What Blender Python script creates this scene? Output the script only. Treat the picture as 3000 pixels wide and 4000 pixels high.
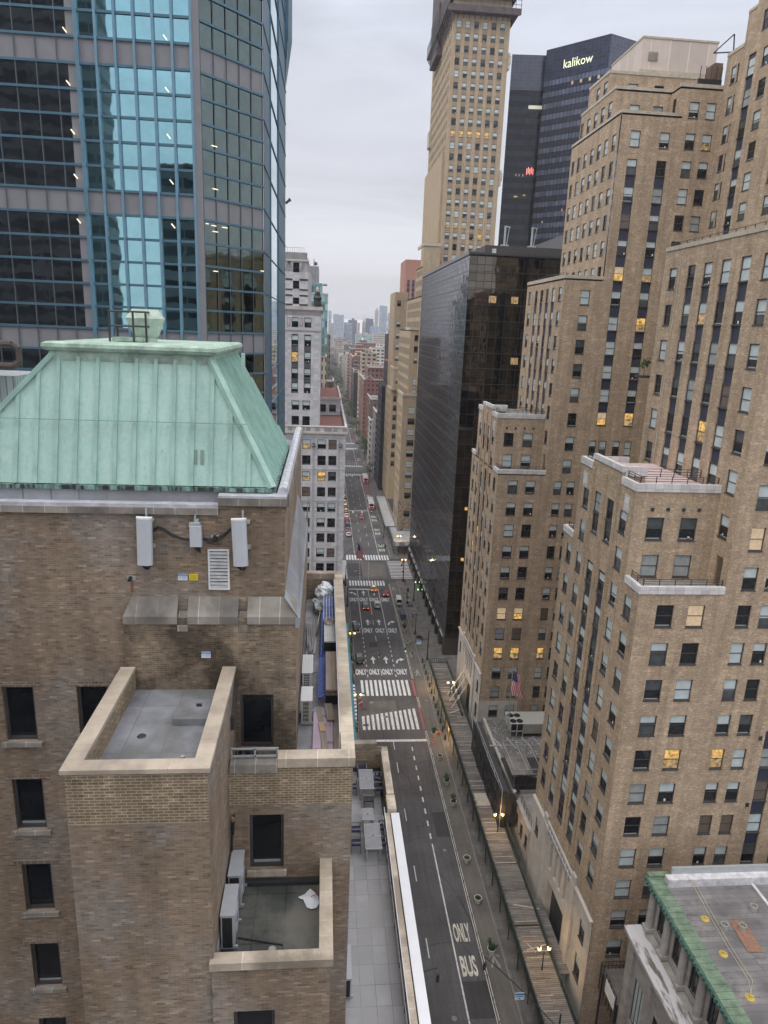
import bpy, math, random
import numpy as np
from mathutils import Matrix, Vector
R = math.radians
scene = bpy.context.scene
for o in list(bpy.data.objects): bpy.data.objects.remove(o)
col = scene.collection

# ---------------------------------------------------------------- camera
f_px = 2713.4
vY = np.array([-232., 725., -f_px]); vY /= np.linalg.norm(vY)
vZ = -np.array([1091.5-1500., -(12286.-2000.), -f_px]); vZ /= np.linalg.norm(vZ)
vZ = vZ - vY*vZ.dot(vY); vZ /= np.linalg.norm(vZ)
vX = np.cross(vY, vZ)
cam_d = bpy.data.cameras.new('camera')
cam = bpy.data.objects.new('camera', cam_d); col.objects.link(cam)
rot = Matrix((vX.tolist(), vY.tolist(), vZ.tolist()))
cam.matrix_world = Matrix.Translation((0, 0, 80.)) @ rot.to_4x4()
cam_d.sensor_fit = 'VERTICAL'; cam_d.sensor_height = 36; cam_d.lens = 36*f_px/4000
cam_d.clip_start = .3; cam_d.clip_end = 12000
scene.camera = cam

# ---------------------------------------------------------------- sky, sun, exposure
scene.view_settings.view_transform = 'Standard'; scene.view_settings.look = 'None'
scene.view_settings.exposure = 0.0; scene.view_settings.gamma = 1
SUN_EL, SUN_ROT = R(52), R(238)
w = bpy.data.worlds.new('World'); scene.world = w; w.use_nodes = True
nt = w.node_tree; nt.nodes.clear()
N = nt.nodes.new; L = nt.links.new
out = N('ShaderNodeOutputWorld'); bg = N('ShaderNodeBackground'); L(bg.outputs[0], out.inputs[0])
sky = N('ShaderNodeTexSky'); sky.sky_type = 'NISHITA'; sky.sun_disc = False
sky.sun_elevation = SUN_EL; sky.sun_rotation = SUN_ROT; sky.dust_density = 4; sky.altitude = 80
tc = N('ShaderNodeTexCoord'); sep = N('ShaderNodeSeparateXYZ'); L(tc.outputs['Generated'], sep.inputs[0])
# overcast deck: grey cloud, about three times brighter overhead than at the horizon
cr = N('ShaderNodeValToRGB'); L(sep.outputs['Z'], cr.inputs[0])
cr.color_ramp.elements[0].position = 0.0; cr.color_ramp.elements[0].color = (8.6, 8.5, 8.8, 1)
cr.color_ramp.elements[1].position = 1.0; cr.color_ramp.elements[1].color = (21.5, 21.2, 21.6, 1)
e = cr.color_ramp.elements.new(.13); e.color = (7.9, 8.0, 8.6, 1)
e = cr.color_ramp.elements.new(.36); e.color = (7.6, 8.0, 9.1, 1)
e = cr.color_ramp.elements.new(.60); e.color = (15.5, 15.4, 16.0, 1)
mp = N('ShaderNodeMapping'); mp.inputs['Scale'].default_value = (1.2, 1.2, 5.5); L(tc.outputs['Generated'], mp.inputs[0])
nz = N('ShaderNodeTexNoise'); nz.inputs['Scale'].default_value = 2.4; nz.inputs['Detail'].default_value = 5; nz.inputs['Roughness'].default_value = .55; nz.inputs['Distortion'].default_value = .6
L(mp.outputs[0], nz.inputs['Vector'])
mr = N('ShaderNodeMapRange'); mr.inputs[1].default_value = .3; mr.inputs[2].default_value = .7; mr.inputs[3].default_value = .88; mr.inputs[4].default_value = 1.12
L(nz.outputs[0], mr.inputs[0])
mul = N('ShaderNodeMix'); mul.data_type = 'RGBA'; mul.blend_type = 'MULTIPLY'; mul.inputs[0].default_value = 1
L(cr.outputs[0], mul.inputs[6]); L(mr.outputs[0], mul.inputs[7])
mx = N('ShaderNodeMix'); mx.data_type = 'RGBA'; mx.inputs[0].default_value = .94
L(sky.outputs[0], mx.inputs[6]); L(mul.outputs[2], mx.inputs[7]); L(mx.outputs[2], bg.inputs[0])
bg.inputs[1].default_value = .1
sd = bpy.data.lights.new('sun', 'SUN'); sd.energy = 1.3; sd.angle = R(35); sd.color = (1, .95, .88)
so = bpy.data.objects.new('sun', sd); col.objects.link(so)
# the sun stands behind the camera and to the left, above the cloud
AZ = R(58)
sdir = Vector((-math.sin(AZ)*math.cos(SUN_EL), -math.cos(AZ)*math.cos(SUN_EL), math.sin(SUN_EL)))
so.rotation_euler = sdir.to_track_quat('Z', 'Y').to_euler()
so.location = (0, -20, 200)

# ---------------------------------------------------------------- materials
MATS = {}
def getm(name):
    if name not in MATS: MATS[name] = bpy.data.materials.new(name)
    return MATS[name]
def _new(name):
    m = getm(name); m.use_nodes = True
    b = m.node_tree.nodes['Principled BSDF']
    return m, m.node_tree, b
def uvn(nt, sc=(1, 1, 1)):
    tc = nt.nodes.new('ShaderNodeTexCoord'); mp = nt.nodes.new('ShaderNodeMapping')
    mp.inputs['Scale'].default_value = sc; nt.links.new(tc.outputs['UV'], mp.inputs[0]); return mp.outputs[0]
def objn(nt, sc=(1, 1, 1)):
    g = nt.nodes.new('ShaderNodeNewGeometry'); mp = nt.nodes.new('ShaderNodeMapping')
    mp.inputs['Scale'].default_value = sc; nt.links.new(g.outputs['Position'], mp.inputs[0]); return mp.outputs[0]
def noise(nt, vec, scale, lo, hi, detail=4, rough=.6, a=.3, b=.7):
    n = nt.nodes.new('ShaderNodeTexNoise'); n.inputs['Scale'].default_value = scale
    n.inputs['Detail'].default_value = detail; n.inputs['Roughness'].default_value = rough
    nt.links.new(vec, n.inputs['Vector'])
    r = nt.nodes.new('ShaderNodeMapRange'); r.inputs[1].default_value = a; r.inputs[2].default_value = b
    r.inputs[3].default_value = lo; r.inputs[4].default_value = hi
    nt.links.new(n.outputs[0], r.inputs[0]); return r.outputs[0]
def mulc(nt, c, v):
    m = nt.nodes.new('ShaderNodeMix'); m.data_type = 'RGBA'; m.blend_type = 'MULTIPLY'; m.inputs[0].default_value = 1
    if isinstance(c, tuple): m.inputs[6].default_value = (*c, 1)
    else: nt.links.new(c, m.inputs[6])
    nt.links.new(v, m.inputs[7]); return m.outputs[2]
def mixc(nt, f, c1, c2):
    m = nt.nodes.new('ShaderNodeMix'); m.data_type = 'RGBA'
    if isinstance(f, float): m.inputs[0].default_value = f
    else: nt.links.new(f, m.inputs[0])
    for i, c in ((6, c1), (7, c2)):
        if isinstance(c, tuple): m.inputs[i].default_value = (*c, 1)
        else: nt.links.new(c, m.inputs[i])
    return m.outputs[2]
def plain(name, c, rough=.7, metal=0., spec=.5, var=.12, vs=1.5, sc=(1, 1, 1), bump=0, fine=0.):
    m, nt, b = _new(name)
    v = objn(nt, sc)
    cc = mulc(nt, c, noise(nt, v, vs, 1-var, 1+var))
    if fine: cc = mulc(nt, cc, noise(nt, v, vs*14, 1-fine, 1+fine))
    nt.links.new(cc, b.inputs['Base Color'])
    b.inputs['Roughness'].default_value = rough; b.inputs['Metallic'].default_value = metal
    b.inputs['Specular IOR Level'].default_value = spec
    if bump:
        bp = nt.nodes.new('ShaderNodeBump'); bp.inputs['Strength'].default_value = bump; bp.inputs['Distance'].default_value = .05
        nn = nt.nodes.new('ShaderNodeTexNoise'); nn.inputs['Scale'].default_value = vs*6; nt.links.new(v, nn.inputs['Vector'])
        nt.links.new(nn.outputs[0], bp.inputs['Height']); nt.links.new(bp.outputs[0], b.inputs['Normal'])
    return m
def brick(name, c1, c2, mort, bw=.22, rh=.0677, ms=.011, stain=.25, stc=.12, rough=.9, odd=(.72, 1.2), grey=False, soot=0., repair=0.):
    m, nt, b = _new(name)
    uv = uvn(nt)
    t = nt.nodes.new('ShaderNodeTexBrick'); nt.links.new(uv, t.inputs['Vector'])
    t.inputs['Scale'].default_value = 1; t.inputs['Brick Width'].default_value = bw; t.inputs['Row Height'].default_value = rh
    t.inputs['Mortar Size'].default_value = ms; t.inputs['Mortar Smooth'].default_value = .2; t.inputs['Bias'].default_value = -.1
    t.inputs['Color1'].default_value = (*c1, 1); t.inputs['Color2'].default_value = (*c2, 1); t.inputs['Mortar'].default_value = (*mort, 1)
    c = t.outputs[0]
    # single odd bricks: stretched noise at brick size, and runs of weathering
    # every brick its own tone, a few pale or burnt ones
    s = nt.nodes.new('ShaderNodeSeparateXYZ'); nt.links.new(uv, s.inputs[0])
    def mt(op, a, bb=None):
        n = nt.nodes.new('ShaderNodeMath'); n.operation = op
        for i, x in enumerate((a, bb)):
            if x is None: continue
            if isinstance(x, (int, float)): n.inputs[i].default_value = x
            else: nt.links.new(x, n.inputs[i])
        return n.outputs[0]
    row = mt('FLOOR', mt('DIVIDE', s.outputs[1], rh)); ux = mt('FLOOR', mt('ADD', mt('DIVIDE', s.outputs[0], bw), mt('MULTIPLY', row, .5)))
    cx = nt.nodes.new('ShaderNodeCombineXYZ'); nt.links.new(ux, cx.inputs[0]); nt.links.new(row, cx.inputs[1])
    wn = nt.nodes.new('ShaderNodeTexWhiteNoise'); nt.links.new(cx.outputs[0], wn.inputs[0])
    rp = nt.nodes.new('ShaderNodeValToRGB'); rp.color_ramp.interpolation = 'LINEAR'; el = rp.color_ramp.elements
    el[0].position = 0; el[0].color = (odd[0],)*3+(1,); el[1].position = 1; el[1].color = (odd[1]*1.25,)*3+(1,)
    q = el.new(.12); q.color = (.93,)*3+(1,); q = el.new(.88); q.color = (1.06,)*3+(1,)
    nt.links.new(wn.outputs[0], rp.inputs[0]); c = mulc(nt, c, rp.outputs[0])
    c = mulc(nt, c, noise(nt, uvn(nt, (1, .35, 1)), .45, 1-stain, 1+stain*.8, 5, .65))
    c = mulc(nt, c, noise(nt, uvn(nt, (1, .06, 1)), 1.3, 1-stc, 1+stc, 4, .6))
    if grey:      # whole areas of purplish grey brick among the brown, and scattered pale bricks
        hs = nt.nodes.new('ShaderNodeHueSaturation'); hs.inputs['Saturation'].default_value = .3; hs.inputs['Value'].default_value = 1.12; nt.links.new(c, hs.inputs['Color'])
        c = mixc(nt, noise(nt, uvn(nt, (1, .8, 1)), .33, 0, .55, 5, .65, .46, .60), c, mulc(nt, hs.outputs[0], noise(nt, uvn(nt), .3, .95, 1.0)))
    if repair: c = mulc(nt, c, noise(nt, uvn(nt, (.55, 1.5, 1)), .9, 1, repair, 6, .75, .50, .62)); c = mulc(nt, c, noise(nt, uvn(nt, (1.1, .05, 1)), 1.0, .80, 1.06, 5, .7, .30, .5))
    if soot: c = mulc(nt, c, noise(nt, uvn(nt, (.6, .5, 1)), .9, 1-soot, 1.05, 6, .7, .42, .58))
    nt.links.new(c, b.inputs['Base Color']); b.inputs['Roughness'].default_value = rough; b.inputs['Specular IOR Level'].default_value = .2
    bp = nt.nodes.new('ShaderNodeBump'); bp.inputs['Strength'].default_value = .35; bp.inputs['Distance'].default_value = .01; bp.invert = True
    nt.links.new(t.outputs[1], bp.inputs['Height']); nt.links.new(bp.outputs[0], b.inputs['Normal'])
    return m
def glass(name, c, rough=.04, metal=0., spec=.5, warp=.15, wscale=.5, var=.3):
    m, nt, b = _new(name)
    v = objn(nt, (1, 1, 1))
    nt.links.new(mulc(nt, c, noise(nt, v, 1.2, 1-var, 1+var)), b.inputs['Base Color'])
    b.inputs['Roughness'].default_value = rough; b.inputs['Metallic'].default_value = metal; b.inputs['Specular IOR Level'].default_value = spec
    bp = nt.nodes.new('ShaderNodeBump'); bp.inputs['Strength'].default_value = warp; bp.inputs['Distance'].default_value = .15
    nn = nt.nodes.new('ShaderNodeTexNoise'); nn.inputs['Scale'].default_value = wscale; nn.inputs['Detail'].default_value = 1.5; nt.links.new(v, nn.inputs['Vector'])
    nt.links.new(nn.outputs[0], bp.inputs['Height']); nt.links.new(bp.outputs[0], b.inputs['Normal'])
    return m
def emit(name, c, s, base=(.8, .8, .8), var=0.):
    m, nt, b = _new(name); b.inputs['Base Color'].default_value = (*base, 1)
    b.inputs['Emission Strength'].default_value = s
    if var: nt.links.new(mulc(nt, c, noise(nt, objn(nt), 2.2, 1-var, 1+var*.4, 3, .6, .35, .62)), b.inputs['Emission Color'])
    else: b.inputs['Emission Color'].default_value = (*c, 1)
    b.inputs['Roughness'].default_value = .3
    return m
def slabs(name, c, line, su, sv, lw=.02, var=.15, vs=.6, rough=.8, stain=None, spec=.3):
    """paving, stone blocks, roof felt: rectangles with thin joints"""
    m, nt, b = _new(name)
    t = nt.nodes.new('ShaderNodeTexBrick'); nt.links.new(uvn(nt), t.inputs['Vector']); t.offset = 0
    t.inputs['Scale'].default_value = 1; t.inputs['Brick Width'].default_value = su; t.inputs['Row Height'].default_value = sv
    t.inputs['Mortar Size'].default_value = lw; t.inputs['Mortar Smooth'].default_value = .3
    k = .13
    t.inputs['Color1'].default_value = (*[x*(1+k) for x in c], 1); t.inputs['Color2'].default_value = (*[x*(1-k) for x in c], 1); t.inputs['Mortar'].default_value = (*line, 1)
    cc = mulc(nt, t.outputs[0], noise(nt, objn(nt), vs, 1-var, 1+var, 6, .65))
    if stain:
        cc = mixc(nt, noise(nt, objn(nt, (1, 1, 1)), .45, 0, 1, 6, .6, .45, .62), cc, stain)
    nt.links.new(cc, b.inputs['Base Color']); b.inputs['Roughness'].default_value = rough; b.inputs['Specular IOR Level'].default_value = spec
    return m
def winwall(name, wallc, glassc, bw, rh, fw=.5, fh=.55, var=.15, lit=0.):
    """far facades, a few pixels a storey: window rows as a pattern in the wall's material"""
    m, nt, b = _new(name)
    uv = uvn(nt); s = nt.nodes.new('ShaderNodeSeparateXYZ'); nt.links.new(uv, s.inputs[0])
    def mt(op, a, bb=None):
        n = nt.nodes.new('ShaderNodeMath'); n.operation = op
        for i, x in enumerate((a, bb)):
            if x is None: continue
            if isinstance(x, (int, float)): n.inputs[i].default_value = x
            else: nt.links.new(x, n.inputs[i])
        return n.outputs[0]
    u = mt('FRACT', mt('DIVIDE', s.outputs[0], bw)); v = mt('FRACT', mt('DIVIDE', s.outputs[1], rh))
    mu = mt('LESS_THAN', mt('ABSOLUTE', mt('SUBTRACT', u, .5)), fw/2)
    mv = mt('LESS_THAN', mt('ABSOLUTE', mt('SUBTRACT', v, .5)), fh/2)
    g = nt.nodes.new('ShaderNodeNewGeometry'); sn = nt.nodes.new('ShaderNodeSeparateXYZ'); nt.links.new(g.outputs['Normal'], sn.inputs[0])
    side = mt('LESS_THAN', mt('ABSOLUTE', sn.outputs[2]), .5)
    k = mt('MULTIPLY', mt('MULTIPLY', mu, mv), side)
    wn = nt.nodes.new('ShaderNodeTexWhiteNoise'); fl = nt.nodes.new('ShaderNodeVectorMath'); fl.operation = 'FLOOR'
    sc = nt.nodes.new('ShaderNodeMapping'); sc.inputs['Scale'].default_value = (1/bw, 1/rh, 1); nt.links.new(uv, sc.inputs[0])
    nt.links.new(sc.outputs[0], fl.inputs[0]); nt.links.new(fl.outputs[0], wn.inputs[0])
    gc = mulc(nt, glassc, mt('ADD', mt('MULTIPLY', wn.outputs[0], 1.3), .35))
    wc = mulc(nt, wallc, noise(nt, objn(nt), .06, 1-var, 1+var))
    nt.links.new(mixc(nt, k, wc, gc), b.inputs['Base Color'])
    rr = nt.nodes.new('ShaderNodeMapRange'); rr.inputs[3].default_value = .85; rr.inputs[4].default_value = .15; nt.links.new(k, rr.inputs[0]); nt.links.new(rr.outputs[0], b.inputs['Roughness'])
    if lit:
        e = mt('MULTIPLY', k, mt('GREATER_THAN', wn.outputs[0], 1-lit)); nt.links.new(mt('MULTIPLY', e, .9), b.inputs['Emission Strength']); b.inputs['Emission Color'].default_value = (1, .72, .35, 1)
    return m

brick('tan_brick', (.405, .302, .208), (.27, .195, .131), (.43, .35, .265), stain=.18, repair=1.25)
brick('near_brick', (.268, .196, .138), (.19, .136, .095), (.25, .215, .17), bw=.22, rh=.0677, ms=.010, stain=.24, stc=.16, odd=(.68, 1.14), grey=True)
brick('sooty_brick', (.26, .20, .14), (.17, .13, .092), (.25, .215, .17), bw=.22, rh=.0677, ms=.012, stain=.25, stc=.2, odd=(.7, 1.12), soot=.6)
brick('new_brick', (.25, .19, .125), (.185, .14, .092), (.40, .34, .25), bw=.25, rh=.085, ms=.015, stain=.2, stc=.12)
brick('red_brick', (.30, .12, .09), (.22, .085, .065), (.3, .22, .18), stain=.2)
plain('limestone', (.50, .47, .43), .85, var=.16, vs=.5, fine=.08)
slabs('white_cap', (.58, .565, .57), (.35, .33, .33), .9, .5, .02, .1)
slabs('cap_stone', (.46, .395, .32), (.60, .54, .44), .95, 2., .02, .22, 1.2, stain=(.22, .19, .15))
slabs('pale_coping', (.45, .385, .31), (.34, .29, .23), 1.8, 2., .008, .22, 1.1, stain=(.27, .225, .19))
slabs('dark_stone', (.27, .25, .22), (.5, .48, .45), .62, 3., .012, .3, 1.0, stain=(.14, .13, .12))
slabs('chrysler_stone', (.50, .50, .53), (.30, .30, .32), 1.1, .62, .01, .12, .25)
plain('grey_band', (.27, .265, .28), .8, var=.2, vs=.8)
plain('dark_metal', (.035, .037, .04), .5, var=.2)
plain('window_frame', (.055, .052, .052), .5, var=.15)
plain('bronze_frame', (.075, .07, .075), .45, .3, var=.2)
plain('navy_panel', (.028, .034, .062), .55, var=.2, vs=4)
plain('dark_panel', (.05, .045, .045), .6, var=.2)
glass('dark_glass', (.012, .014, .017), .05)
glass('grey_glass', (.07, .08, .085), .08)
glass('blind_glass', (.50, .57, .58), .22, warp=.03, var=.12)
glass('pale_blind', (.30, .33, .33), .25, warp=.03, var=.15)
glass('brown_blind', (.14, .11, .09), .3, warp=.03, var=.15)
emit('lit_room', (1., .60, .17), .72, (.15, .1, .04), var=.75); emit('lit_low', (1., .66, .30), .38, (.12, .09, .05), var=.9)
emit('lit_blind', (.95, .68, .42), .42, (.3, .25, .18), var=.3)
plain('white_paper', (.8, .8, .8), .8)
# ---------------------------------------------------------------- mesh builder
EACH = set('pier vent plaque downpipe parapet_cap parapet coping carved_bracket brick_panel roof colonnade pilaster lion_boss window_sill lintel balcony stone_weathering bare_patch railing spandrel cornice patterned_band terrace_roof flashing roof_plant post canopy setback_roof stone_coping wing_coping low_roof eaves_gutter roof_curb duct scaffold loose_timber pipe bracket taillight window_slot'.split())
class MB:
    def __init__(s): s.v = []; s.f = []; s.m = []; s.uv = []; s.mats = []; s.g = []; s.k = 0
    def mi(s, m):
        if m not in s.mats: s.mats.append(m)
        return s.mats.index(m)
    def face(s, pts, m, uv=None):
        s.g.append(s.k); i = len(s.v); s.v.extend([tuple(p) for p in pts]); s.f.append(list(range(i, i+len(pts)))); s.m.append(s.mi(m))
        if uv is None:
            a, b_, c = Vector(pts[0]), Vector(pts[1]), Vector(pts[2])
            n = (b_-a).cross(c-b_)
            if n.length < 1e-12: n = Vector((0, 0, 1))
            n.normalize()
            if abs(n.z) > .75: uv = [(p[0], p[1]) for p in pts]
            else:
                t = Vector((-n.y, n.x, 0)); t.normalize()
                if abs(n.z) < .05: uv = [(p[0]*t.x+p[1]*t.y, p[2]) for p in pts]
                else:
                    bt = n.cross(t); uv = [(p[0]*t.x+p[1]*t.y, Vector(p).dot(bt)) for p in pts]
        s.uv.extend(uv)
    def box(s, x0, x1, y0, y1, z0, z1, m, top=None, skip=''):
        s.k += 1
        A = (x0, y0, z0); B = (x1, y0, z0); C = (x1, y1, z0); D = (x0, y1, z0)
        E = (x0, y0, z1); F = (x1, y0, z1); G = (x1, y1, z1); H = (x0, y1, z1)
        if 'b' not in skip: s.face([D, C, B, A], m)
        if 't' not in skip: s.face([E, F, G, H], top or m)
        if 'n' not in skip: s.face([A, B, F, E], m)      # facing -Y
        if 's' not in skip: s.face([C, D, H, G], m)
        if 'w' not in skip: s.face([D, A, E, H], m)      # facing -X
        if 'e' not in skip: s.face([B, C, G, F], m)
    def bar(s, p0, p1, w, h, m):
        """box beam from p0 to p1"""
        s.k += 1
        p0, p1 = Vector(p0), Vector(p1); d = (p1-p0)
        if d.length < 1e-6: return
        d.normalize(); up = Vector((0, 0, 1)) if abs(d.z) < .95 else Vector((0, 1, 0))
        x = d.cross(up).normalized()*w/2; y = x.cross(d).normalized()*h/2
        a = [p0-x-y, p0+x-y, p0+x+y, p0-x+y]; b = [p1-x-y, p1+x-y, p1+x+y, p1-x+y]
        s.face([a[3], a[2], a[1], a[0]], m); s.face(b, m)
        for i in range(4): j = (i+1) % 4; s.face([a[i], a[j], b[j], b[i]], m)
    def cyl(s, p0, p1, r0, r1, m, n=8, caps=True):
        s.k += 1
        p0, p1 = Vector(p0), Vector(p1); d = (p1-p0).normalized(); up = Vector((0, 0, 1)) if abs(d.z) < .9 else Vector((1, 0, 0))
        x = d.cross(up).normalized(); y = d.cross(x).normalized()
        ra = [p0+(x*math.cos(t)+y*math.sin(t))*r0 for t in [2*math.pi*i/n for i in range(n)]]
        rb = [p1+(x*math.cos(t)+y*math.sin(t))*r1 for t in [2*math.pi*i/n for i in range(n)]]
        for i in range(n): j = (i+1) % n; s.face([ra[i], rb[i], rb[j], ra[j]], m)
        if caps:
            if r0 > 1e-4: s.face(ra, m)
            if r1 > 1e-4: s.face(rb[::-1], m)
    def lathe(s, c, prof, m, n=12):
        s.k += 1
        for (r0, z0), (r1, z1) in zip(prof, prof[1:]):
            for i in range(n):
                a, b = 2*math.pi*i/n, 2*math.pi*(i+1)/n
                P = [(c[0]+r*math.cos(t), c[1]+r*math.sin(t), c[2]+z) for r, t, z in ((r0, a, z0), (r0, b, z0), (r1, b, z1), (r1, a, z1))]
                if r0 < 1e-5: P = P[1:]
                elif r1 < 1e-5: P = P[:3]
                s.face(P, m)
    def prism(s, poly, z0, z1, m, top=None, bottom=True):
        s.k += 1
        n = len(poly)
        for i in range(n):
            a, b = poly[i], poly[(i+1) % n]
            s.face([(a[0], a[1], z0), (b[0], b[1], z0), (b[0], b[1], z1), (a[0], a[1], z1)], m)
        s.face([(p[0], p[1], z1) for p in poly], top or m)
        if bottom: s.face([(p[0], p[1], z0) for p in poly][::-1], m)
    def add(s, other, M=None):
        off = 0
        for f, mi in zip(other.f, other.m):
            pts = [other.v[i] for i in f]
            if M is not None: pts = [tuple(M @ Vector(p)) for p in pts]
            s.face(pts, other.mats[mi], other.uv[off:off+len(f)]); off += len(f)
    def mesh(s, name, off=(0, 0, 0), smooth=False, weld=False):
        me = bpy.data.meshes.new(name)
        v = [(p[0]-off[0], p[1]-off[1], p[2]-off[2]) for p in s.v]
        me.from_pydata(v, [], s.f)
        for m in s.mats: me.materials.append(getm(m))
        me.polygons.foreach_set('material_index', s.m)
        ul = me.uv_layers.new(name='UVMap'); ul.data.foreach_set('uv', [c for p in s.uv for c in p])
        if weld or smooth:
            import bmesh
            bm = bmesh.new(); bm.from_mesh(me); bmesh.ops.remove_doubles(bm, verts=bm.verts, dist=1e-4); bm.to_mesh(me); bm.free()
        if smooth: me.polygons.foreach_set('use_smooth', [True]*len(me.polygons))
        me.update(); return me
    def build(s, name, parent=None, smooth=False, loc=None):
        if not s.f: return None
        if parent is not None and name in EACH:
            cs_ = s.pieces()
            if len(cs_) > 1:
                rest = MB(); o = None
                for i, c in enumerate(cs_):
                    if i < 99: o = c.build1(name, parent, smooth)
                    else: rest.add(c)
                if rest.f: o = rest.build1(name, parent, smooth); o['kind'] = 'stuff'
                return o
        return s.build1(name, parent, smooth, loc)
    def pieces(s):
        """one builder per connected group of primitives (boxes that touch stay together)"""
        B = {}; off = 0; F = {}
        for f, mi, g in zip(s.f, s.m, s.g):
            ps = [s.v[i] for i in f]; b = B.setdefault(g, [1e9, 1e9, 1e9, -1e9, -1e9, -1e9])
            for p in ps:
                for a in range(3): b[a] = min(b[a], p[a]); b[a+3] = max(b[a+3], p[a])
            F.setdefault(g, []).append((ps, s.mats[mi], s.uv[off:off+len(f)])); off += len(f)
        ks = list(B); par = {k: k for k in ks}
        def find(k):
            while par[k] != k: par[k] = par[par[k]]; k = par[k]
            return k
        for i, a in enumerate(ks):
            for b in ks[i+1:]:
                A_, C_ = B[a], B[b]
                if all(A_[q] <= C_[q+3]+.02 and C_[q] <= A_[q+3]+.02 for q in range(3)): par[find(a)] = find(b)
        out = {}
        for k in ks:
            m = out.setdefault(find(k), MB()); m.k += 1
            for t in F[k]: m.face(*t)
        return list(out.values())
    def build1(s, name, parent=None, smooth=False, loc=None):
        off = (0, 0, 0)
        if parent is not None:
            p = parent
            while p is not None: off = (off[0]+p.location[0], off[1]+p.location[1], off[2]+p.location[2]); p = p.parent
        elif loc: off = loc
        o = bpy.data.objects.new(name, s.mesh(name, off, smooth)); col.objects.link(o)
        if parent is not None: o.parent = parent
        elif loc: o.location = loc
        return o
def thing(name, label, cat, loc=(0, 0, 0), group=None, kind=None):
    o = bpy.data.objects.new(name, None); col.objects.link(o); o.location = loc
    o.empty_display_size = .2
    return tag(o, label, cat, group, kind)
def tag(o, label=None, cat=None, group=None, kind=None):
    if label: o['label'] = label
    if cat: o['category'] = cat
    if group: o['group'] = group
    if kind: o['kind'] = kind
    return o
def inst(mesh, name, parent=None, loc=(0, 0, 0), rz=0, sc=None):
    o = bpy.data.objects.new(name, mesh); col.objects.link(o); o.location = loc; o.rotation_euler = (0, 0, rz)
    if parent is not None: o.parent = parent
    if sc: o.scale = sc
    return o
def copy_tree(o, parent=None):
    c = o.copy(); col.objects.link(c)
    if parent is not None: c.parent = parent
    for ch in o.children: copy_tree(ch, c)
    return c
def struct(mb, name, smooth=False):
    o = mb.build(name, None, smooth); o['kind'] = 'structure'; return o

# ---------------------------------------------------------------- windows and facades
WCACHE = {}
SASH = {'half': ('blind_glass', 'dark_glass'), 'low': ('blind_glass', 'grey_glass'), 'full': ('blind_glass', 'blind_glass'), 'pale': ('pale_blind', 'pale_blind'), 'dark': ('dark_glass', 'dark_glass'),
        'grey': ('grey_glass', 'dark_glass'), 'brown': ('brown_blind', 'brown_blind'), 'lit': ('lit_room', 'lit_low'), 'litb': ('lit_blind', 'lit_blind'), 'lith': ('lit_blind', 'lit_room'), 'litu': ('blind_glass', 'lit_low')}
def win_mb(w, h, style, var, fr='window_frame', dep=.22, sill=True, split=.5, mull=0):
    """frame and pane of one window, local: centre bottom at the origin, looking to -Y, wall face at y = 0"""
    F = MB(); P = MB(); t = min(.085, w*.09)
    y0, y1 = dep*.45, dep
    F.box(-w/2, -w/2+t, y0, y1, 0, h, fr); F.box(w/2-t, w/2, y0, y1, 0, h, fr)
    F.box(-w/2+t, w/2-t, y0, y1, h-t, h, fr); F.box(-w/2+t, w/2-t, y0, y1, 0, t*1.2, fr)
    zs = h*split
    if split: F.box(-w/2+t, w/2-t, y0+.02, y1, zs-.035, zs+.035, fr)
    for k in range(mull):
        x = -w/2+w*(k+1)/(mull+1); F.box(x-.03, x+.03, y0+.03, y1, t*1.2, h-t, fr)
    if sill: F.box(-w/2-.05, w/2+.05, -.07, y0+.02, -.09, .002, fr)
    up, lo = SASH[style]; yp = (y0+y1)/2+.02
    dz = {'half': [0, .04, -.12, .1], 'low': [-.1, 0.05, .12, -.05]}.get(style, [0])[var % (4 if style in ('half', 'low') else 1)]*h
    a, b, c = t, zs+dz if split else t, h-t
    def q(z0, z1, m, yy=0): P.face([(-w/2+t, yp+yy, z0), (w/2-t, yp+yy, z0), (w/2-t, yp+yy, z1), (-w/2+t, yp+yy, z1)], m)
    q(a, b, lo); q(b, c, up)
    if style in ('half', 'grey') and var % 3 == 1:      # papers and things on the inner sill
        x = -w*.2+w*.15*(var % 4); P.face([(x, yp-.01, t*1.3), (x+w*.12, yp-.01, t*1.3), (x+w*.12, yp-.01, t+h*.13), (x, yp-.01, t+h*.13)], 'white_paper')
    if style in ('half', 'grey', 'dark') and var % 2 == 0:
        P.face([(-w*.4, yp-.01, t*1.2), (w*.4, yp-.01, t*1.2), (w*.4, yp-.01, t*1.2+h*.05), (-w*.4, yp-.01, t*1.2+h*.05)], 'pale_blind')
    return F, P
ROT = {'N': 0., 'W': -math.pi/2, 'E': math.pi/2, 'S': math.pi}
def wpos(face, c, a, z): return (a, c, z) if face in 'NS' else (c, a, z)
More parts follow.
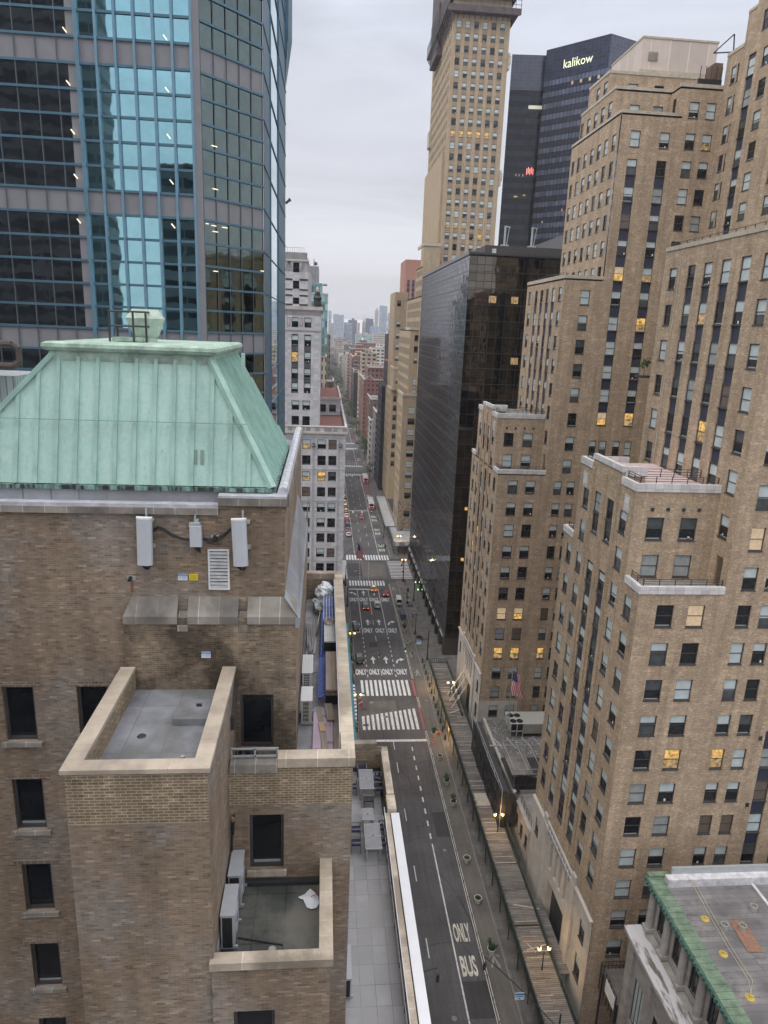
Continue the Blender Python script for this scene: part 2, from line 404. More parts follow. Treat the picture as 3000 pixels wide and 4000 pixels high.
class Facade:
    """collects walls with real openings, and the windows that fill them"""
    def __init__(s, root, seed=1, fr='window_frame', sill=True, cap=100, styles=None, split=.5, mull=0, dep=.22):
        s.root = root; s.mb = MB(); s.w = []; s.rng = random.Random(seed); s.fr = fr; s.sill = sill; s.cap = cap; s.split = split; s.mull = mull; s.dep = dep
        s.styles = styles or [('half', 34), ('low', 14), ('full', 12), ('dark', 16), ('grey', 12), ('pale', 6), ('brown', 3), ('lit', .3), ('litu', .4)]
    def pick(s):
        t = s.rng.uniform(0, sum(x[1] for x in s.styles))
        for k, x in s.styles:
            t -= x
            if t <= 0: return k
        return s.styles[0][0]
    def wall(s, face, c, a0, a1, z0, z1, m, wins=(), holes=(), dep=None, hm=None):
        """face N looks to -Y at Y = c, W looks to -X at X = c, E looks to +X. wins: (a, z, w, h[, style])"""
        dep = dep or s.dep
        ops = [(a-w_/2, a+w_/2, z, z+h_) for a, z, w_, h_, *_ in wins]+list(holes)
        ops = [(max(a0, p[0]), min(a1, p[1]), max(z0, p[2]), min(z1, p[3])) for p in ops if p[1] > a0 and p[0] < a1 and p[3] > z0 and p[2] < z1]
        A = sorted({a0, a1, *[round(p[i], 4) for p in ops for i in (0, 1)]}); 
        def P(a, z, d=0):
            if face == 'N': return (a, c+d, z)
            if face == 'S': return (a, c-d, z)
            if face == 'W': return (c+d, a, z)
            return (c-d, a, z)
        fl = face in 'WS'
        def Q(p, mm):
            s.mb.face(p[::-1] if fl else p, mm)
        for i in range(len(A)-1):
            am = (A[i]+A[i+1])/2
            col_ = sorted((p[2], p[3]) for p in ops if p[0]-1e-4 < am < p[1]+1e-4)
            z = z0
            for b0, b1 in col_+[(z1, z1)]:
                if b0 > z+1e-4: Q([P(A[i], z), P(A[i+1], z), P(A[i+1], b0), P(A[i], b0)], m)
                z = max(z, b1)
        rm = hm or m
        for p in ops:
            Q([P(p[0], p[2]), P(p[0], p[3]), P(p[0], p[3], dep), P(p[0], p[2], dep)][::-1], rm); Q([P(p[1], p[2]), P(p[1], p[3]), P(p[1], p[3], dep), P(p[1], p[2], dep)], rm)
            Q([P(p[0], p[3]), P(p[1], p[3]), P(p[1], p[3], dep), P(p[0], p[3], dep)][::-1], rm); Q([P(p[0], p[2]), P(p[1], p[2]), P(p[1], p[2], dep), P(p[0], p[2], dep)], rm)
        for a, z, w_, h_, *r in wins: s.w.append((face, c, a, z, w_, h_, r[0] if r else s.pick(), s.rng.randrange(12)))
    def strip(s, face, c, a, z0, z1, w_, pm, rows, h_, name='spandrel_strip'):
        """a tall recess: windows at rows, dark panels between them"""
        s.w += [(face, c, a, z, w_, h_, s.pick(), s.rng.randrange(12)) for z in rows]
        mb = MB(); d = s.dep*.8
        if face == 'N': mb.box(a-w_/2, a+w_/2, c+s.dep, c+s.dep+.03, z0, z1, 'dark_panel')
        elif face == 'W': mb.box(c+s.dep, c+s.dep+.03, a-w_/2, a+w_/2, z0, z1, 'dark_panel')
        cuts = sorted(rows); z = z0
        def P(x, zz):
            return {'N': (x, c+d, zz), 'W': (c+d, x, zz), 'E': (c-d, x, zz), 'S': (x, c-d, zz)}[face]
        for r in cuts+[z1]:
            if r > z+.05:
                if face == 'N': mb.box(a-w_/2, a+w_/2, c+d, c+s.dep, z, r, pm)
                elif face == 'W': mb.box(c+d, c+s.dep, a-w_/2, a+w_/2, z, r, pm)
                for zz in (z+.02, r-.1):          # thin rails top and bottom of a panel
                    d_ = s.dep*.8-.05
                    if face == 'N': mb.box(a-w_/2, a+w_/2, c+d_, c+d+.01, zz, zz+.08, s.fr)
                    elif face == 'W': mb.box(c+d_, c+d+.01, a-w_/2, a+w_/2, zz, zz+.08, s.fr)
            z = r+h_
        mb.build(name, s.root)
    def done(s, wall_name='wall', campos=(0, 0, 80)):
        s.mb.build(wall_name, s.root)
        rl = Vector(s.root.location)
        W = []
        for t in s.w:
            p = Vector(wpos(t[0], t[1], t[2], t[3])); v = p-Vector(campos)
            nrm = {'N': Vector((0, -1, 0)), 'W': Vector((-1, 0, 0)), 'E': Vector((1, 0, 0)), 'S': Vector((0, 1, 0))}[t[0]]
            cosv = max(0.02, -v.normalized().dot(nrm)); q = rot.inverted() @ v
            inside = q.z < 0 and abs(q.x/-q.z) < .60 and abs(q.y/-q.z) < .78
            W.append((-(t[4]*t[5]*cosv/v.length_squared)*(1 if inside else .001), t))
        W.sort(key=lambda x: x[0])
        st = MB()
        for i, (_, (face, c, a, z, w_, h_, sty, var)) in enumerate(W):
            key = (round(w_, 2), round(h_, 2), sty, var, s.fr, s.sill, s.split, s.mull, s.dep)
            if key not in WCACHE:
                F, P = win_mb(w_, h_, sty, var, s.fr, s.dep, s.sill, s.split, s.mull); WCACHE[key] = [F, P, None, None]
            e = WCACHE[key]
            if i < s.cap:
                if e[2] is None: e[2] = e[0].mesh('window'); e[3] = e[1].mesh('pane')
                o = inst(e[2], 'window', s.root, Vector(wpos(face, c, a, z))-rl, ROT[face]); inst(e[3], 'pane', o)
            else:
                M = Matrix.Translation(Vector(wpos(face, c, a, z))) @ Matrix.Rotation(ROT[face], 4, 'Z')
                st.add(e[0], M); st.add(e[1], M)
        if st.f:
            o = st.build('window', s.root); o['kind'] = 'stuff'
def blob_leaves(rng, c, rx, ry, rz, n, size, m1, m2, m3=None, mb=None):
    mb = mb or MB()
    cl = [(Vector((rng.gauss(0, .5), rng.gauss(0, .5), rng.gauss(0, .45)))) for _ in range(max(5, n//60))]
    for i in range(n):
        k = rng.choice(cl); d = Vector((rng.gauss(0, .2), rng.gauss(0, .2), rng.gauss(0, .17)))+k
        if d.length > 1.15: d = d.normalized()*rng.uniform(.8, 1.15)
        p = Vector((c[0]+d.x*rx, c[1]+d.y*ry, c[2]+d.z*rz)); s = size*rng.uniform(.6, 1.5)
        q = Matrix.Rotation(rng.uniform(0, 6.3), 3, 'Z') @ Matrix.Rotation(rng.uniform(-1, 1), 3, 'X') @ Matrix.Rotation(rng.uniform(-.8, .8), 3, 'Y')
        pts = [p+q @ Vector((x*s, y*s, 0)) for x, y in ((-.5, 0), (-.15, -.3), (.5, 0), (-.1, .32))]
        mb.face(pts, rng.choice([m1, m1, m2, m3 or m2]))
    return mb
TXT = {}
def text_mb(s, m, size=1., sx=1., sy=1., thick=0., align='CENTER'):
    """letters from the built-in font as flat faces, local X right, Y up, centred"""
    c = bpy.data.curves.new('t', 'FONT'); c.body = s; c.size = size; c.align_x = align; c.align_y = 'CENTER'; c.offset = .03*size if thick else 0
    c.resolution_u = 3
    o = bpy.data.objects.new('t', c); col.objects.link(o)
    dg = bpy.context.evaluated_depsgraph_get(); dg.update()
    me = bpy.data.meshes.new_from_object(o.evaluated_get(dg))
    mb = MB()
    for p in me.polygons:
        pts = [(me.vertices[i].co.x*sx, me.vertices[i].co.y*sy, 0) for i in p.vertices]
        mb.face(pts, m, [(q[0], q[1]) for q in pts])
    bpy.data.objects.remove(o); bpy.data.meshes.remove(me); bpy.data.curves.remove(c)
    return mb
HAZE = 0.00016
# ---------------------------------------------------------------- setting materials
plain('city_ground', (.13, .125, .12), .95, var=.3, vs=.02)
def asphalt(name, c, patch=.3):
    m, nt, b = _new(name); v = objn(nt)
    cc = mulc(nt, c, noise(nt, v, .12, 1-patch, 1+patch, 6, .65))
    cc = mulc(nt, cc, noise(nt, objn(nt, (2.2, .12, 1)), .8, .86, 1.14, 3))      # wheel tracks
    cc = mulc(nt, cc, noise(nt, v, 2.5, .9, 1.1, 5, .7))
    cc = mulc(nt, cc, noise(nt, v, 25, .85, 1.15, 2))
    nt.links.new(cc, b.inputs['Base Color']); b.inputs['Roughness'].default_value = .8; b.inputs['Specular IOR Level'].default_value = .3
asphalt('asphalt', (.10, .097, .10)); asphalt('asphalt_worn', (.15, .135, .118), .26); asphalt('asphalt_patch', (.11, .10, .098)); asphalt('asphalt_dark', (.055, .053, .055))
slabs('pavement', (.17, .16, .15), (.09, .085, .08), 1.5, 1.5, .03, .22, .35, stain=(.12, .11, .10))
plain('kerb_stone', (.24, .225, .21), .85, var=.15)
def paint(name, c, lo=.5):
    m, nt, b = _new(name); v = objn(nt)
    cc = mixc(nt, noise(nt, v, 2.4, 0, 1, 8, .8, .34, .47), (.13, .125, .12), mulc(nt, c, noise(nt, v, .5, .82, 1.1)))
    nt.links.new(cc, b.inputs['Base Color']); b.inputs['Roughness'].default_value = .7
paint('white_paint', (.72, .72, .72)); paint('cream_paint', (.66, .63, .55)); paint('red_paint', (.36, .10, .10)); paint('grey_paint', (.35, .34, .32)); paint('buslane_red', (.17, .08, .08))
# ---------------------------------------------------------------- ground, streets, pavements
g = MB(); g.box(-7000, 9000, -400, 14000, -2, -.05, 'city_ground', skip='bnswe'); struct(g, 'ground')
rd = MB(); KL, KR = 8.35, 24.9
rd.face([(KL-.1, -60, 0), (KR+.1, -60, 0), (KR+.1, 2600, 0), (KL-.1, 2600, 0)], 'asphalt')
struct(rd, 'avenue')
CROSS = [(123.5, 148.5), (213.5, 236), (386, 406), (472, 490), (570, 588), (660, 676), (745, 761), (830, 846), (915, 931), (1000, 1016), (1090, 1106), (1180, 1196)]
cs = MB()
for i, (a, b_) in enumerate(CROSS):
    x1 = KL-.1 if i == 0 else 600
    cs.face([(-600, a, -.008), (x1, a, -.008), (x1, b_, -.008), (-600, b_, -.008)], 'asphalt_worn' if i == 0 else 'asphalt_patch')
struct(cs, 'cross_street')
wz = MB()
wz.face([(22.45, -60, .0095), (KR+.1, -60, .0095), (KR+.1, 212.6, .0095), (22.45, 212.6, .0095)], 'asphalt_worn'); struct(wz, 'painted_walking_lane')
pt = MB()
for k_, (x0, x1, y0, y1, m) in enumerate(((8.4, 22.3, 103.6, 139.5, 'asphalt_patch'), (8.4, 11.4, 100, 123, 'asphalt_worn'), (11, 17, 128, 138, 'asphalt_worn'), (14, 22.2, 216, 232, 'asphalt_worn'), (9, 14, 218, 231, 'asphalt_dark'), (12.9, 15.1, 164.8, 167.6, 'asphalt_dark'), (23, 24.9, 139.5, 142, 'asphalt_dark'), (19.6, 22.2, 95, 101, 'asphalt_dark'), (18.8, 22.1, 64, 69, 'asphalt_dark'), (21.2, 24.4, 318, 384, 'buslane_red'))):
    zq = .0008*(k_+1); pt.face([(x0, y0, zq), (x1, y0, zq), (x1, y1, zq), (x0, y1, zq)], m)
struct(pt, 'asphalt_patch')
def walk(mb, x0, x1, y0, y1, kerb_side):
    mb.box(x0, x1, y0, y1, -.05, .14, 'pavement', skip='b')
    k = (x1, x1+.18) if kerb_side == 'e' else (x0-.18, x0)
    mb.box(k[0], k[1], y0, y1, -.05, .143, 'kerb_stone', skip='b')
pv = MB(); ys = [(-60, 123.5), (148.5, 213.5)]+[(CROSS[i][1], CROSS[i+1][0]) for i in range(1, len(CROSS)-1)]+[(1196, 2600)]
for a, b_ in ys: walk(pv, -20, KL-.18, a, b_, 'e')
for a, b_ in [(-60, 213.5)]+ys[2:]: walk(pv, KR+.18, 70, a, b_, 'w')
struct(pv, 'pavement')

# ---------------------------------------------------------------- road markings
Z1 = .0125
lm = MB()
def ln(x, y0, y1, w_=.14, m='white_paint', mb=None):
    (mb or lm).face([(x-w_/2, y0, Z1), (x+w_/2, y0, Z1), (x+w_/2, y1, Z1), (x-w_/2, y1, Z1)], m)
ln(18.62, -40, 93.5, .2); ln(11.3, 100, 122.7, .14)
for k in range(9): ln(18.6, 94.6+k*3.05, 95.9+k*3.05, .26)
for y in (59, 72.6, 85.8, 99, 112.2, 119.5): ln(15.08, y, y+3.1, .14)
for y0 in (40, 46.5): ln(15.08, y0, y0+3, .14)
for x in (22.02, 22.30):
    for a, b_ in ((-40, 126), (135, 139.6), (148, 211)): ln(x, a, b_, .1, 'cream_paint')
ln(11.6, 172.5, 206, .15); ln(18.25, 172, 206, .16); ln(15.0, 186, 206, .12)
for y in (149.5, 158.8, 168.5, 179): ln(14.95, y, y+3.2, .13)
for k in range(9):
    ln(11.55, 149+k*2.6, 150+k*2.6, .2); ln(18.3, 149+k*2.6, 150.1+k*2.6, .22)
ln(8.75, 158, 207, .1, 'grey_paint')
for k in range(7): ln(12.9+k*.12, 214.8+k*2.7, 215.9+k*2.7, .14); ln(15.7+k*.18, 214.8+k*2.7, 215.9+k*2.7, .14)
ln(12.25, 242, 390, .13); ln(21.0, 240, 386, .16)
for k in range(12): ln(15.2, 246+k*12, 249.5+k*12, .13); ln(18.1, 252+k*12, 255.5+k*12, .13)
for s0, s1 in ((300, 386),): pass
for i in range(2, len(CROSS)-1):
    a, b_ = CROSS[i][1], CROSS[i+1][0]
    ln(12.0, a+6, b_-6, .14); ln(20.6, a+6, b_-6, .16)
    k = a+8
    while k < b_-10: ln(16.2, k, k+3.5, .13); k += 10
struct(lm, 'lane_line')
rp = MB()
rp.face([(21.62, 140.2, Z1+.004), (22.12, 140.2, Z1+.004), (22.12, 147.4, Z1+.004), (21.62, 147.4, Z1+.004)], 'red_paint')
rp.face([(21.75, 126.6, Z1+.004), (22.2, 126.6, Z1+.004), (22.2, 134.8, Z1+.004), (21.75, 134.8, Z1+.004)], 'red_paint')
struct(rp, 'red_edge_marking')
cw = MB()
def zebra(x0, x1, n, y0, y1, slope=0., m='white_paint', fill=.56):
    p = (x1-x0)/n
    for k in range(n):
        a = x0+k*p; b_ = a+p*fill; ya, yb = y1+slope*(a-x0), y1+slope*(b_-x0)
        cw.face([(a, y0, Z1), (b_, y0, Z1), (b_, yb, Z1), (a, ya, Z1)], m)
zebra(9.7, 21.3, 11, 140.2, 147.4); zebra(9.2, 21.4, 12, 126.5, 131.7, .26)
zebra(9.3, 21.1, 13, 209.2, 213.8, fill=.6); zebra(9.1, 24.7, 16, 234.8, 240.4, fill=.6)
def zebra_h(x0, x1, y0, y1, n, fill=.5):
    p = (y1-y0)/n
    for k in range(n): cw.face([(x0, y0+k*p, Z1), (x1, y0+k*p, Z1), (x1, y0+(k+fill)*p, Z1), (x0, y0+(k+fill)*p, Z1)], 'white_paint')
zebra_h(7.2, 8.9, 216, 234.5, 17); zebra_h(23.4, 30.6, 216.3, 234.2, 12, .42); zebra_h(6.2, 8.3, 126, 146, 13)
for i in range(2, len(CROSS)):
    a, b_ = CROSS[i]; zebra(9.2, 24.2, 14, a-3.6, a-.4, fill=.5); zebra(9.2, 24.2, 14, b_+.4, b_+3.6, fill=.5)
struct(cw, 'crosswalk')
sl = MB()
for x0, x1, y0, y1 in ((11.1, 21.85, 122.2, 122.95), (9.0, 18.3, 205.8, 206.5), (9.2, 21, 381, 381.7), (9.2, 20.6, 467, 467.7), (9.2, 20.6, 565, 565.7), (12.2, 21.0, 303.4, 304)):
    sl.face([(x0, y0, Z1), (x1, y0, Z1), (x1, y1, Z1), (x0, y1, Z1)], 'white_paint')
struct(sl, 'stop_line')
# words painted on the road
wd = MB()
def word(s, x, y, w_, h_, m='white_paint'):
    t = text_mb(s, m, 1., thick=1); xs = [p[0] for p in t.v]; yy = [p[1] for p in t.v]
    sx = w_/(max(xs)-min(xs)); sy = h_/(max(yy)-min(yy)); cx = (max(xs)+min(xs))/2; cy = (max(yy)+min(yy))/2
    wd.add(t, Matrix.Translation((x, y, Z1+.002)) @ Matrix.Diagonal((sx, sy, 1, 1)) @ Matrix.Translation((-cx, -cy, 0)))
word('ONLY', 20.15, 76.4, 2.3, 3.1, 'cream_paint'); word('BUS', 20.1, 71.2, 2.1, 3.1, 'cream_paint')
for x in (10.05, 13.3, 16.5, 19.95): word('ONLY', x, 151.5, 2.65, 2.9)
for x in (9.9, 13.2, 16.5, 19.9): word('ONLY', x, 175.2, 2.6, 3.0)
for x in (10.2, 13.2, 16.4, 19.85): word('ONLY', x, 197.5, 2.6, 3.0)
for y in (249, 270.5, 290.5, 330, 430): word('ONLY', 22.75, y+2.8, 2.5, 3.0, 'cream_paint'); word('BUS', 22.7, y-2.6, 2.2, 3.0, 'cream_paint')
struct(wd, 'road_lettering')
ar = MB()
def arrow(x, y, kind, s=1.):
    def F(p): ar.face([(x+a*s, y+b_*s, Z1+.002) for a, b_ in p], 'white_paint')
    if kind == 'up':
        F([(-.17, -1.7), (.17, -1.7), (.17, .3), (-.17, .3)]); F([(-.62, .2), (.62, .2), (0, 1.9)])
    else:
        k = 1 if kind == 'right' else -1; pts = []
        n = 7
        for i in range(n+1):
            t = math.pi/2*i/n; pts.append(((-.95+1.1*(1-math.cos(t)))*k, -1.6+2.1*math.sin(t)))
        inn = [((-.55+.75*(1-math.cos(math.pi/2*i/n)))*k, -1.6+1.65*math.sin(math.pi/2*i/n)) for i in range(n+1)]
        for i in range(n):
            q = [pts[i], pts[i+1], inn[i+1], inn[i]]; F(q[::-1] if k > 0 else q)
        h = [(.15*k, -.55), (1.15*k, .28), (.15*k, 1.1)]; F(h if k > 0 else h[::-1])
for y in (180.6, 157.6, 202.8):
    arrow(10.1, y, 'left', 1.1); arrow(13.4, y, 'up', 1.1); arrow(16.6 if y < 200 else 16.7, y, 'up', 1.1)
    if y < 200: arrow(20.0, y, 'right', 1.1)
for x in (13.6, 16.6): arrow(x, 379, 'up', 1.1)
for x in (14, 18): arrow(x, 301, 'up', 1)
struct(ar, 'lane_arrow')
pd = MB()      # painted walking figures
def walker(x, y, s, flip=1):
    def F(p, m='grey_paint'): pd.face([(x+a*s*flip, y+b_*s, Z1+.003) for a, b_ in (p if flip > 0 else p[::-1])], m)
    F([(-.1+.19*math.cos(t), 1.15+.24*math.sin(t)) for t in [i*math.pi/4 for i in range(8)]])
    F([(-.22, .1), (.12, .1), (.1, .85), (-.2, .85)]); F([(-.22, .15), (-.02, .1), (-.42, -.95), (-.62, -.95)]); F([(-.05, .1), (.12, .1), (.45, -.95), (.25, -1.0)])
    F([(.05, .8), (.08, .62), (.5, .25), (.6, .38)]); F([(-.2, .8), (-.55, .35), (-.45, .25), (-.15, .6)])
walker(23.75, 72.0, 1.25); walker(23.6, 150.6, 1.3, -1); walker(23.3, 206.5, 1.3)
struct(pd, 'painted_walker_symbol')
tr_ = MB(); rc = random.Random(8)      # tar seams and cracks
for _ in range(46):
    x, y = rc.uniform(8.8, 22), rc.uniform(60, 212); a = rc.choice([0, 1.57, 1.57, 1.4, .2]); w_ = rc.uniform(.03, .07)
    for k in range(rc.randrange(4, 12)):
        x2, y2 = x+.9*math.cos(a), y+1.3*math.sin(a); n = Vector((-(y2-y), x2-x, 0)).normalized()*w_
        if 8.6 < x2 < 22.2: tr_.face([(x-n.x, y-n.y, .0112), (x2-n.x, y2-n.y, .0112), (x2+n.x, y2+n.y, .0112), (x+n.x, y+n.y, .0112)], 'asphalt_dark')
        x, y = x2, y2; a += rc.uniform(-.25, .25)
struct(tr_, 'tar_seam')
mh = MB()
for x, y, r in ((14.1, 180, .42), (11.7, 137.3, .5), (14.4, 131.4, .5), (15.9, 204.5, .4), (13.1, 188.5, .35), (11.8, 223, .5), (17.5, 219, .4), (16.9, 64.2, .35), (20.4, 92, .3), (24, 138, .3)):
    mh.face([(x+r*math.cos(t), y+r*1.0*math.sin(t), Z1+.008) for t in [i*math.pi/6 for i in range(12)]], 'kerb_stone')
for x, y in ((10.1, 139.3+2), (9.9, 128.3), (9.8, 134.5)): mh.face([(x-.6, y-.35, Z1+.008), (x+.6, y-.35, Z1+.008), (x+.6, y+.35, Z1+.008), (x-.6, y+.35, Z1+.008)], 'asphalt_dark')
struct(mh, 'manhole_cover')
# ---------------------------------------------------------------- right side: two brick wings of one office block, 58 m apart
ZT = [13.1+4.13*k-2.4 for k in range(11)]            # window bottoms, storeys below the wing's shoulder
def wing(dy, seed, label, annex, lits):
    root = thing('brick_office_tower', label, 'building', (36, 62.1+dy, 0), group='stepped tan brick office towers'); B = 'tan_brick'
    F = Facade(root, seed)
    Yn, Yf = 62.1+dy, 84.6+dy; c = 73.35+dy; X = 31.5
    def side(ys, rows, w_=1.75, h=2.4): return [(y, z, w_, h) for y in ys for z in rows]
    cols = [64.4+dy, 68.0+dy, 78.7+dy, 82.3+dy]; sc = [71.5+dy, 75.1+dy]
    # street face of the wing
    low = [z for z in ZT if z > 15.6]
    sh = [(sc[0]-.9, sc[0]+.9, 18.6, 54.6), (sc[1]-.9, sc[1]+.9, 18.6, 54.6)]
    F.wall('W', X, Yn, Yf, 15.6, 55.7, B, side(cols, low), sh)
    for a in sc: F.strip('W', X, a, 18.6, 54.6, 1.8, 'navy_panel', [z for z in low if z > 18], 2.4)
    F.wall('W', X, Yn+3.5, Yf-3.5, 55.7, 65.3, B, side(cols[1:3], (56.1, 60.1)), [(s-.9, s+.9, 58.0, 62.9) for s in sc])
    F.wall('W', X, Yn+7.2, Yf-7.2, 65.3, 66.5, B)
    for a in sc: F.strip('W', X, a, 58.0, 62.9, 1.8, 'navy_panel', (58.0, 60.5), 2.3)
    # thin piers either side of the strips
    pb = MB()
    for y in (sc[0]-1.75, sc[0]+1.8, sc[1]+1.75): pb.box(X-.18, X, y-.32, y+.32, 17, 65.4, B, skip='e')
    pb.build('pier', root)
    # stone base with a tall carved portal
    lb = MB()
    F.wall('W', X-.06, Yn+.02, Yf, 0, 15.6, 'limestone', [(Yf-2.1, 10.6, 1.5, 2.6), (Yn+2.4, 10.6, 1.6, 2.6), (Yn+2.4, 5.0, 1.8, 3.2)], [(c-3.2, c+3.2, 0, 8.6)]+[(c-2.6+k*1.8-.45, c-2.6+k*1.8+.45, 10.2, 14.2) for k in range(4)], dep=.9, hm='limestone')
    lb.box(X-.35, X-.06, c-6.0, c-4.9, 0, 16.9, 'limestone'); lb.box(X-.35, X-.06, c+4.9, c+6.0, 0, 16.9, 'limestone')
    lb.box(X-.28, X-.06, c-4.9, c+4.9, 14.6, 16.4, 'limestone'); lb.box(X-.4, X+.05, Yn, Yf, 15.55, 15.75, 'limestone')
    for k in range(9): lb.box(X-.34, X-.28, c-4.4+k*1.0, c-3.8+k*1.0, 14.8, 16.2, 'grey_band')
    lb.build('stone_base', root)
    dk = MB(); dk.box(X+.85, X+.95, c-3.3, c+3.3, 0, 14.5, 'dark_metal'); dk.build('entrance', root)
    # patches of brick in the stone
    bp = MB()
    for y0, y1, z0, z1 in ((Yn+5.0, Yn+6.1, 6.5, 11), (Yf-5.4, Yf-4.5, 8, 12.5)): bp.box(X-.1, X-.06, y0, y1, z0, z1, B, skip='e')
    bp.build('brick_panel', root)
    # near face: wing shoulder, flush with the block behind
    nf = [33.9+.5, 37.67]; mid = [42.75, 45.2]; far = [51.6, 54.0]
    def fr(xs, rows, w_=1.8, h=2.4): return [(x, z, w_, h) for x in xs for z in rows]
    rows = [z for z in ZT if z > (6 if not annex else 9)]
    F.wall('N', Yn, X, 40.35, 10.0 if annex else 0, 55.7, B, fr(nf, rows))
    if annex: F.wall('N', Yn, X, 39.2, 5, 10.0, 'limestone', fr(nf, (6.57,))); F.wall('N', Yn, 39.2, 75, 5, 10.0, B, fr(mid, (6.57,), 1.45))
    F.wall('N', Yn, 40.35, 75, 10.0 if annex else 0, 55.7, B, fr(mid, rows, 1.45)+fr(far, rows, 1.45), [(47.7, 49.3, 16.5, 40), (55.8, 57.4, 16.5, 56)])
    F.strip('N', Yn, 48.5, 16.5, 40, 1.6, 'navy_panel', [z for z in rows if 17 < z < 37], 2.4); F.strip('N', Yn, 56.6, 16.5, 56, 1.6, 'navy_panel', [z for z in rows if z > 17], 2.4)
    F.wall('N', Yn+3.5, X, 40.3, 55.7, 65.3, B, fr([33.9, 37.45], (56.1, 60.1)))
    F.wall('N', Yn+7.2, X, 34, 65.3, 66.5, B)
    F.wall('S', Yf, X, 75, 0, 55.7, B)
    # block behind the wing
    XM = 40.3; top = 90.1
    mc = [64.1+dy, 82.3+dy]; ms = [67.7+dy+3.45*k for k in range(4)]; mr = [66.0-.6+4.07*k for k in range(6)]
    mrow = [z-2.35 for z in (88.1, 84.04, 79.98, 75.92, 71.82, 67.8)]
    F.wall('W', XM, Yn, Yf, 55.7, top, B, side(mc, mrow, 1.65, 2.35)+[(mc[0], 60.9, 1.65, 2.35), (mc[1], 61.0, 1.65, 2.35)], [(y-.83, y+.83, 61.6 if dy == 0 else 65.2, 88.1) for y in ms]+[(y-.6, y+.6, 55.8, 59) for y in (Yn+1.7,)])
    for y in ms: F.strip('W', XM, y, 61.6 if dy == 0 else 65.2, 88.1, 1.66, 'navy_panel', mrow+([61.7] if dy == 0 else []), 2.35)
    rr = [z-2.4 for z in (54.3+4.13, 54.3+8.26, 66.8, 71.2, 75.35, 79.45, 83.5, 87.65)]
    c2 = [XM+3.75] if dy else [42.75, 45.2]
    if dy:      # the second tower shows its upper floors: plain column, then tall strips
        F.wall('N', Yn, XM, 47.0, 55.7, 89.5, B, fr([44.1], rr, 1.6))
        F.wall('N', Yn, 47.0, 56.2, 55.7, 115.0, B, [(48.4, 59.4, 1.3, 2.6), (50.3, 59.4, 1.3, 2.6), (52.8, 59.4, 1.3, 2.6), (55.0, 59.4, 1.3, 2.6), (49.6, 110.1, 1.65, 2.4), (54.55, 110.1, 1.65, 2.4)], [(48.75-.05, 50.45-.05, 64.7, 108.3), (53.68, 55.38, 64.7, 108.3)])
        rs = [z-2.35 for z in (108.3, 104.15, 100.05, 95.9, 91.7, 87.7, 83.5, 79.4, 75.3, 71.2, 67.1)]
        for x in (49.55, 54.53): F.strip('N', Yn, x, 64.7, 108.3, 1.7, 'navy_panel', rs, 2.35)
        F.wall('N', Yn, 56.2, 63.2, 55.7, 119.3, B, fr([58.83, 61.68], [z-2.4 for z in (117.2, 112.6, 108.45, 104.3, 100.2, 96.1, 92, 87.9, 83.8, 79.7, 75.6, 71.5, 67.4)], 1.65))
        # street side of the upper block with its setbacks
        uc = [106-104+Yn+1.6+k*3.5 for k in range(5)]
        wc = [Yn+1.9, Yn+5.2, Yn+8.4, Yn+11.7, Yn+15.0, Yn+18.3, Yn+21.4]; wr = [z-2.35 for z in (112.2, 108.1, 104, 99.9, 95.8, 91.7)]
        F.wall('W', 46.8, Yn, Yn+23.1, 89.5, 115, B, side(wc, wr, 1.6, 2.35)); F.wall('W', 46.8, Yn+23.1, Yn+23.2, 89.5, 90, B)
        F.wall('W', 46.8, Yn+3.4, Yn+19.4, 115, 119.4, B, side(wc[1:6], (115.6,), 1.6, 2.3))
        F.wall('N', Yn+3.4, 46.8, 57.5, 115, 119.4, B, fr([50.3, 54.3], (115.5,), 1.7, 1.7)); F.wall('N', Yn+7, 46.8, 63, 119.4, 122.8, B, fr([51, 55.6], (119.9,), 1.7, 1.5))
        F.wall('W', 46.8, Yn+7, Yn+16.2, 119.4, 122.8, B, side(wc[2:4], (119.9,), 1.6, 1.9)); F.wall('W', 56.2, Yn, Yn+3.4, 115, 119.3, B, side([Yn+1.7], (115.6,), 1.2, 2.3))
        rf = MB()
        for x0, x1, y0, y1, z in ((X, XM, Yn, Yf, 55.7), (XM, 46.8, Yn, Yf, 89.5), (46.8, 57, Yn, Yn+23, 115), (46.9, 57, Yn+3.4, Yn+19.3, 119.4), (47, 63, Yn+7.1, Yn+16.1, 122.8), (56.2, 63.2, Yn, Yn+20, 119.3)): rf.box(x0, x1, y0, y1, z-.3, z, 'roof_gravel')
        rf.build('roof', root)
        cap = MB()
        def cp(x0, x1, y0, y1, z, h=.55, m='limestone'): cap.box(x0, x1, y0, y1, z-.05, z+h, m)
        cp(46.7, 56.2, Yn-.1, Yn+.35, 115, .4, 'tan_coping'); cp(46.7, 47.1, Yn+.35, Yn+23.1, 115, .4, 'tan_coping'); cp(46.7, 57.5, Yn+3.3, Yn+3.7, 119.4, .4, 'tan_coping'); cp(46.7, 47.1, Yn+3.7, Yn+19.4, 119.4, .4, 'tan_coping')
        cp(46.7, 63, Yn+6.9, Yn+7.3, 122.8, .4, 'tan_coping'); cp(46.7, 47.1, Yn+7.3, Yn+16.2, 122.8, .4, 'tan_coping'); cp(56.1, 63.2, Yn-.1, Yn+.35, 119.3, .5, 'tan_coping'); cp(40.2, 47.0, Yn-.1, Yn+.3, 89.5, .5, 'tan_coping'); cp(40.2, 40.6, Yn+.3, Yf, 89.5, .5, 'tan_coping')
        cap.build('coping', root)
        # taller slab on the right with its stepped top
        ecol = [113.4-107+Yn-12.6-.0, ]
        Ye = 113
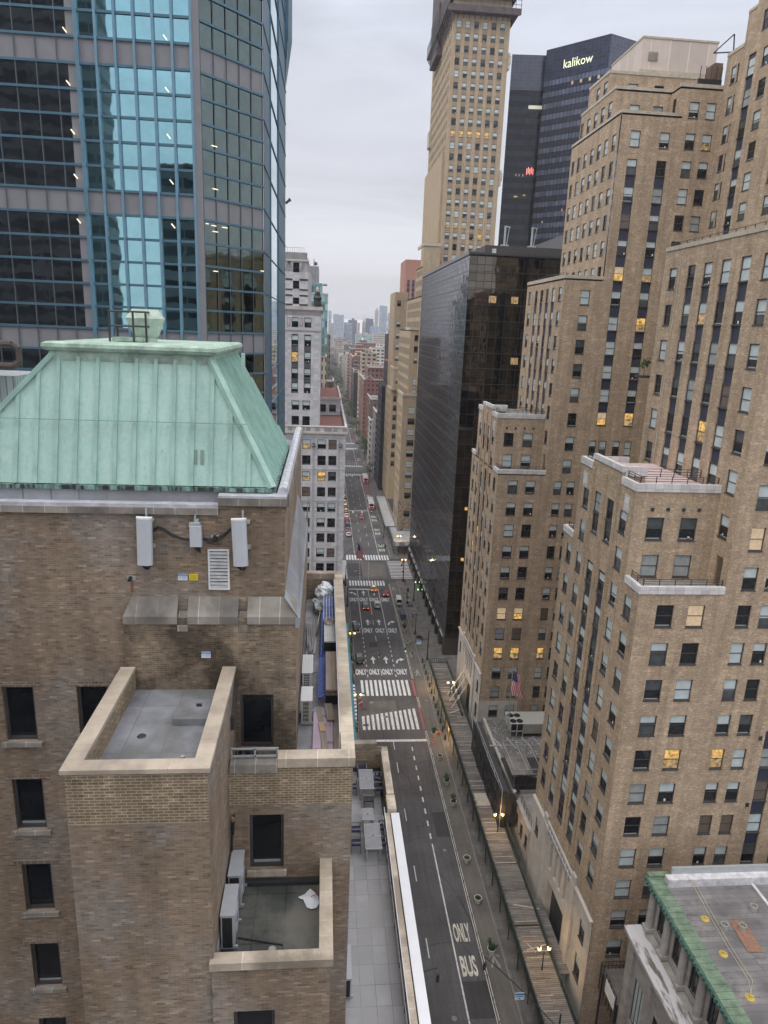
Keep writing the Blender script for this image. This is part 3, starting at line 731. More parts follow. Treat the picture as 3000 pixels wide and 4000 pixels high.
        F.wall('W', 63.2, 96.5, Yn, 30, 123.8, B, [(y, z, w_, 2.5) for z in [z-.0 for z in (119.3, 115.0, 110.8, 106.6, 102.4, 98.2, 94, 89.8)] for y, w_ in ((118.1, 1.3), (116.8, .5), (109.6, 1.9), (103.4, 1.9))], [(112.3, 114.2, 66, 122)])
        F.strip('W', 63.2, 113.25, 66, 122, 1.9, 'navy_panel', [119.0-4.2*k for k in range(12)], 2.5)
        F.wall('W', 63.2, 96.5, 116.0, 123.8, 128.2, B, [(110.9, 124.4, 1.9, 2.6)]); F.wall('W', 63.2, 96.5, 113.8, 128.2, 134, B)
        F.wall('N', 96.5, 63.2, 90, 0, 134, B); F.wall('N', 116, 63.2, 90, 123.8, 123.9, B)
        sc2 = MB(); sc2.box(63.1, 63.5, 116, Yn, 123.8, 124.3, 'tan_coping'); sc2.box(63.1, 63.5, 113.8, 116, 128.2, 128.6, 'tan_coping'); sc2.box(63.5, 80, 96.6, Yn, 123.4, 123.8, 'roof_gravel'); sc2.build('slab_coping', root)
    else:
        F.wall('N', Yn, XM, 75, 55.7, top, B, fr([42.75, 45.2], rr, 1.5)+fr([48.5, 51], rr, 1.5))
    rf = MB()
    rf.box(X+.3, XM, Yn+.3, Yn+3.5, 55.2, 55.72, 'roof_gravel', skip='b'); rf.box(X+.3, XM, Yn+3.8, Yf-3.8, 64.6, 65.3, 'roof_pink' if not dy else 'roof_gravel', skip='b'); rf.box(X+.3, XM, Yf-3.5, Yf-.3, 55.2, 55.72, 'roof_gravel', skip='b')
    if not dy: rf.box(XM+.3, 75, Yn+.3, Yf-.3, top-.6, top-.2, 'roof_gravel', skip='b')
    rf.build('roof', root)
    # white stone caps round the terraces
    cap = MB(); W_ = 'white_cap'
    def ring(x0, x1, y0, y1, z, far=True):
        cap.box(x0-.12, x1, y0-.12, y0+.3, z-.1, z+.65, W_); cap.box(x0-.12, x0+.3, y0+.3, y1-.3, z-.1, z+.65, W_)
        if far: cap.box(x0-.12, x1, y1-.3, y1+.12, z-.1, z+.65, W_)
    cap.box(X-.12, XM, Yn-.12, Yn+.3, 55.6, 56.35, W_); cap.box(X-.12, X+.3, Yn+.3, Yn+3.38, 55.6, 56.35, W_)
    cap.box(X-.12, X+.3, Yf-3.4, Yf-.3, 55.6, 56.35, W_); cap.box(X-.12, XM, Yf-.3, Yf+.12, 55.6, 56.35, W_)
    cap.box(X-.12, XM, Yn+3.38, Yn+3.8, 65.2, 66.0, W_); cap.box(X-.12, X+.3, Yn+3.8, Yn+7.1, 65.2, 66.0, W_); cap.box(X-.12, X+.3, Yf-7.2, Yf-3.8, 65.2, 66.0, W_); cap.box(X-.12, XM-3, Yf-3.8, Yf-3.4, 65.2, 66.0, W_)
    cap.box(X-.12, X+.4, Yn+7.1, Yf-7.2, 66.4, 67.0, W_); cap.box(X+.3, X+2.6, Yn+7.0, Yn+7.5, 66.0, 67.0, W_)
    if not dy: cap.box(XM-.1, XM+.35, Yn, Yf, top, top+.45, 'tan_coping'); cap.box(XM+.35, 75, Yn-.1, Yn+.35, top, top+.45, 'tan_coping')
    cap.build('parapet_cap', root)
    # black iron railings on the terraces
    def rail(pts, z, h=.95, n=4):
        rb = MB()
        for (xa, ya), (xb, yb) in zip(pts, pts[1:]):
            for k in range(n): rb.bar((xa, ya, z+h*(k+1)/n), (xb, yb, z+h*(k+1)/n), .05, .05, 'dark_metal')
            L_ = math.hypot(xb-xa, yb-ya); m_ = max(1, round(L_/1.6))
            for k in range(m_+1): t = k/m_; rb.bar((xa+(xb-xa)*t, ya+(yb-ya)*t, z), (xa+(xb-xa)*t, ya+(yb-ya)*t, z+h), .07, .07, 'dark_metal')
        rb.build('railing', root)
    rail([(X+.5, Yn+3.2), (X+.5, Yn+.45), (XM-.1, Yn+.45)], 56.0); rail([(X+.5, Yn+6.9), (X+.5, Yn+4.0), (XM-.1, Yn+4.0)], 65.7)
    rail([(X+.5, Yf-3.2), (X+.5, Yf-.3)], 56.0, .9, 3); rail([(X+2.7, Yn+7.3), (XM-.2, Yn+7.3)], 65.9, .9, 3); rail([(X+.5, Yf-6.5), (X+.5, Yf-4)], 65.7, .9, 3)
    rail([(XM+.5, Yn+1), (XM+.5, Yf-.5)], (top if not dy else 89.6)+.2, .7, 2)
    # small square vents and pale plaques
    vt = MB()
    for k in range(4): vt.box(33.2+k*1.65, 33.55+k*1.65, Yn+3.42, Yn+3.5, 63.2, 63.55, 'dark_metal')
    for z in (38.9, 30.6): vt.box(47.0, 47.4, Yn-.05, Yn, z, z+.5, 'dark_metal')
    vt.build('vent', root)
    pq = MB()
    for y in (Yn+5.3, Yf-5.3): pq.box(X-.12, X, y-.45, y+.45, 62.9, 64.1, 'white_cap', skip='e'); pq.box(X-.06, X, y-.65, y+.65, 62.6, 64.4, 'limestone', skip='e')
    pq.build('plaque', root)
    # soldier courses: paler brick bands over window groups, downpipes
    dp = MB()
    for y in ((Yn+4.9), Yf-4.9): dp.cyl((X-.06, y, 16), (X-.06, y, 55), .05, .05, 'tan_coping', 6)
    dp.cyl((XM-.06, 80.6+dy, 56), (XM-.06, 80.6+dy, 89), .06, .06, 'tan_coping', 6); dp.build('downpipe', root)
    # light the windows the photo shows lit
    for (face, a, z, sty) in lits:
        best = min(range(len(F.w)), key=lambda i: (F.w[i][0] != face)*99+abs(F.w[i][2]-a)+abs(F.w[i][3]+1.2-z))
        t = list(F.w[best]); t[6] = sty; F.w[best] = tuple(t)
    F.done()
    return root
plain('roof_gravel', (.27, .255, .235), .95, var=.2, vs=.8, fine=.25); plain('roof_pink', (.55, .43, .42), .9, var=.15); plain('tan_coping', (.46, .41, .33), .85, var=.18)
wing(0, 7, 'stepped tan brick office tower nearest on the right, white capped terraces and railings', False,
     [('N', 37.67, 37, 'lit'), ('N', 42.75, 37, 'lit'), ('N', 34.4, 37, 'dark'), ('N', 37.67, 53, 'litb'), ('N', 34.4, 53, 'dark'), ('N', 45.2, 28.5, 'brown'), ('N', 42.75, 28.5, 'brown'), ('N', 33.9, 57, 'pale'), ('N', 37.45, 57, 'pale'),
      ('W', 71.15, 70.5, 'lit'), ('W', 74.6, 83, 'litu'), ('N', 37.67, 28.5, 'pale'), ('N', 42.75, 60, 'litb'), ('N', 48.5, 66, 'lith'), ('W', 67.7, 62.5, 'litb'), ('W', 78.05, 62.5, 'litb')])
wing(58.4, 11, 'second stepped tan brick office tower on the right, taller, with a flagpole before it', True,
     [('N', 34.4, 20.5, 'lit'), ('N', 37.67, 20.5, 'lit'), ('N', 42.75, 20.5, 'lit'), ('N', 34.4, 28.5, 'litb'), ('N', 37.67, 28.5, 'lith'), ('N', 42.75, 28.5, 'brown'), ('N', 54.53, 82.3, 'lit'), ('N', 49.55, 66, 'lith'), ('N', 54.53, 66, 'lit'), ('N', 49.55, 90.5, 'lith'), ('N', 54.53, 90.5, 'litu'), ('N', 61.68, 111.2, 'litu'), ('N', 34.4, 12, 'pale'), ('N', 37.67, 12, 'pale')])
# pale mechanical box on the second tower's roof is a part of it
bt = [o for o in bpy.data.objects if o.name.startswith('brick_office_tower')][-1]
slabs('pale_panel', (.56, .48, .43), (.66, .62, .55), 3.4, 30, .12, .06)
mb = MB(); mb.box(52.9, 66.2, 130, 143.5, 122.4, 129.2, 'pale_panel'); mb.box(52.8, 66.3, 129.9, 143.6, 129.2, 129.5, 'tan_coping'); mb.box(52.7, 66.4, 129.6, 130, 122.8, 124.4, 'tan_coping'); mb.build('rooftop_plant_room', bt)
mb = MB(); mb.box(54.1, 55.7, 129.85, 130, 125.9, 127.2, 'grey_band')
for k in range(7): mb.box(54.08, 55.72, 129.8, 129.85, 125.95+k*.17, 126.03+k*.17, 'pale_coping')
mb.build('louvre', bt)
plain('net_black', (.025, .025, .028), .9); brick('umber_brick', (.16, .09, .07), (.1, .06, .05), (.15, .12, .1))
mb = MB()
for k in range(5): mb.bar((59.6+k*.9, 121.6, 119.3), (59.6+k*.9, 121.6, 122.8), .08, .08, 'net_black')
mb.box(59.4, 63.4, 121.7, 121.78, 119.3, 121.0, 'net_black'); mb.box(61.9, 63.3, 121.8, 124.4, 119.3, 123.4, 'umber_brick'); mb.bar((61.5, 122.0, 124.8), (64, 121, 127.3), .15, .15, 'net_black'); mb.bar((64, 121, 127.3), (64.3, 121, 124.6), .15, .15, 'net_black'); mb.bar((61.5, 122, 124.8), (64.3, 121, 124.8), .15, .15, 'net_black')
mb.build('rooftop_fence', bt)

# ---------------------------------------------------------------- black glass hotel
def grid_glass(name, c, line, bw, rh, lw, rough=.05, warp=.2, wscale=.6, metal=0., spec=.8, lit=0., off=(0, 0), tint2=None):
    m, nt, b = _new(name)
    mp = nt.nodes.new('ShaderNodeMapping'); mp.inputs['Location'].default_value = (off[0], off[1], 0); nt.links.new(uvn(nt), mp.inputs[0])
    t = nt.nodes.new('ShaderNodeTexBrick'); t.offset = 0; nt.links.new(mp.outputs[0], t.inputs['Vector'])
    t.inputs['Scale'].default_value = 1; t.inputs['Brick Width'].default_value = bw; t.inputs['Row Height'].default_value = rh; t.inputs['Mortar Size'].default_value = lw; t.inputs['Mortar Smooth'].default_value = .05
    t.inputs['Color1'].default_value = (*c, 1); t.inputs['Color2'].default_value = (*(tint2 or [x*.6 for x in c]), 1); t.inputs['Mortar'].default_value = (*line, 1)
    nt.links.new(t.outputs[0], b.inputs['Base Color'])
    r = nt.nodes.new('ShaderNodeMapRange'); r.inputs[3].default_value = rough; r.inputs[4].default_value = .5; nt.links.new(t.outputs[1], r.inputs[0]); nt.links.new(r.outputs[0], b.inputs['Roughness'])
    b.inputs['Metallic'].default_value = metal; b.inputs['Specular IOR Level'].default_value = spec
    bp = nt.nodes.new('ShaderNodeBump'); bp.inputs['Strength'].default_value = warp; bp.inputs['Distance'].default_value = .2
    # each pane leans its own way: noise jumps from pane to pane
    nn = nt.nodes.new('ShaderNodeTexNoise'); nn.inputs['Scale'].default_value = wscale; nn.inputs['Detail'].default_value = 1.; nt.links.new(objn(nt), nn.inputs['Vector'])
    nt.links.new(nn.outputs[0], bp.inputs['Height']); nt.links.new(bp.outputs[0], b.inputs['Normal'])
    return m
grid_glass('black_mirror', (.46, .475, .51), (.2, .2, .21), 1.55, 1.15, .045, .03, .12, .6, spec=.5, metal=1., tint2=(.33, .34, .37))
grid_glass('brown_mirror', (.17, .15, .125), (.016, .015, .014), 1.75, 1.75, .05, .04, .12, .6, metal=1., spec=.5, tint2=(.09, .08, .068))
bg_ = thing('black_glass_hotel', 'black mirror glass block on the avenue reflecting the street, right of the tan skyscraper', 'building', (48, 198, 0))
mb = MB(); mb.face([(31.5, 236.2, 5.5), (31.5, 159.6, 5.5), (31.5, 159.6, 96.6), (31.5, 236.2, 96.6)], 'black_mirror'); mb.build('street_facade', bg_)
mb = MB(); mb.face([(31.5, 159.6, 5.5), (75, 159.6, 5.5), (75, 159.6, 96.6), (31.5, 159.6, 96.6)], 'brown_mirror'); mb.build('side_facade', bg_); mb = MB()
mb.face([(75, 236.2, 5.5), (31.5, 236.2, 5.5), (31.5, 236.2, 96.6), (75, 236.2, 96.6)], 'brown_mirror'); mb.build('side_facade', bg_)
mb = MB()
for z in [5.5+3.5*k for k in range(27)]: mb.box(31.44, 31.5, 159.6, 236.2, z, z+.12, 'steel_trim', skip='e'); mb.box(31.5, 75, 159.54, 159.6, z, z+.12, 'dark_metal', skip='s')
for k in range(50): y = 159.6+k*1.55; mb.box(31.42, 31.5, y-.03, y+.03, 5.5, 96.6, 'steel_trim', skip='e')
for k in range(25): x = 31.5+k*1.75; mb.box(x-.03, x+.03, 159.5, 159.6, 5.5, 96.6, 'dark_metal', skip='s')
plain('steel_trim', (.09, .09, .095), .35, .4, var=.3)
mb.build('mullion', bg_)
mb = MB(); mb.box(31.5, 75, 159.6, 236.2, 96.3, 96.55, 'roof_gravel', skip='b'); mb.box(31.3, 75, 159.4, 159.8, 96.5, 96.95, 'dark_metal'); mb.box(31.3, 31.8, 159.8, 236.3, 96.5, 97.2, 'steel_trim'); mb.build('roof', bg_)
mb = MB(); mb.box(36, 75, 165, 228, 96.5, 99.2, 'dark_panel'); mb.box(58, 75, 176, 215, 99.2, 104, 'steel_trim'); mb.box(37.6, 38.5, 164.9, 165, 97.5, 98.5, 'white_cap')
mb.build('penthouse', bg_)
mb = MB()
for x, s in ((40.5, 1), (46.8, 1)):
    mb.bar((x, 166, 98.8), (x, 166, 103.6), .35, .35, 'pale_steel'); mb.bar((x-.8, 166, 99.3), (x+1.0, 166, 99.3), .8, .5, 'pale_steel'); mb.bar((x, 166, 103.5), (x+.9*s, 165, 103.2), .2, .2, 'pale_steel'); mb.bar((x+.5, 166, 99.4), (x+.8, 165.4, 103.4), .15, .15, 'pale_steel')
plain('pale_steel', (.42, .45, .46), .5, .3, var=.1)
mb.build('roof_crane', bg_)
for k in range(40): pass
mb = MB()
for (xa, ya), (xb, yb) in (((32.2, 160.2), (32.2, 235)), ((32.2, 160.2), (70, 160.2))): 
    for h in (.5, 1.0): mb.bar((xa, ya, 96.6+h), (xb, yb, 96.6+h), .05, .05, 'steel_trim')
mb.build('roof_railing', bg_)
# rooms lit behind the glass
mb = MB()
for x, z, w_, m in ((42.5, 73.2, 1.7, 'lit_room'), (36.4, 86.5, 1.7, 'lit_room'), (41.5, 86.5, 1.6, 'lit_blind'), (47.6, 86.3, 1.6, 'lit_blind'), (44.5, 57.5, 1.3, 'lit_room'), (44.6, 59.2, .8, 'lit_blind'), (34.2, 25.6, .7, 'lit_room'), (36.0, 22.4, .9, 'lit_room'), (36.2, 32, 1.2, 'lit_room'), (34.3, 38.5, .7, 'lit_room'), (46.9, 82.5, .9, 'lit_blind'), (37, 45, .6, 'lit_room')):
    o_ = MB(); o_.box(x, x+w_, 159.55, 159.6, z, z+(1.5 if w_ > 1.2 else .8), 'lit_low' if w_ > 1.2 else m, skip='s'); o_.build('lit_window', bg_)
# base: stone piers and dark shopfront
mb = MB(); mb.box(33.2, 75, 160, 236, 0, 5.5, 'dark_panel'); mb.build('shopfront', bg_)
mb = MB()
for k in range(13): mb.box(31.3, 33.2, 160+k*6.3, 161.6+k*6.3, 0, 5.4, 'dark_panel', skip='b')
mb.build('pier', bg_)
mb = MB()
for k in range(12): mb.box(31.2, 32.0, 161.8+k*6.3, 166.2+k*6.3, 4.3, 4.7, 'limestone')
mb.box(31.35, 31.5, 159.6, 236.2, 4.85, 5.5, 'steel_trim'); mb.build('canopy', bg_)
# ---------------------------------------------------------------- tan skyscraper south of the cross street
root = thing('tan_skyscraper', 'tall tan brick skyscraper with netted scaffold round its crown', 'building', (45, 280, 0))
brick('gold_brick', (.445, .35, .238), (.38, .295, .20), (.40, .33, .24), stain=.12)
brick('gold_panel', (.33, .25, .175), (.28, .215, .15), (.34, .27, .19), stain=.1)
GS = [('blind', 0)]
F = Facade(root, 5, cap=100, dep=.1, styles=[('low', 40), ('half', 20), ('full', 15), ('grey', 15), ('dark', 6), ('lit', 1)])
G = 'gold_brick'
zt = [177.15-3.64*k for k in range(22)]
xc = [42.6+k*2.93 for k in range(6)]
F.wall('N', 260, 40.6, 59.8, 96, 186, G, [(x, z, 1.6, 2.05, ('lit' if (abs(z-144.39) < .5 and i < 5) else 'litu' if abs(z-115.27) < .5 and i != 3 else F.pick())) for i, x in enumerate(xc) for z in zt])
F.wall('W', 40.6, 260, 305, 96, 186, G, [(263+k*3.0, z, 1.3, 2.05) for k in range(14) for z in zt])
F.wall('E', 59.8, 260, 305, 96, 186, G)
sp = MB()
for x in xc:
    for z in zt: sp.box(x-.8, x+.8, 259.94, 260, z-1.5, z-.12, 'gold_panel', skip='s')
sp.build('spandrel', root)
# street side and lower setbacks
F.wall('N', 259.2, 34.5, 40.6, 60, 109, G, [(36.2, z, 1.4, 2.2) for z in (62, 66.3, 70.6, 75, 79.3, 83.6, 88)]+[(39, z, 1.4, 2.2) for z in (62, 66.3, 70.6, 75, 79.3, 83.6, 88, 92.3, 96.6)])
F.wall('W', 34.5, 259.2, 305, 60, 92, G, [(262+k*2.7, z, 1.25, 2.2) for k in range(15) for z in (62, 65.8, 69.6, 73.4, 77.2, 81, 84.8, 88)])
F.wall('W', 37.5, 259.2, 303, 92, 104, G, [(262+k*2.7, z, 1.2, 2.2) for k in range(15) for z in (93.2, 97, 100.8)])
F.wall('W', 31.4, 262, 300, 50, 80, G, [(264+k*2.6, z, 1.2, 2.3) for k in range(14) for z in (52, 55.8, 59.6, 63.4, 67.2, 71, 74.8)])
F.wall('N', 262, 31.4, 36, 54, 80, G, [(33.8, z, 1.5, 2.2) for z in (56, 60, 68, 72, 76)])
F.wall('N', 259.1, 29.4, 45, 16, 56.2, G, [(32.9, z, 2.6, 2.3) for z in (49.6, 45.6, 41.5, 37.4, 33.3, 29.2, 25.1, 21.0, 17)]+[(38, z, 2.6, 2.3) for z in (49.6, 45.6, 41.5, 37.4)])
F.wall('W', 29.4, 259.1, 276, 16, 56.2, G, [(262.5+k*3.6, z, 1.2, 2.4) for k in range(4) for z in (49.6, 45.6, 41.5, 37.4, 33.3, 29.2, 25.1, 21.0, 17)])
F.wall('S', 276, 29.4, 45, 6, 56.2, G); F.wall('W', 32.6, 276, 303, 6, 62, G, [(278+k*3.6, z, 1.3, 2.4) for k in range(7) for z in (49.6, 45.6, 41.5, 37.4, 33.3, 29.2, 25.1, 21.0, 17)])
F.wall('N', 303, 29.0, 33, 6, 54.6, G, [(31, z, 1.6, 2.3, 'grey') for z in (49.6, 45.6, 41.5, 37.4, 33.3, 29.2, 25.1, 21.0)]); F.wall('W', 29.0, 303, 328, 6, 54.6, G, [(306+k*3.6, z, 1.2, 2.4) for k in range(6) for z in (49.6, 45.6, 41.5, 37.4, 33.3, 29.2, 25.1, 21.0, 17)])
F.wall('N', 300, 29.6, 34, 54.6, 63.5, G, [(31.5, 57.5, 1.8, 2.4)]); F.wall('W', 29.6, 300, 322, 54.6, 63.5, G); F.wall('N', 318, 28.6, 36, 54, 66, G, [(31.4, 60.5, 1.8, 2.2)]); F.wall('N', 322, 31, 37, 64, 96, G, [(33, z, 1.8, 2.4) for z in (66, 71, 76, 81, 90)]); F.wall('W', 31, 322, 345, 64, 96, G)
F.wall('W', 29.4, 259.2, 328, 0, 6, 'mottled_stone'); F.wall('N', 259.0, 29.4, 45, 0, 16, 'mottled_stone', [(32.9, 9.8, 2.4, 2.2), (33.3, 3.0, 3.4, 2.0)]); F.wall('W', 29.35, 259.1, 276, 0, 16, 'mottled_stone', [(264+k*4, 8, 1.6, 3) for k in range(3)])
m_, nt_, b_ = _new('mottled_stone'); nt_.links.new(mixc(nt_, noise(nt_, objn(nt_), 1.6, 0, 1, 3, .6, .42, .58), (.42, .36, .27), (.24, .17, .13)), b_.inputs['Base Color']); b_.inputs['Roughness'].default_value = .9
F.w = [t[:6]+('dark' if t[7] % 4 else 'grey',)+t[7:] if t[0] == 'W' else t for t in F.w]
F.done()
rf = MB()
for x0, x1, y0, y1, z in ((29.4, 45, 259.2, 276, 56.2), (31.4, 40, 262, 300, 80), (34.5, 41, 259.4, 305, 92), (37.5, 41, 259.4, 303, 104), (32.6, 36, 276, 303, 62), (29, 36, 303, 328, 54.6), (29.6, 36, 300.2, 322, 63.5), (28.7, 36, 318.2, 340, 66), (31.1, 37, 322.2, 345, 96)): rf.box(x0, x1, y0, y1, z-.4, z, 'roof_red')
plain('roof_red', (.26, .12, .10), .9)
rf.build('setback_roof', root)
cp = MB()
for x0, x1, y0, z in ((29.3, 45, 259.0, 56.2), (31.3, 36, 261.9, 80), (34.4, 40.6, 259.1, 109), (28.9, 33, 302.9, 54.6), (29.5, 34, 299.9, 63.5)): cp.box(x0-.1, x1, y0-.15, y0+.4, z-.1, z+.9, 'tan_coping'); cp.box(x0-.1, x0+.4, y0+.4, y0+16, z-.1, z+.9, 'tan_coping')
cp.build('coping', root)
# carved corner brackets and buttress piers on the shaft
bk = MB()
for z in (166, 130): bk.prism([(59.8, 259.8), (60.5, 259.8), (60.5, 264), (59.8, 264)], z, z+4.8, 'tan_coping'); bk.prism([(59.8, 259.7), (60.8, 259.7), (60.8, 262), (59.8, 262)], z+1.5, z+4, 'tan_coping')
for z in (150,): bk.prism([(39.8, 300), (40.6, 300), (40.6, 305), (39.8, 305)], z, z+6, 'tan_coping')
bk.box(39.7, 40.6, 262, 306, 96, 140, 'gold_brick')
bk.build('carved_bracket', root)
sc_ = MB()
CZ = -5.9
sc_.box(39.6, 61.0, 258.8, 306, 191.6+CZ, 206, 'net_brown', skip='b')
sc_.box(38.2, 62.6, 257.4, 306.5, 188.2+CZ, 188.8+CZ, 'net_brown'); 
for k in range(14): x = 38.4+k*1.85; sc_.bar((x, 257.5, 188.6+CZ), (x, 257.5, 192.6+CZ), .14, .14, 'steel_trim'); sc_.bar((x, 257.5, 188.5+CZ), (max(40.8, min(59.6, x)), 260, 185.8+CZ), .2, .2, 'net_brown')
for z in (189.8, 191.2, 192.6): sc_.bar((38.2, 257.4, z+CZ), (62.6, 257.4, z+CZ), .12, .12, 'steel_trim')
for k in range(26): y = 258+k*1.9; sc_.bar((38.2, y, 188.6+CZ), (38.2, y, 192.6+CZ), .14, .14, 'steel_trim'); sc_.bar((38.2, y, 188.3+CZ), (40.6, y, 184.5+CZ), .3, .3, 'net_brown')
sc_.prism([(38.2, 257.4), (62.6, 257.4), (60, 260), (40.6, 260)], 186.9+CZ, 188.2+CZ, 'net_brown')
sc_.box(38.9, 40.5, 283, 297, 178.5, 193, 'net_brown'); sc_.box(38.4, 40.5, 282, 298, 176, 178.5, 'net_brown')
for k in range(9): sc_.bar((38.3, 282+k*1.9, 178), (38.3, 282+k*1.9, 190), .14, .14, 'steel_trim')
plain('net_brown', (.10, .08, .085), .85, var=.35, vs=.5)
sc_.build('scaffold', root)
# ---------------------------------------------------------------- dark office towers with the lit sign
grid_glass('blue_night_glass', (.05, .065, .12), (.018, .02, .032), 1.7, 1.3, .05, .08, .25, .25, spec=1.0)
m, nt, b = _new('banded_glass'); 
uv = uvn(nt); s_ = nt.nodes.new('ShaderNodeSeparateXYZ'); nt.links.new(uv, s_.inputs[0])
def _mt(nt, op, a, bb=None):
    n = nt.nodes.new('ShaderNodeMath'); n.operation = op
    for i, x in enumerate((a, bb)):
        if x is None: continue
        if isinstance(x, (int, float)): n.inputs[i].default_value = x
        else: nt.links.new(x, n.inputs[i])
    return n.outputs[0]
def banded(name, c1, c2, rh=4.0, bw=1.55, spec=.9):
    m, nt, b = _new(name); uv = uvn(nt); s = nt.nodes.new('ShaderNodeSeparateXYZ'); nt.links.new(uv, s.inputs[0])
    v = _mt(nt, 'FRACT', _mt(nt, 'DIVIDE', s.outputs[1], rh)); band = _mt(nt, 'GREATER_THAN', v, .5)
    u = _mt(nt, 'FRACT', _mt(nt, 'DIVIDE', s.outputs[0], bw)); vert = _mt(nt, 'LESS_THAN', u, .09); hz = _mt(nt, 'LESS_THAN', _mt(nt, 'FRACT', _mt(nt, 'MULTIPLY', v, 2)), .07)
    wn = nt.nodes.new('ShaderNodeTexWhiteNoise'); fl = nt.nodes.new('ShaderNodeVectorMath'); fl.operation = 'FLOOR'
    sc = nt.nodes.new('ShaderNodeMapping'); sc.inputs['Scale'].default_value = (1/bw, 1/rh, 1); nt.links.new(uv, sc.inputs[0]); nt.links.new(sc.outputs[0], fl.inputs[0]); nt.links.new(fl.outputs[0], wn.inputs[0])
    c = mixc(nt, band, c2, mulc(nt, c1, _mt(nt, 'ADD', _mt(nt, 'MULTIPLY', wn.outputs[0], .5), .75)))
    c = mixc(nt, _mt(nt, 'MAXIMUM', vert, hz), c, (.012, .014, .02))
    nt.links.new(c, b.inputs['Base Color']); b.inputs['Roughness'].default_value = .12; b.inputs['Specular IOR Level'].default_value = spec
    bp = nt.nodes.new('ShaderNodeBump'); bp.inputs['Strength'].default_value = .2; bp.inputs['Distance'].default_value = .3
    nn = nt.nodes.new('ShaderNodeTexNoise'); nn.inputs['Scale'].default_value = .3; nt.links.new(objn(nt), nn.inputs['Vector']); nt.links.new(nn.outputs[0], bp.inputs['Height']); nt.links.new(bp.outputs[0], b.inputs['Normal'])
banded('banded_blue', (.13, .16, .24), (.035, .045, .08)); banded('banded_dark', (.022, .028, .05), (.006, .007, .012), spec=.4)
def lit_bits(root, P, u, lst):
    for a, z, w_, h_, m in lst:
        o_ = MB(); p = Vector((P[0]+u[0]*a, P[1]+u[1]*a, z)); q = p+Vector((u[0]*w_, u[1]*w_, 0)); n = Vector((u[1], -u[0], 0))*.12
        o_.face([p+n, q+n, q+n+Vector((0, 0, h_)), p+n+Vector((0, 0, h_))], m); o_.build('lit_window', root)
root = thing('dark_glass_office_tower', 'dark blue banded glass tower carrying the lit rooftop sign, behind the black glass block', 'building', (95, 295, 0))
mb = MB(); A_, B_, C_ = (84.3, 300.8), (102.3, 281.4), (113.8, 286.2)
poly = [A_, B_, C_, (150, 330), (100, 350)]
for a, b2, mt_ in ((A_, B_, 'banded_blue'), (B_, C_, 'banded_blue'), (C_, (150, 330), 'banded_dark'), ((100, 350), A_, 'banded_dark')): mb.face([(*a, 30), (*b2, 30), (*b2, 187), (*a, 187)], mt_)
mb.face([(*p, 187) for p in poly], 'dark_metal'); mb.build('facade', root)
u_ = Vector((B_[0]-A_[0], B_[1]-A_[1], 0)).normalized(); n_ = Vector((u_.y, -u_.x, 0))
mb = MB(); z0 = 180.5
for zz in (176.2,):
    p = Vector((*A_, 0))+u_*.4; q = Vector((*B_, 0))-u_*.4
mb.face([Vector((*A_, 176.0))+n_*.06, Vector((*B_, 176.0))+n_*.06, Vector((*B_, 187))+n_*.06, Vector((*A_, 187))+n_*.06], 'blue_night_glass')
mb.face([Vector((*B_, 176.0))+Vector((.02, -.06, 0)), Vector((*C_, 176.0))+Vector((.02, -.06, 0)), Vector((*C_, 187))+Vector((.02, -.06, 0)), Vector((*B_, 187))+Vector((.02, -.06, 0))], 'blue_night_glass'); mb.build('crown_panel', root)
emit('sign_light', (.80, .85, .42), 1.0)
t = text_mb('kalikow', 'sign_light', 4.4)
xs = [p[0] for p in t.v]; wth = max(xs)-min(xs)
M = Matrix(((u_.x, 0, n_.x, 0), (u_.y, 0, n_.y, 0), (0, 1, 0, 0), (0, 0, 0, 1)))
P0 = Vector((*A_, 180.4))+u_*14.0+n_*.3
mb = MB(); mb.add(t, Matrix.Translation(P0) @ M @ Matrix.Diagonal((12.0/wth, 1.0, 1, 1))); mb.build('lettering', root)
lit_bits(root, A_, u_, [(1, 66, 0, 0, 'lit_room')][:0]+[(12+i*3.6, 173.0, .9, 1.1, 'lit_blind') for i in range(4)]+[(9.2, 110.5, 2.6, 1.0, 'lit_room'), (15, 120, 3.5, .9, 'lit_room'), (3, 104, 6, .5, 'lit_room'), (4.5, 124, .6, .8, 'lit_blind'), (13, 128, .5, .8, 'lit_room')])
root = thing('dark_glass_office_tower', 'narrower, almost black glass tower left of the sign tower, a few red and yellow lights', 'building', (78, 305, 0))
mb = MB(); A2, B2 = (72.0, 306), (86.4, 304.4)
mb.face([(*A2, 30), (*B2, 30), (*B2, 186.5), (*A2, 186.5)], 'banded_dark'); mb.face([(80.5, 340, 30), (*A2, 30), (*A2, 186.5), (80.5, 340, 186.5)], 'banded_dark'); mb.face([(*A2, 186.5), (*B2, 186.5), (92, 340, 186.5), (80.5, 340, 186.5)], 'dark_metal'); mb.build('facade', root)
mb = MB(); mb.face([(72.0, 305.9, 174), (86.4, 304.3, 174), (86.4, 304.3, 186.5), (72.0, 305.9, 186.5)], 'blue_night_glass'); mb.build('crown_panel', root)
emit('red_light', (1, .12, .08), 1.3); u2 = Vector((B2[0]-A2[0], B2[1]-A2[1], 0)).normalized()
emit('yellow_window', (.55, .6, .3), .5)
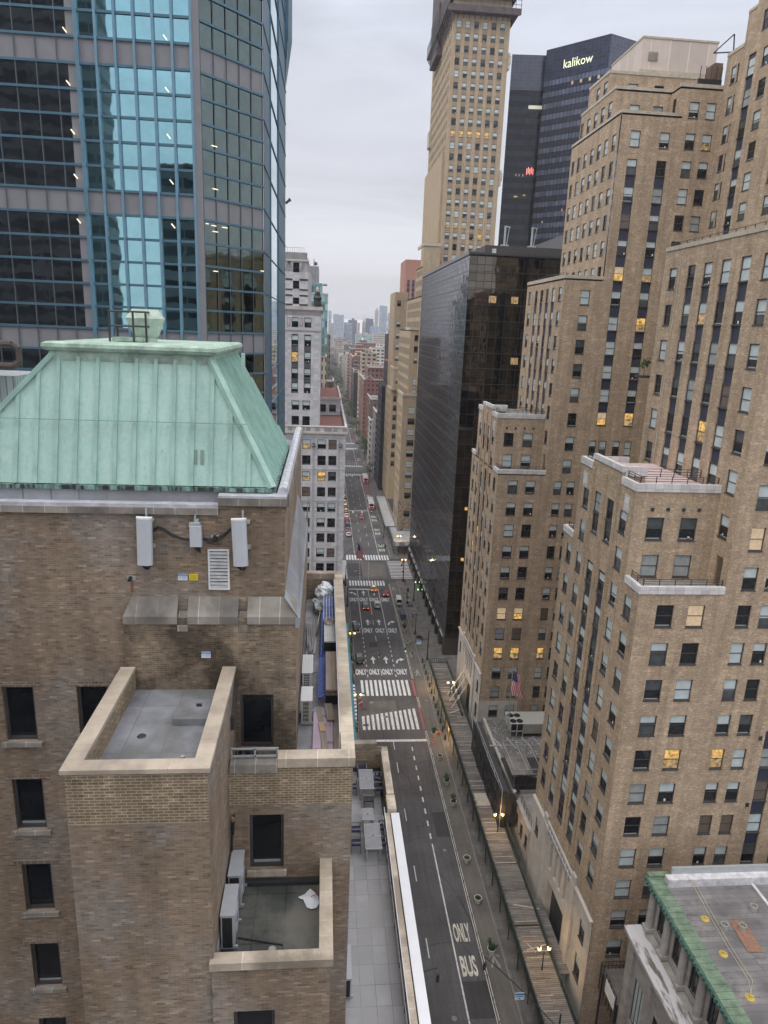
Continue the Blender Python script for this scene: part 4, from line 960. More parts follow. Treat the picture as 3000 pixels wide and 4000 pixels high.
lit_bits(root, A2, u2, [(8, 167.4, 5.4, 1.3, 'yellow_window'), (5.0, 142.6, .35, .8, 'lit_blind'), (6.3, 142.6, .3, .7, 'lit_blind'), (7.8, 142.5, .35, .9, 'lit_blind')]+[(9.3+i*.62, 143.2+(i % 2)*.5, .35, 2.4, 'red_light') for i in range(5)]+[(5.0, 134.6, 1.6, .5, 'lit_room'), (8.7, 135.2, .9, .5, 'lit_room'), (11.3, 112.5, .9, 1.6, 'lit_room'), (2.2, 98, 2.6, .9, 'lit_blind'), (6, 104, 1, .5, 'lit_room')])
root = thing('domed_roof_block', 'low dark block with a pale round dome, behind the second brick tower', 'building', (52, 262, 0))
mb = MB(); mb.box(49, 70, 240, 262, 0, 104, 'dark_panel'); mb.build('wall', root)
mb = MB(); mb.lathe((57.5, 248, 104), [(5.2*math.cos(t), 4.2*math.sin(t)) for t in [i*math.pi/12 for i in range(7)]], 'pale_steel', 16); mb.build('dome', root, smooth=True)
root = thing('orange_brick_tower', 'orange brown tower with tall blue window slots, left of the tan skyscraper', 'building', (75, 640, 0))
plain('orange_stone', (.36, .17, .12), .8, var=.08, vs=.05)
F = Facade(root, 3, cap=0); F.wall('N', 620, 67.6, 100, 40, 137.5, 'orange_stone', (), [(69.6+k*4.2, 72.0+k*4.2, 50, 121) for k in range(7)], dep=1.2); F.wall('W', 67.6, 620, 660, 40, 137.5, 'orange_stone'); F.done()
mb = MB(); mb.box(68, 100, 621.2, 621.4, 45, 122, 'banded_blue'); mb.build('window_slot', root)

# ---------------------------------------------------------------- blue glass tower on the left
plain('blue_metal', (.09, .185, .255), .42, .35, var=.1, vs=.4); plain('blue_metal_light', (.17, .31, .41), .42, .3, var=.1)
plain('mauve_spandrel', (.235, .238, .258), .45, var=.08, vs=.8, spec=.5)
glass('tower_glass', (.33, .60, .66), .02, 1.0, warp=.055, wscale=.42, var=.06); glass('tower_glass_dark', (.28, .335, .365), .03, 1.0, warp=.10, wscale=.5, var=.15); glass('tower_glass_green', (.17, .215, .205), .03, 1.0, warp=.11, wscale=.5, var=.1)
root = thing('blue_glass_tower', 'faceted blue metal and mirror glass office tower behind the copper roof', 'building', (-20, 70, 0))
YT = 67.6; RH = 1.95; Z0 = 102.45      # a mullion row at Z0; rows 1.95 m apart
P1 = (-70, YT+.35); P2 = (-20.9, YT+.15); P3 = (-11.55, YT-.02); P3b = (-10.9, YT+.3); P4 = (-6.05, 73.2); P5 = (-5.75, 105.)
plain('joint_grey', (.10, .13, .15), .5)
rowz = [Z0+RH*k for k in range(-34, 18)]
def is_sp(k): return (k+1) % 6 == 0          # one row in six is a mauve band
faces = [(P1, P2, 'tower_glass_dark', 49.1/29.3*1.0, .06), (P2, P3, 'tower_glass', 1.56, .21), (P3b, P4, 'tower_glass_green', 1.42, .05)]
mbs = {'panes': MB(), 'spandrel': MB(), 'rail': MB(), 'mullion': MB()}
sp_mb, rl_mb, ml_mb = MB(), MB(), MB(); stuffp = MB(); npane = 0
cand = []
for fi, (a, b2, gm, pw, mw) in enumerate(faces):
    a, b2 = Vector((*a, 0)), Vector((*b2, 0)); L_ = (b2-a).length; u = (b2-a)/L_; n = Vector((u.y, -u.x, 0)); cnt = max(1, round(L_/pw)); pw_ = L_/cnt
    def PT(s, z, d=0): return tuple(a+u*s+n*d+Vector((0, 0, z)))
    for ri, z in enumerate(rowz):
        k = ri-34; z1 = z+RH
        spn = is_sp(k+6*10)
        for j in range(cnt):
            q = [PT(j*pw_, z, -.05), PT((j+1)*pw_, z, -.05), PT((j+1)*pw_, z1, -.05), PT(j*pw_, z1, -.05)]
            gq = (cnt-1-j) % 6 if fi == 0 else 9      # mauve piers between groups of panes on the broad face
            if spn: sp_mb.face(q, 'mauve_spandrel')
            elif gq in (0, 5):
                sm = (j+(.5 if gq == 0 else .36))*pw_; A_q = [PT(j*pw_, z, -.05), PT(sm, z, -.05), PT(sm, z1, -.05), PT(j*pw_, z1, -.05)]; B_q = [PT(sm, z, -.05), PT((j+1)*pw_, z, -.05), PT((j+1)*pw_, z1, -.05), PT(sm, z1, -.05)]
                sp_mb.face(B_q if gq == 0 else A_q, 'mauve_spandrel'); cand.append((fi, k, j, A_q if gq == 0 else B_q, gm))
            else: cand.append((fi, k, j, q, gm))
        # rails
        p, q2 = PT(0, z, .02), PT(L_, z, .02)
        rl_mb.bar(p, q2, .14, .20 if fi < 2 else .18, 'blue_metal')
    step = 1
    for j in range(0, cnt+1):
        w_ = mw if not (fi == 0 and (cnt-j) % 6 == 0) else .3
        mm = 'blue_metal_light' if w_ > .1 else 'joint_grey'
        ml_mb.bar(PT(j*pw_, rowz[0], .03 if w_ < .1 else .06), PT(j*pw_, rowz[-1]+RH, .03 if w_ < .1 else .06), w_, .1 if w_ < .1 else .3, mm)
cand.sort(key=lambda c: 0 if (70 < c[3][0][2] < 112 and c[3][0][0] > -36) else 1)
for i, c in enumerate(cand):
    if i < 100: o_ = MB(); o_.face(c[3], c[4]); o_.build('glass_pane', root)
    else: stuffp.face(c[3], c[4])
so_ = stuffp.build('glass_pane', root); so_['kind'] = 'stuff'
sp_mb.build('spandrel_band', root); rl_mb.build('rail', root); ml_mb.build('mullion', root)
# corner shafts and the side along the avenue
mb = MB()
def strip_f(xa, ya, xb, yb, m, z0=20, z1=150, n=60):
    dz = (z1-z0)/n
    mb.face([(xa, ya, z0), (xb, yb, z0), (xb, yb, z1), (xa, ya, z1)], m)
mb.prism([(P3[0], YT-.1), (P3b[0], YT+.2), (P3b[0]-.3, YT+.8), (P3[0]-.3, YT+.8)], 20, 150, 'mauve_spandrel')
strip_f(-6.05, 73.2, -5.95, 80.5, 'blue_metal'); strip_f(-5.9, 92.2, -5.75, 106, 'blue_metal'); mb.build('corner_shaft', root)
mb = MB(); strip_f(-5.98, 80.5, -5.88, 92.2, 'tower_glass'); mb.build('side_glass', root)
mb = MB()
for z in rowz[::2]: mb.bar((-6.0, 73.2, z), (-5.7, 106, z), .1, .05, 'blue_metal')
for y, x in ((80.5, -5.95), (92.2, -5.85)): mb.bar((x, y, 20), (x, y, 150), .2, .3, 'blue_metal')
mb.build('side_rail', root)
mb = MB(); mb.prism([(-6.3, 104), (-5.3, 104), (-5.0, 108), (-6.3, 108)], 117, 150, 'blue_metal'); mb.face([(-5.7, 105.9, 111), (-5.3, 104, 117), (-5.0, 108, 117), (-5.7, 106, 111)], 'blue_metal'); mb.face([(-5.7, 105.5, 111), (-5.3, 104, 117), (-6.3, 104, 117)][::-1], 'blue_metal'); mb.build('upper_flare', root)
emit('ceiling_light', (1, .80, .45), 1.1)
for x, z in ((-21.9, 103.0), (-21.9, 99.1), (-21.8, 95.4), (-21.8, 91.9), (-21.8, 88.3), (-13.8, 103.0), (-13.8, 99.1), (-13.8, 95.5), (-13.7, 91.9), (-13.7, 88.3)):
    o_ = MB(); o_.bar((x, YT-.02, z), (x+.28, YT-.02, z-.35), .09, .09, 'ceiling_light'); o_.build('ceiling_light', root)
uf = (Vector((*P4, 0))-Vector((*P3b, 0))).normalized(); nf_ = Vector((uf.y, -uf.x, 0))
for s, z, l in ((.15, 88.51, .3), (.8, 88.44, .5), (2.0, 88.44, .6), (.9, 87.95, .6), (.9, 84.53, .5), (1.0, 95.05, .6), (1.0, 91.54, .6), (6.7, 85.03, .4)):
    p = Vector((*P3b, z))+uf*s+nf_*.06; o_ = MB(); o_.bar(p, p+uf*l, .06, .07, 'ceiling_light'); o_.build('ceiling_light', root)
o_ = MB(); o_.bar((-5.75, 107, 96.6), (-5.1, 107, 97.2), .3, .3, 'dark_metal'); o_.bar((-5.3, 107, 97.3), (-5.05, 107, 96.9), .2, .2, 'dark_metal'); o_.build('bracket', root)

# towers behind the viewpoint: seen only as reflections in the glass
for lb, x0, x1, y0, y1, zt_ in (('dark office slab with ribbon windows, mirrored in the left panes of the blue glass tower', -150, -52.5, -42, -34, 190), ('dark square tower mirrored in the middle panes of the blue glass tower', -41, -27, -60, -36, 113)):
    r_ = thing('office_slab', lb, 'building', ((x0+x1)/2, y0, 0)); mb = MB(); mb.box(x0, x1, y0, y1, 0, zt_, 'ribbon_dark', skip='bt'); mb.build('facade', r_); mb = MB(); mb.box(x0, x1, y0, y1, zt_, zt_+.5, 'dark_metal'); mb.build('roof', r_)
winwall('ribbon_dark', (.10, .10, .105), (.02, .022, .026), 9, 3.6, .96, .5, .3)

# ---------------------------------------------------------------- white stone block with ornament (left, across the side street)
root = thing('white_stone_block', 'pale grey stone block with setbacks, black windows and dark patterned bands, left of the avenue', 'building', (-4, 152, 0))
S_ = 'chrysler_stone'
F = Facade(root, 21, fr='dark_metal', sill=False, cap=100, styles=[('dark', 50), ('grey', 20), ('half', 25), ('brown', 3)])
zr = [54.2-3.53*k-.05 for k in range(14)]
zr = [z for z in zr if z > 4]
F.wall('N', 150, -40, 4.95, 0, 57.6, S_, [(x, z, w_, 2.15) for x, w_ in ((-3.52, 1.8), (-.2, 1.8), (2.15, 1.75), (-7.4, 1.8), (-10.5, 1.8), (-14, 1.8), (-17, 1.8)) for z in zr])
F.wall('E', 4.95, 150, 213, 0, 57.6, S_, [(152.5+k*4, z, 1.8, 2.15) for k in range(15) for z in zr])
F.wall('N', 152, -30, -.75, 58.4, 83.3, S_, [(x, z, 1.42, 2.05) for x in (-6.2, -3.5) for z in (79.6,)]+[(x, z, 1.6, 2.05) for x in (-6.02, -3.7) for z in (62.3, 58.95)], [(-6.95, -5.45, 65.9, 78.2), (-4.25, -2.8, 65.9, 78.2)])
for x in (-6.2, -3.52): F.strip('N', 152, x, 65.9, 78.2, 1.42, 'ornament_panel', (75.9, 72.4, 69.0, 65.95), 2.15, 'ornament_strip')
m_, nt_, b_ = _new('ornament_panel'); wv = nt_.nodes.new('ShaderNodeTexWave'); wv.inputs['Scale'].default_value = 1.3; wv.inputs['Distortion'].default_value = 6; nt_.links.new(objn(nt_), wv.inputs['Vector']); nt_.links.new(mixc(nt_, wv.outputs[1], (.035, .035, .04), (.15, .15, .16)), b_.inputs['Base Color'])
F.wall('E', -.75, 152, 213, 58.4, 83.3, S_)
F.wall('N', 158, -30, -3.7, 83.3, 93.2, S_, [(-6.25, 90.95, 1.35, 2.0), (-6.25, 87.5, 1.35, 1.75), (-6.25, 84.45, 1.35, 1.35), (-10.2, 87.5, 1.35, 1.75), (-9.3, 90.95, 1.3, 2)]); F.wall('E', -3.7, 158, 200, 83.3, 93.2, S_)
# terraces of the rear part
F.wall('N', 176, -20, 4.3, 58.4, 62.3, S_, [(-.2, 59.2, 1.7, 1.9), (2.3, 59.2, 1.7, 1.9)]); F.wall('E', 4.3, 176, 213, 57.5, 62.3, S_)
fix = {(-3.52, 56): 'lit', (-3.52, 49.1): 'lith', (-.2, 49.1): 'litb'}
for i, t in enumerate(F.w):
    if t[0] == 'N' and t[1] == 150 and abs(t[2]+3.52) < .1 and (abs(t[3]-54.15) < .2 or abs(t[3]-47.09) < .2): F.w[i] = t[:6]+('litu',)+t[7:]
    if t[0] == 'N' and t[1] == 150 and abs(t[2]+.2) < .1 and abs(t[3]-47.09) < .2: F.w[i] = t[:6]+('lit',)+t[7:]
    if t[0] == 'N' and t[1] == 152 and t[3] > 60: F.w[i] = t[:6]+('half' if abs(t[2]+6.2) > .1 or abs(t[3]-72.4) > .1 else 'lit',)+t[7:]
F.done()
mb = MB()
mb.box(-40, 5.35, 149.6, 150.3, 57.6, 58.0, 'limestone'); mb.box(4.7, 5.35, 150.3, 213, 57.6, 58.0, 'limestone'); mb.box(-40, 5.2, 149.8, 150.3, 58.0, 59.0, 'limestone'); mb.box(4.8, 5.2, 150.3, 213, 58.0, 59.0, 'limestone')
mb.box(-40, 5.25, 149.7, 150.35, 59.0, 59.25, 'white_cap'); mb.box(4.75, 5.25, 150.35, 213, 59.0, 59.2, 'white_cap')
mb.box(-30, -.45, 151.7, 152.3, 83.2, 83.9, 'limestone'); mb.box(-.95, -.45, 152.3, 200, 83.2, 83.9, 'limestone'); mb.box(-30, -3.5, 157.8, 158.4, 93.2, 93.6, 'limestone')
mb.box(-10, 4.5, 175.7, 176.2, 62.3, 62.9, 'limestone'); mb.box(4.0, 4.5, 176.2, 213, 62.3, 62.9, 'limestone'); mb.build('cornice', root)
mb = MB()
for k in range(9): x = -11.4+k*1.95; mb.box(x, x+.9 if k % 3 else x+1.6, 149.74, 149.8, 58.15, 58.9, 'grey_band', skip='s')
mb.box(-30, -.75, 151.93, 152, 81.95+.2, 82.9, 'grey_band', skip='s'); mb.box(-30, -.75, 151.94, 152, 78.75, 79.1, 'grey_band', skip='s')
for z0, z1 in ((89.3, 89.7), (87.25, 87.6), (86.05, 86.4), (84.1, 84.5)): 
    for x0, x1 in ((-8.5, -7.0), (-5.5, -3.7)): mb.box(x0, x1, 157.94, 158, z0, z1, 'dark_panel', skip='s')
for x in (-7.5, -4.9):      # inset frames round the top windows
    mb.box(x-.35, x+.35, 151.93, 152, 79.8, 81.6, 'grey_band', skip='s'); mb.box(x-.17, x+.17, 151.9, 151.93, 80.05, 81.35, 'limestone', skip='s')
def chev(x0, x1, z0, z1, t=.35):
    y = 157.92
    for k in range(2):
        d = k*.75; xm = (x0+x1)/2
        mb.face([(x0+d*.6, y, z0-d*0), (x0+t+d*.6, y, z0), (xm+t/2, y, z1-d), (xm-t/2, y, z1-d)], 'grey_band'); mb.face([(xm-t/2, y, z1-d), (xm+t/2, y, z1-d), (x1-d*.6, y, z0), (x1-t-d*.6, y, z0)], 'grey_band')
chev(-8.6, -6.9, 91.2, 94.4); chev(-5.6, -2.9, 91.2, 94.6)
for z in zr[::2]: mb.box(-20, 4.95, 149.94, 150, z+2.45, z+2.75, 'chrysler_band', skip='s')
for x in (-1.95, 3.6): mb.box(x-.2, x+.2, 149.93, 150, 0, 57, 'chrysler_band', skip='s')
plain('chrysler_band', (.38, .38, .40), .85, var=.2, vs=.5)
mb.build('patterned_band', root)
mb = MB(); mb.prism([(-30, 157.9), (-3.9, 157.9), (-4.4, 158.4), (-4.4, 200), (-30, 200)], 93.3, 95.0, 'grey_band')
for k in range(9): x = -8.6+k*.5; mb.bar((x, 158.6, 95), (x, 158.6, 96), .06, .06, 'pale_steel')
mb.bar((-8.8, 158.6, 96), (-4.5, 158.6, 96), .08, .08, 'pale_steel'); mb.build('roof_parapet', root)
mb = MB(); mb.box(-40, 4.8, 150.3, 213, 57.7, 57.95, 'roof_gravel'); mb.box(-.7, 4.7, 152.5, 175.5, 57.95, 58.3, 'roof_red'); mb.box(-.7, 4.0, 176.5, 212, 61.8, 62.3, 'roof_red'); mb.box(-30, -.95, 152.3, 213, 82.8, 83.2, 'roof_gravel'); mb.build('terrace_roof', root)
mb = MB()
for x in (-2.0, 3.85):
    mb.lathe((x, 149.75, 55.1), [(0, -.45), (.28, -.4), (.42, 0), (.28, .4), (0, .45)], 'dark_metal', 10); mb.lathe((x, 149.5, 55.1), [(.22, -.25), (.3, 0), (.22, .25)], 'grey_band', 8)
mb.build('lion_boss', root)
mb = MB(); mb.lathe((-1.6, 152.4, 83.9), [(.55, 0), (.85, .4), (.75, 1.2), (.95, 1.8), (.5, 2.4), (.15, 3.0), (0, 3.6)], 'dark_metal', 9); mb.lathe((-1.6, 152.4, 87.0), [(.25, 0), (.3, .5), (0, 1.0)], 'limestone', 8)
for k in range(7): a = k*.9; mb.bar((-1.6+.7*math.cos(a), 152.4+.7*math.sin(a), 84), (-1.6+.5*math.cos(a), 152.4+.5*math.sin(a), 86.8), .2, .25, 'dark_metal')
mb.build('urn_finial', root)
# ---------------------------------------------------------------- classical block, lower right
root = thing('classical_stone_block', 'pale stone block with green copper cornice and grey flat roof, bottom right corner', 'building', (45, 45, 0))
plain('copper_tile', (.15, .215, .15), .8, var=.35, vs=1.1, fine=.25); plain('copper_dark', (.07, .15, .125), .65, var=.4, vs=2.2); slabs('grey_roof_felt', (.21, .20, .20), (.12, .115, .115), 8, .62, .03, .4, .9, stain=(.125, .12, .125))
m, nt, b = _new('copper'); v_ = objn(nt); c_ = mulc(nt, (.39, .575, .52), noise(nt, objn(nt, (1, 1, .4)), .5, .84, 1.13, 5, .65))
c_ = mixc(nt, noise(nt, objn(nt, (5, 5, .28)), 1.0, 0, .5, 5, .65, .56, .74), c_, (.22, .39, .34)); c_ = mixc(nt, noise(nt, objn(nt, (1, 1, .7)), 1.7, 0, .5, 6, .75, .54, .64), c_, (.50, .62, .57)); c_ = mixc(nt, noise(nt, objn(nt, (9, 9, .5)), 1.0, 0, .5, 4, .6, .64, .74), c_, (.25, .25, .19))
nt.links.new(mulc(nt, c_, noise(nt, v_, 9, .93, 1.07)), b.inputs['Base Color']); b.inputs['Roughness'].default_value = .75; b.inputs['Specular IOR Level'].default_value = .35
plain('stone_grey', (.36, .34, .32), .85, var=.25, vs=.7, fine=.12); plain('white_membrane', (.58, .575, .59), .6, var=.25, vs=1.5, fine=.1)
F = Facade(root, 31, cap=40, sill=False, split=0, mull=2)
ycol = [55.2-3.25*k for k in range(9)]
F.wall('W', 33.3, 20, 57.3, 0, 19.4, 'stone_grey', [(y, z, 2.0, h) for y in [54.0-4.0*k for k in range(9)] for z, h in ((10.2, 5.6), (3.4, 4.4))], dep=.7)
F.wall('W', 35.3, 20, 57.3, 19.9, 25.3, 'stone_grey', [(y, 20.6, 1.7, 3.6, 'dark') for y in ycol], dep=.5)
F.wall('S', 57.3, 33.3, 80, 0, 19.4, 'stone_grey'); F.wall('S', 57.3, 35.3, 80, 19.4, 25.3, 'stone_grey'); F.done()
mb = MB()
for k, y in enumerate([y+1.62 for y in ycol]+[ycol[-1]-1.6]): mb.cyl((34.95, y, 20.3), (34.95, y, 24.9), .42, .36, 'stone_grey', 10); mb.box(34.45, 35.3, y-.5, y+.5, 19.9, 20.4, 'stone_grey'); mb.box(34.5, 35.3, y-.45, y+.45, 24.8, 25.2, 'stone_grey')
mb.build('colonnade', root, smooth=False)
mb = MB(); mb.box(32.6, 35.3, 20, 57.4, 19.4, 19.8, 'stone_grey'); mb.box(32.55, 34.4, 20, 57.45, 19.8, 20.02, 'stained_white')
m_, nt_, b_ = _new('stained_white'); nt_.links.new(mixc(nt_, noise(nt_, objn(nt_, (1.2, .22, 1)), 1.0, 0, 1, 4, .6, .5, .58), (.60, .585, .60), (.17, .145, .12)), b_.inputs['Base Color']); b_.inputs['Roughness'].default_value = .7
mb.build('stone_ledge', root)
mb = MB(); mb.box(33.5, 33.9, 20, 57.3, 16.2, 16.6, 'stone_grey'); 
for k in range(10): y = 56-4*k; mb.box(33.0, 33.3, y-.45, y+.45, 2, 19.4, 'stone_grey')
mb.build('pilaster', root)
mb = MB(); mb.box(34.35, 35.9, 20, 57.7, 25.75, 26.0, 'copper_tile'); 
for k in range(54): mb.box(34.33, 35.92, 20+k*.7, 20.04+k*.7, 26.0, 26.05, 'copper_tile')
mb.box(34.2, 34.45, 20, 57.8, 25.5, 25.9, 'copper_dark'); mb.box(34.5, 35.3, 20, 57.6, 25.2, 25.75, 'copper_dark')
for k in range(75): mb.box(34.08, 34.3, 20+k*.5, 20.22+k*.5, 25.45, 25.8, 'copper_dark')
mb.box(34.4, 36.6, 57.3, 57.9, 26.0, 26.3, 'copper_tile'); mb.build('copper_cornice', root)
mb = MB(); mb.box(35.9, 80, 20, 57.0, 25.4, 25.8, 'grey_roof_felt', skip='b'); mb.build('flat_roof', root)
mb = MB(); mb.box(35.9, 80, 56.2, 57.0, 25.8, 26.7, 'white_membrane'); mb.box(36.6, 80, 57.0, 57.3, 25.8, 27.4, 'pale_steel'); mb.box(44.9, 45.2, 20, 56.2, 25.82, 25.95, 'white_membrane'); mb.build('roof_parapet', root)
mb = MB(); mb.box(43.6, 46, 44.2, 48.2, 25.82, 26.3, 'pale_steel'); mb.box(42.9, 44.1, 43.5, 44.7, 25.82, 26.2, 'rust_sheet'); mb.build('duct', root)
plain('rust_sheet', (.27, .15, .10), .8, var=.25, vs=3, fine=.2); plain('vent_grey', (.33, .33, .31), .7)
for x, y in ((39.0, 51.1), (40.7, 50.9), (43.2, 53.1)):
    o_ = MB(); o_.lathe((x, y, 25.8), [(.36, 0), (.36, .5), (.28, .5), (.28, .15), (0, .15)], 'vent_grey', 14); tag(o_.build('roof_vent', None, loc=(x, y, 25.8)), {39.0: 'open round grey vent on the grey roof felt, left of the rusty sheet', 40.7: 'open round grey vent standing on the rusty sheet', 43.2: 'open round grey vent on the flat roof near the white parapet, farthest of the three'}[x], 'vent', 'round vents on the grey flat roof')
o_ = MB(); M_ = Matrix.Translation((40.6, 50.25, 0)) @ Matrix.Rotation(R(-4), 4, 'Z'); t_ = MB(); t_.box(-.75, .75, -1.9, 1.6, 25.83, 25.88, 'rust_sheet'); o_.add(t_, M_); tag(o_.build('rusty_sheet', None, loc=(40.6, 50.2, 25.83)), 'rust brown sheet lying on the grey flat roof under a vent', 'sheet')
plain('yellow_paint', (.50, .37, .08), .6); plain('yellow_rope', (.50, .45, .28), .8)
an = []
for x, y, lb in ((37.7, 52.2, 'yellow roof anchor nearest the white parapet of the grey flat roof'), (37.3, 48.3, 'orange stained roof anchor, middle one along the yellow rope'), (37.2, 44.0, 'yellow roof anchor nearest the bottom of the picture, on the grey flat roof')):
    o_ = MB(); o_.lathe((x, y, 25.8), [(.42, 0), (.42, .06), (.2, .1), (.12, .2), (.1, .34), (0, .36)], 'yellow_paint', 8); o_.bar((x-.35, y, 25.9), (x+.35, y, 25.95), .12, .1, 'yellow_paint'); tag(o_.build('roof_anchor', None, loc=(x, y, 25.8)), lb, 'roof anchor', 'yellow anchors on the flat roof')
o_ = MB(); pts = [(38.2, 56.1, 26.7), (38.35, 53, 25.95), (38.05, 49, 25.95), (38.0, 45.5, 25.95), (37.3, 44.1, 26.1)]
for q in (0, .35):
    for a, b2 in zip(pts, pts[1:]): o_.cyl((a[0]+q, a[1], a[2]), (b2[0]+(q if b2 is not pts[-1] else 0), b2[1], b2[2]), .022, .022, 'yellow_rope', 5)
tag(o_.build('safety_rope', None, loc=(38, 50, 25.9)), 'long yellow safety rope looped over the grey flat roof', 'rope')
# ---------------------------------------------------------------- wooden deck in the alley, below the near tower
root = thing('alley_shed', 'weathered wooden deck roof with dark railing in the alley beside the classical block', 'shed', (38, 60, 0))
slabs('deck_wood', (.24, .205, .185), (.09, .08, .075), .30, 40, .03, .3, .7, stain=(.14, .125, .12)); plain('deck_plank', (.36, .27, .21), .9, var=.3, vs=3, sc=(.3, 3, 1))
mb = MB(); mb.box(33.2, 46, 57.5, 62.0, 8.9, 9.1, 'deck_wood'); mb.build('deck', root)
mb = MB()
for x in (33.1, 36.6): 
    for k in range(9): mb.bar((x+k*.45 if x < 34 else x+k*.9, 61.9, 9.1), (x+k*.45 if x < 34 else x+k*.9, 61.9, 10.2), .05, .05, 'dark_metal')
for z in (9.6, 10.2): mb.bar((33.1, 57.6, z), (33.1, 61.9, z), .06, .06, 'dark_metal'); mb.bar((33.1, 61.9, z), (44, 61.9, z), .06, .06, 'dark_metal')
for k in range(7): mb.bar((33.1, 57.6+k*.7, 6.5), (33.1, 57.6+k*.7, 10.2), .08, .08, 'dark_metal')
mb.build('railing', root)
mb = MB(); mb.box(33.0, 33.06, 57.8, 60.2, 8.0, 9.7, 'white_paper'); mb.build('sign_board', root)
mb = MB(); 
for x, y in ((33.4, 57.8), (33.4, 61.7), (45, 57.8)): mb.cyl((x, y, 0), (x, y, 8.9), .12, .12, 'dark_metal', 6)
mb.build('post', root)
# ---------------------------------------------------------------- near brick building with copper mansard, left foreground
root = thing('copper_roofed_brick_building', 'brown brick building in the left foreground under a green copper mansard roof', 'building', (-5, 20.5, 50))
F = Facade(root, 41, fr='bronze_frame', cap=100, split=0, sill=False, styles=[('dark', 1)], dep=.26)
NB = 'near_brick'; YA = 20.5
wz_ = (66.78, 63.45, 60.15, 56.83, 53.5)
F.wall('N', YA, -24, -1.1, 46, 74.5, NB, [(x, z, .96, 1.93) for x in (-9.42, -7.15, -11.8) for z in wz_]+[(-1.97, 66.62, 1.06, 1.95)])
F.wall('E', -1.1, YA, 36, 60, 74.9, NB); 
# upper part of the stair bay wall and its buttresses with stone weatherings
F.wall('N', YA-.32, -5.97, -.72, 66.0, 71.2, 'sooty_brick', [(-1.97, 66.62, 1.06, 1.95)], dep=.5)
F.mb.face([(-5.97, YA, 66), (-5.97, YA-.32, 66), (-5.97, YA-.32, 71.2), (-5.97, YA, 71.2)], NB); F.wall('E', -.72, YA-.32, 36, 60, 71.2, NB)
# projecting stair tower
F.wall('N', 15.0, -6.05, -2.66, 46, 67.98, NB); F.wall('N', 15.0, -6.05, -2.66, 67.98, 69.4, 'new_brick')
F.wall('W', -6.05, 15.0, YA-.32, 46, 69.4, NB); F.wall('E', -2.66, 15.0, YA-.32, 46, 69.4, NB)
F.wall('S', 15.34, -5.7, -3.0, 68.7, 69.4, 'new_brick'); F.wall('E', -5.7, 15.34, YA-.32, 68.7, 69.4, 'new_brick'); F.wall('W', -3.0, 15.34, YA-.32, 68.7, 69.4, 'new_brick')
# lower wing
F.wall('N', 18.5, -2.66, 1.08, 46, 65.75, NB, [(-1.54, 63.4, 1.05, 2.0)]); F.wall('N', 18.5, -2.66, 1.08, 65.75, 67.1, 'new_brick')
F.wall('E', 1.08, 18.5, 35, 40, 67.1, NB); F.wall('S', 35.05, -2, 1.08, 46, 67.1, NB)
F.wall('N', 18.495, .55, .95, 64.9, 65.75, 'new_brick') if False else None
# inner faces of the parapet round the low roof
F.wall('W', .74, 18.85, 34.7, 65.9, 67.1, 'new_brick'); F.wall('N', 34.7, -1, .74, 65.9, 67.1, NB)
# small balcony roof block
F.wall('N', 14.9, -2.7, .43, 46, 63.5, NB, [(-1.6, 60.1, 1.1, 1.95)]); F.wall('E', .43, 14.9, 18.5, 46, 63.5, NB)
F.done()
mb = MB()
for x in (-9.42, -7.15):
    for z in wz_: mb.box(x-.62, x+.62, YA-.1, YA+.1, z-.16, z-.005, 'dark_stone')
mb.box(-2.6, -1.35, YA-.45, YA-.2, 66.46, 66.6, 'dark_stone'); mb.box(-2.15, -.93, 18.4, 18.6, 63.2, 63.385, 'cap_stone'); mb.build('window_sill', root)
mb = MB()      # pale lintel courses over the windows
for x in (-9.42, -7.15):
    for z in wz_[:]: mb.box(x-.72, x+.72, YA-.012, YA+.02, z+1.94, z+2.1, 'lintel_brick', skip='s')
mb.build('lintel', root)
brick('lintel_brick', (.24, .19, .15), (.15, .12, .10), (.33, .28, .23), bw=.22, rh=.16, ms=.014)
# stone weatherings on the bay
mb = MB()
for x0, x1, a, b2 in ((-5.97, -4.36, .22, 0), (-4.05, -2.52, 0, 0), (-2.24, -.72, 0, 0)):
    yf, yb, z0, z1, z2 = YA-.36, YA, 71.0, 71.25, 71.78
    mb.box(x0, x1, yf, yb, z0, z1, 'dark_stone'); mb.face([(x0, yf, z1), (x1, yf, z1), (x1, yb, z2), (x0+a, yb, z2)], 'dark_stone'); mb.face([(x0, yf, z1), (x0+a, yb, z2), (x0, yb, z1)], 'dark_stone')
for x0, x1 in ((-4.36, -4.05), (-2.52, -2.24)):
    mb.box(x0, x1, YA-.33, YA, 70.75, 70.95, 'dark_stone'); mb.face([(x0, YA-.33, 70.95), (x1, YA-.33, 70.95), (x1, YA, 71.3), (x0, YA, 71.3)], 'dark_stone')
mb.build('stone_weathering', root)
mb = MB(); mb.face([(-.66, YA-.4, 71.25), (-.66, 31, 71.25), (-1.1, 31, 72.6), (-1.1, YA-.4+.05, 71.9)], 'lead'); mb.box(-.76, -.62, YA-.4, 31, 70.9, 71.25, 'lead'); mb.build('lead_weathering', root)
slabs('lead', (.30, .32, .35), (.19, .20, .22), .8, 30, .03, .2, .9, rough=.5, stain=(.23, .235, .25)); plain('lead_bright', (.52, .53, .58), .45, .2, var=.25, vs=2.5); plain('roof_slate', (.21, .225, .26), .7, var=.18, vs=.5)
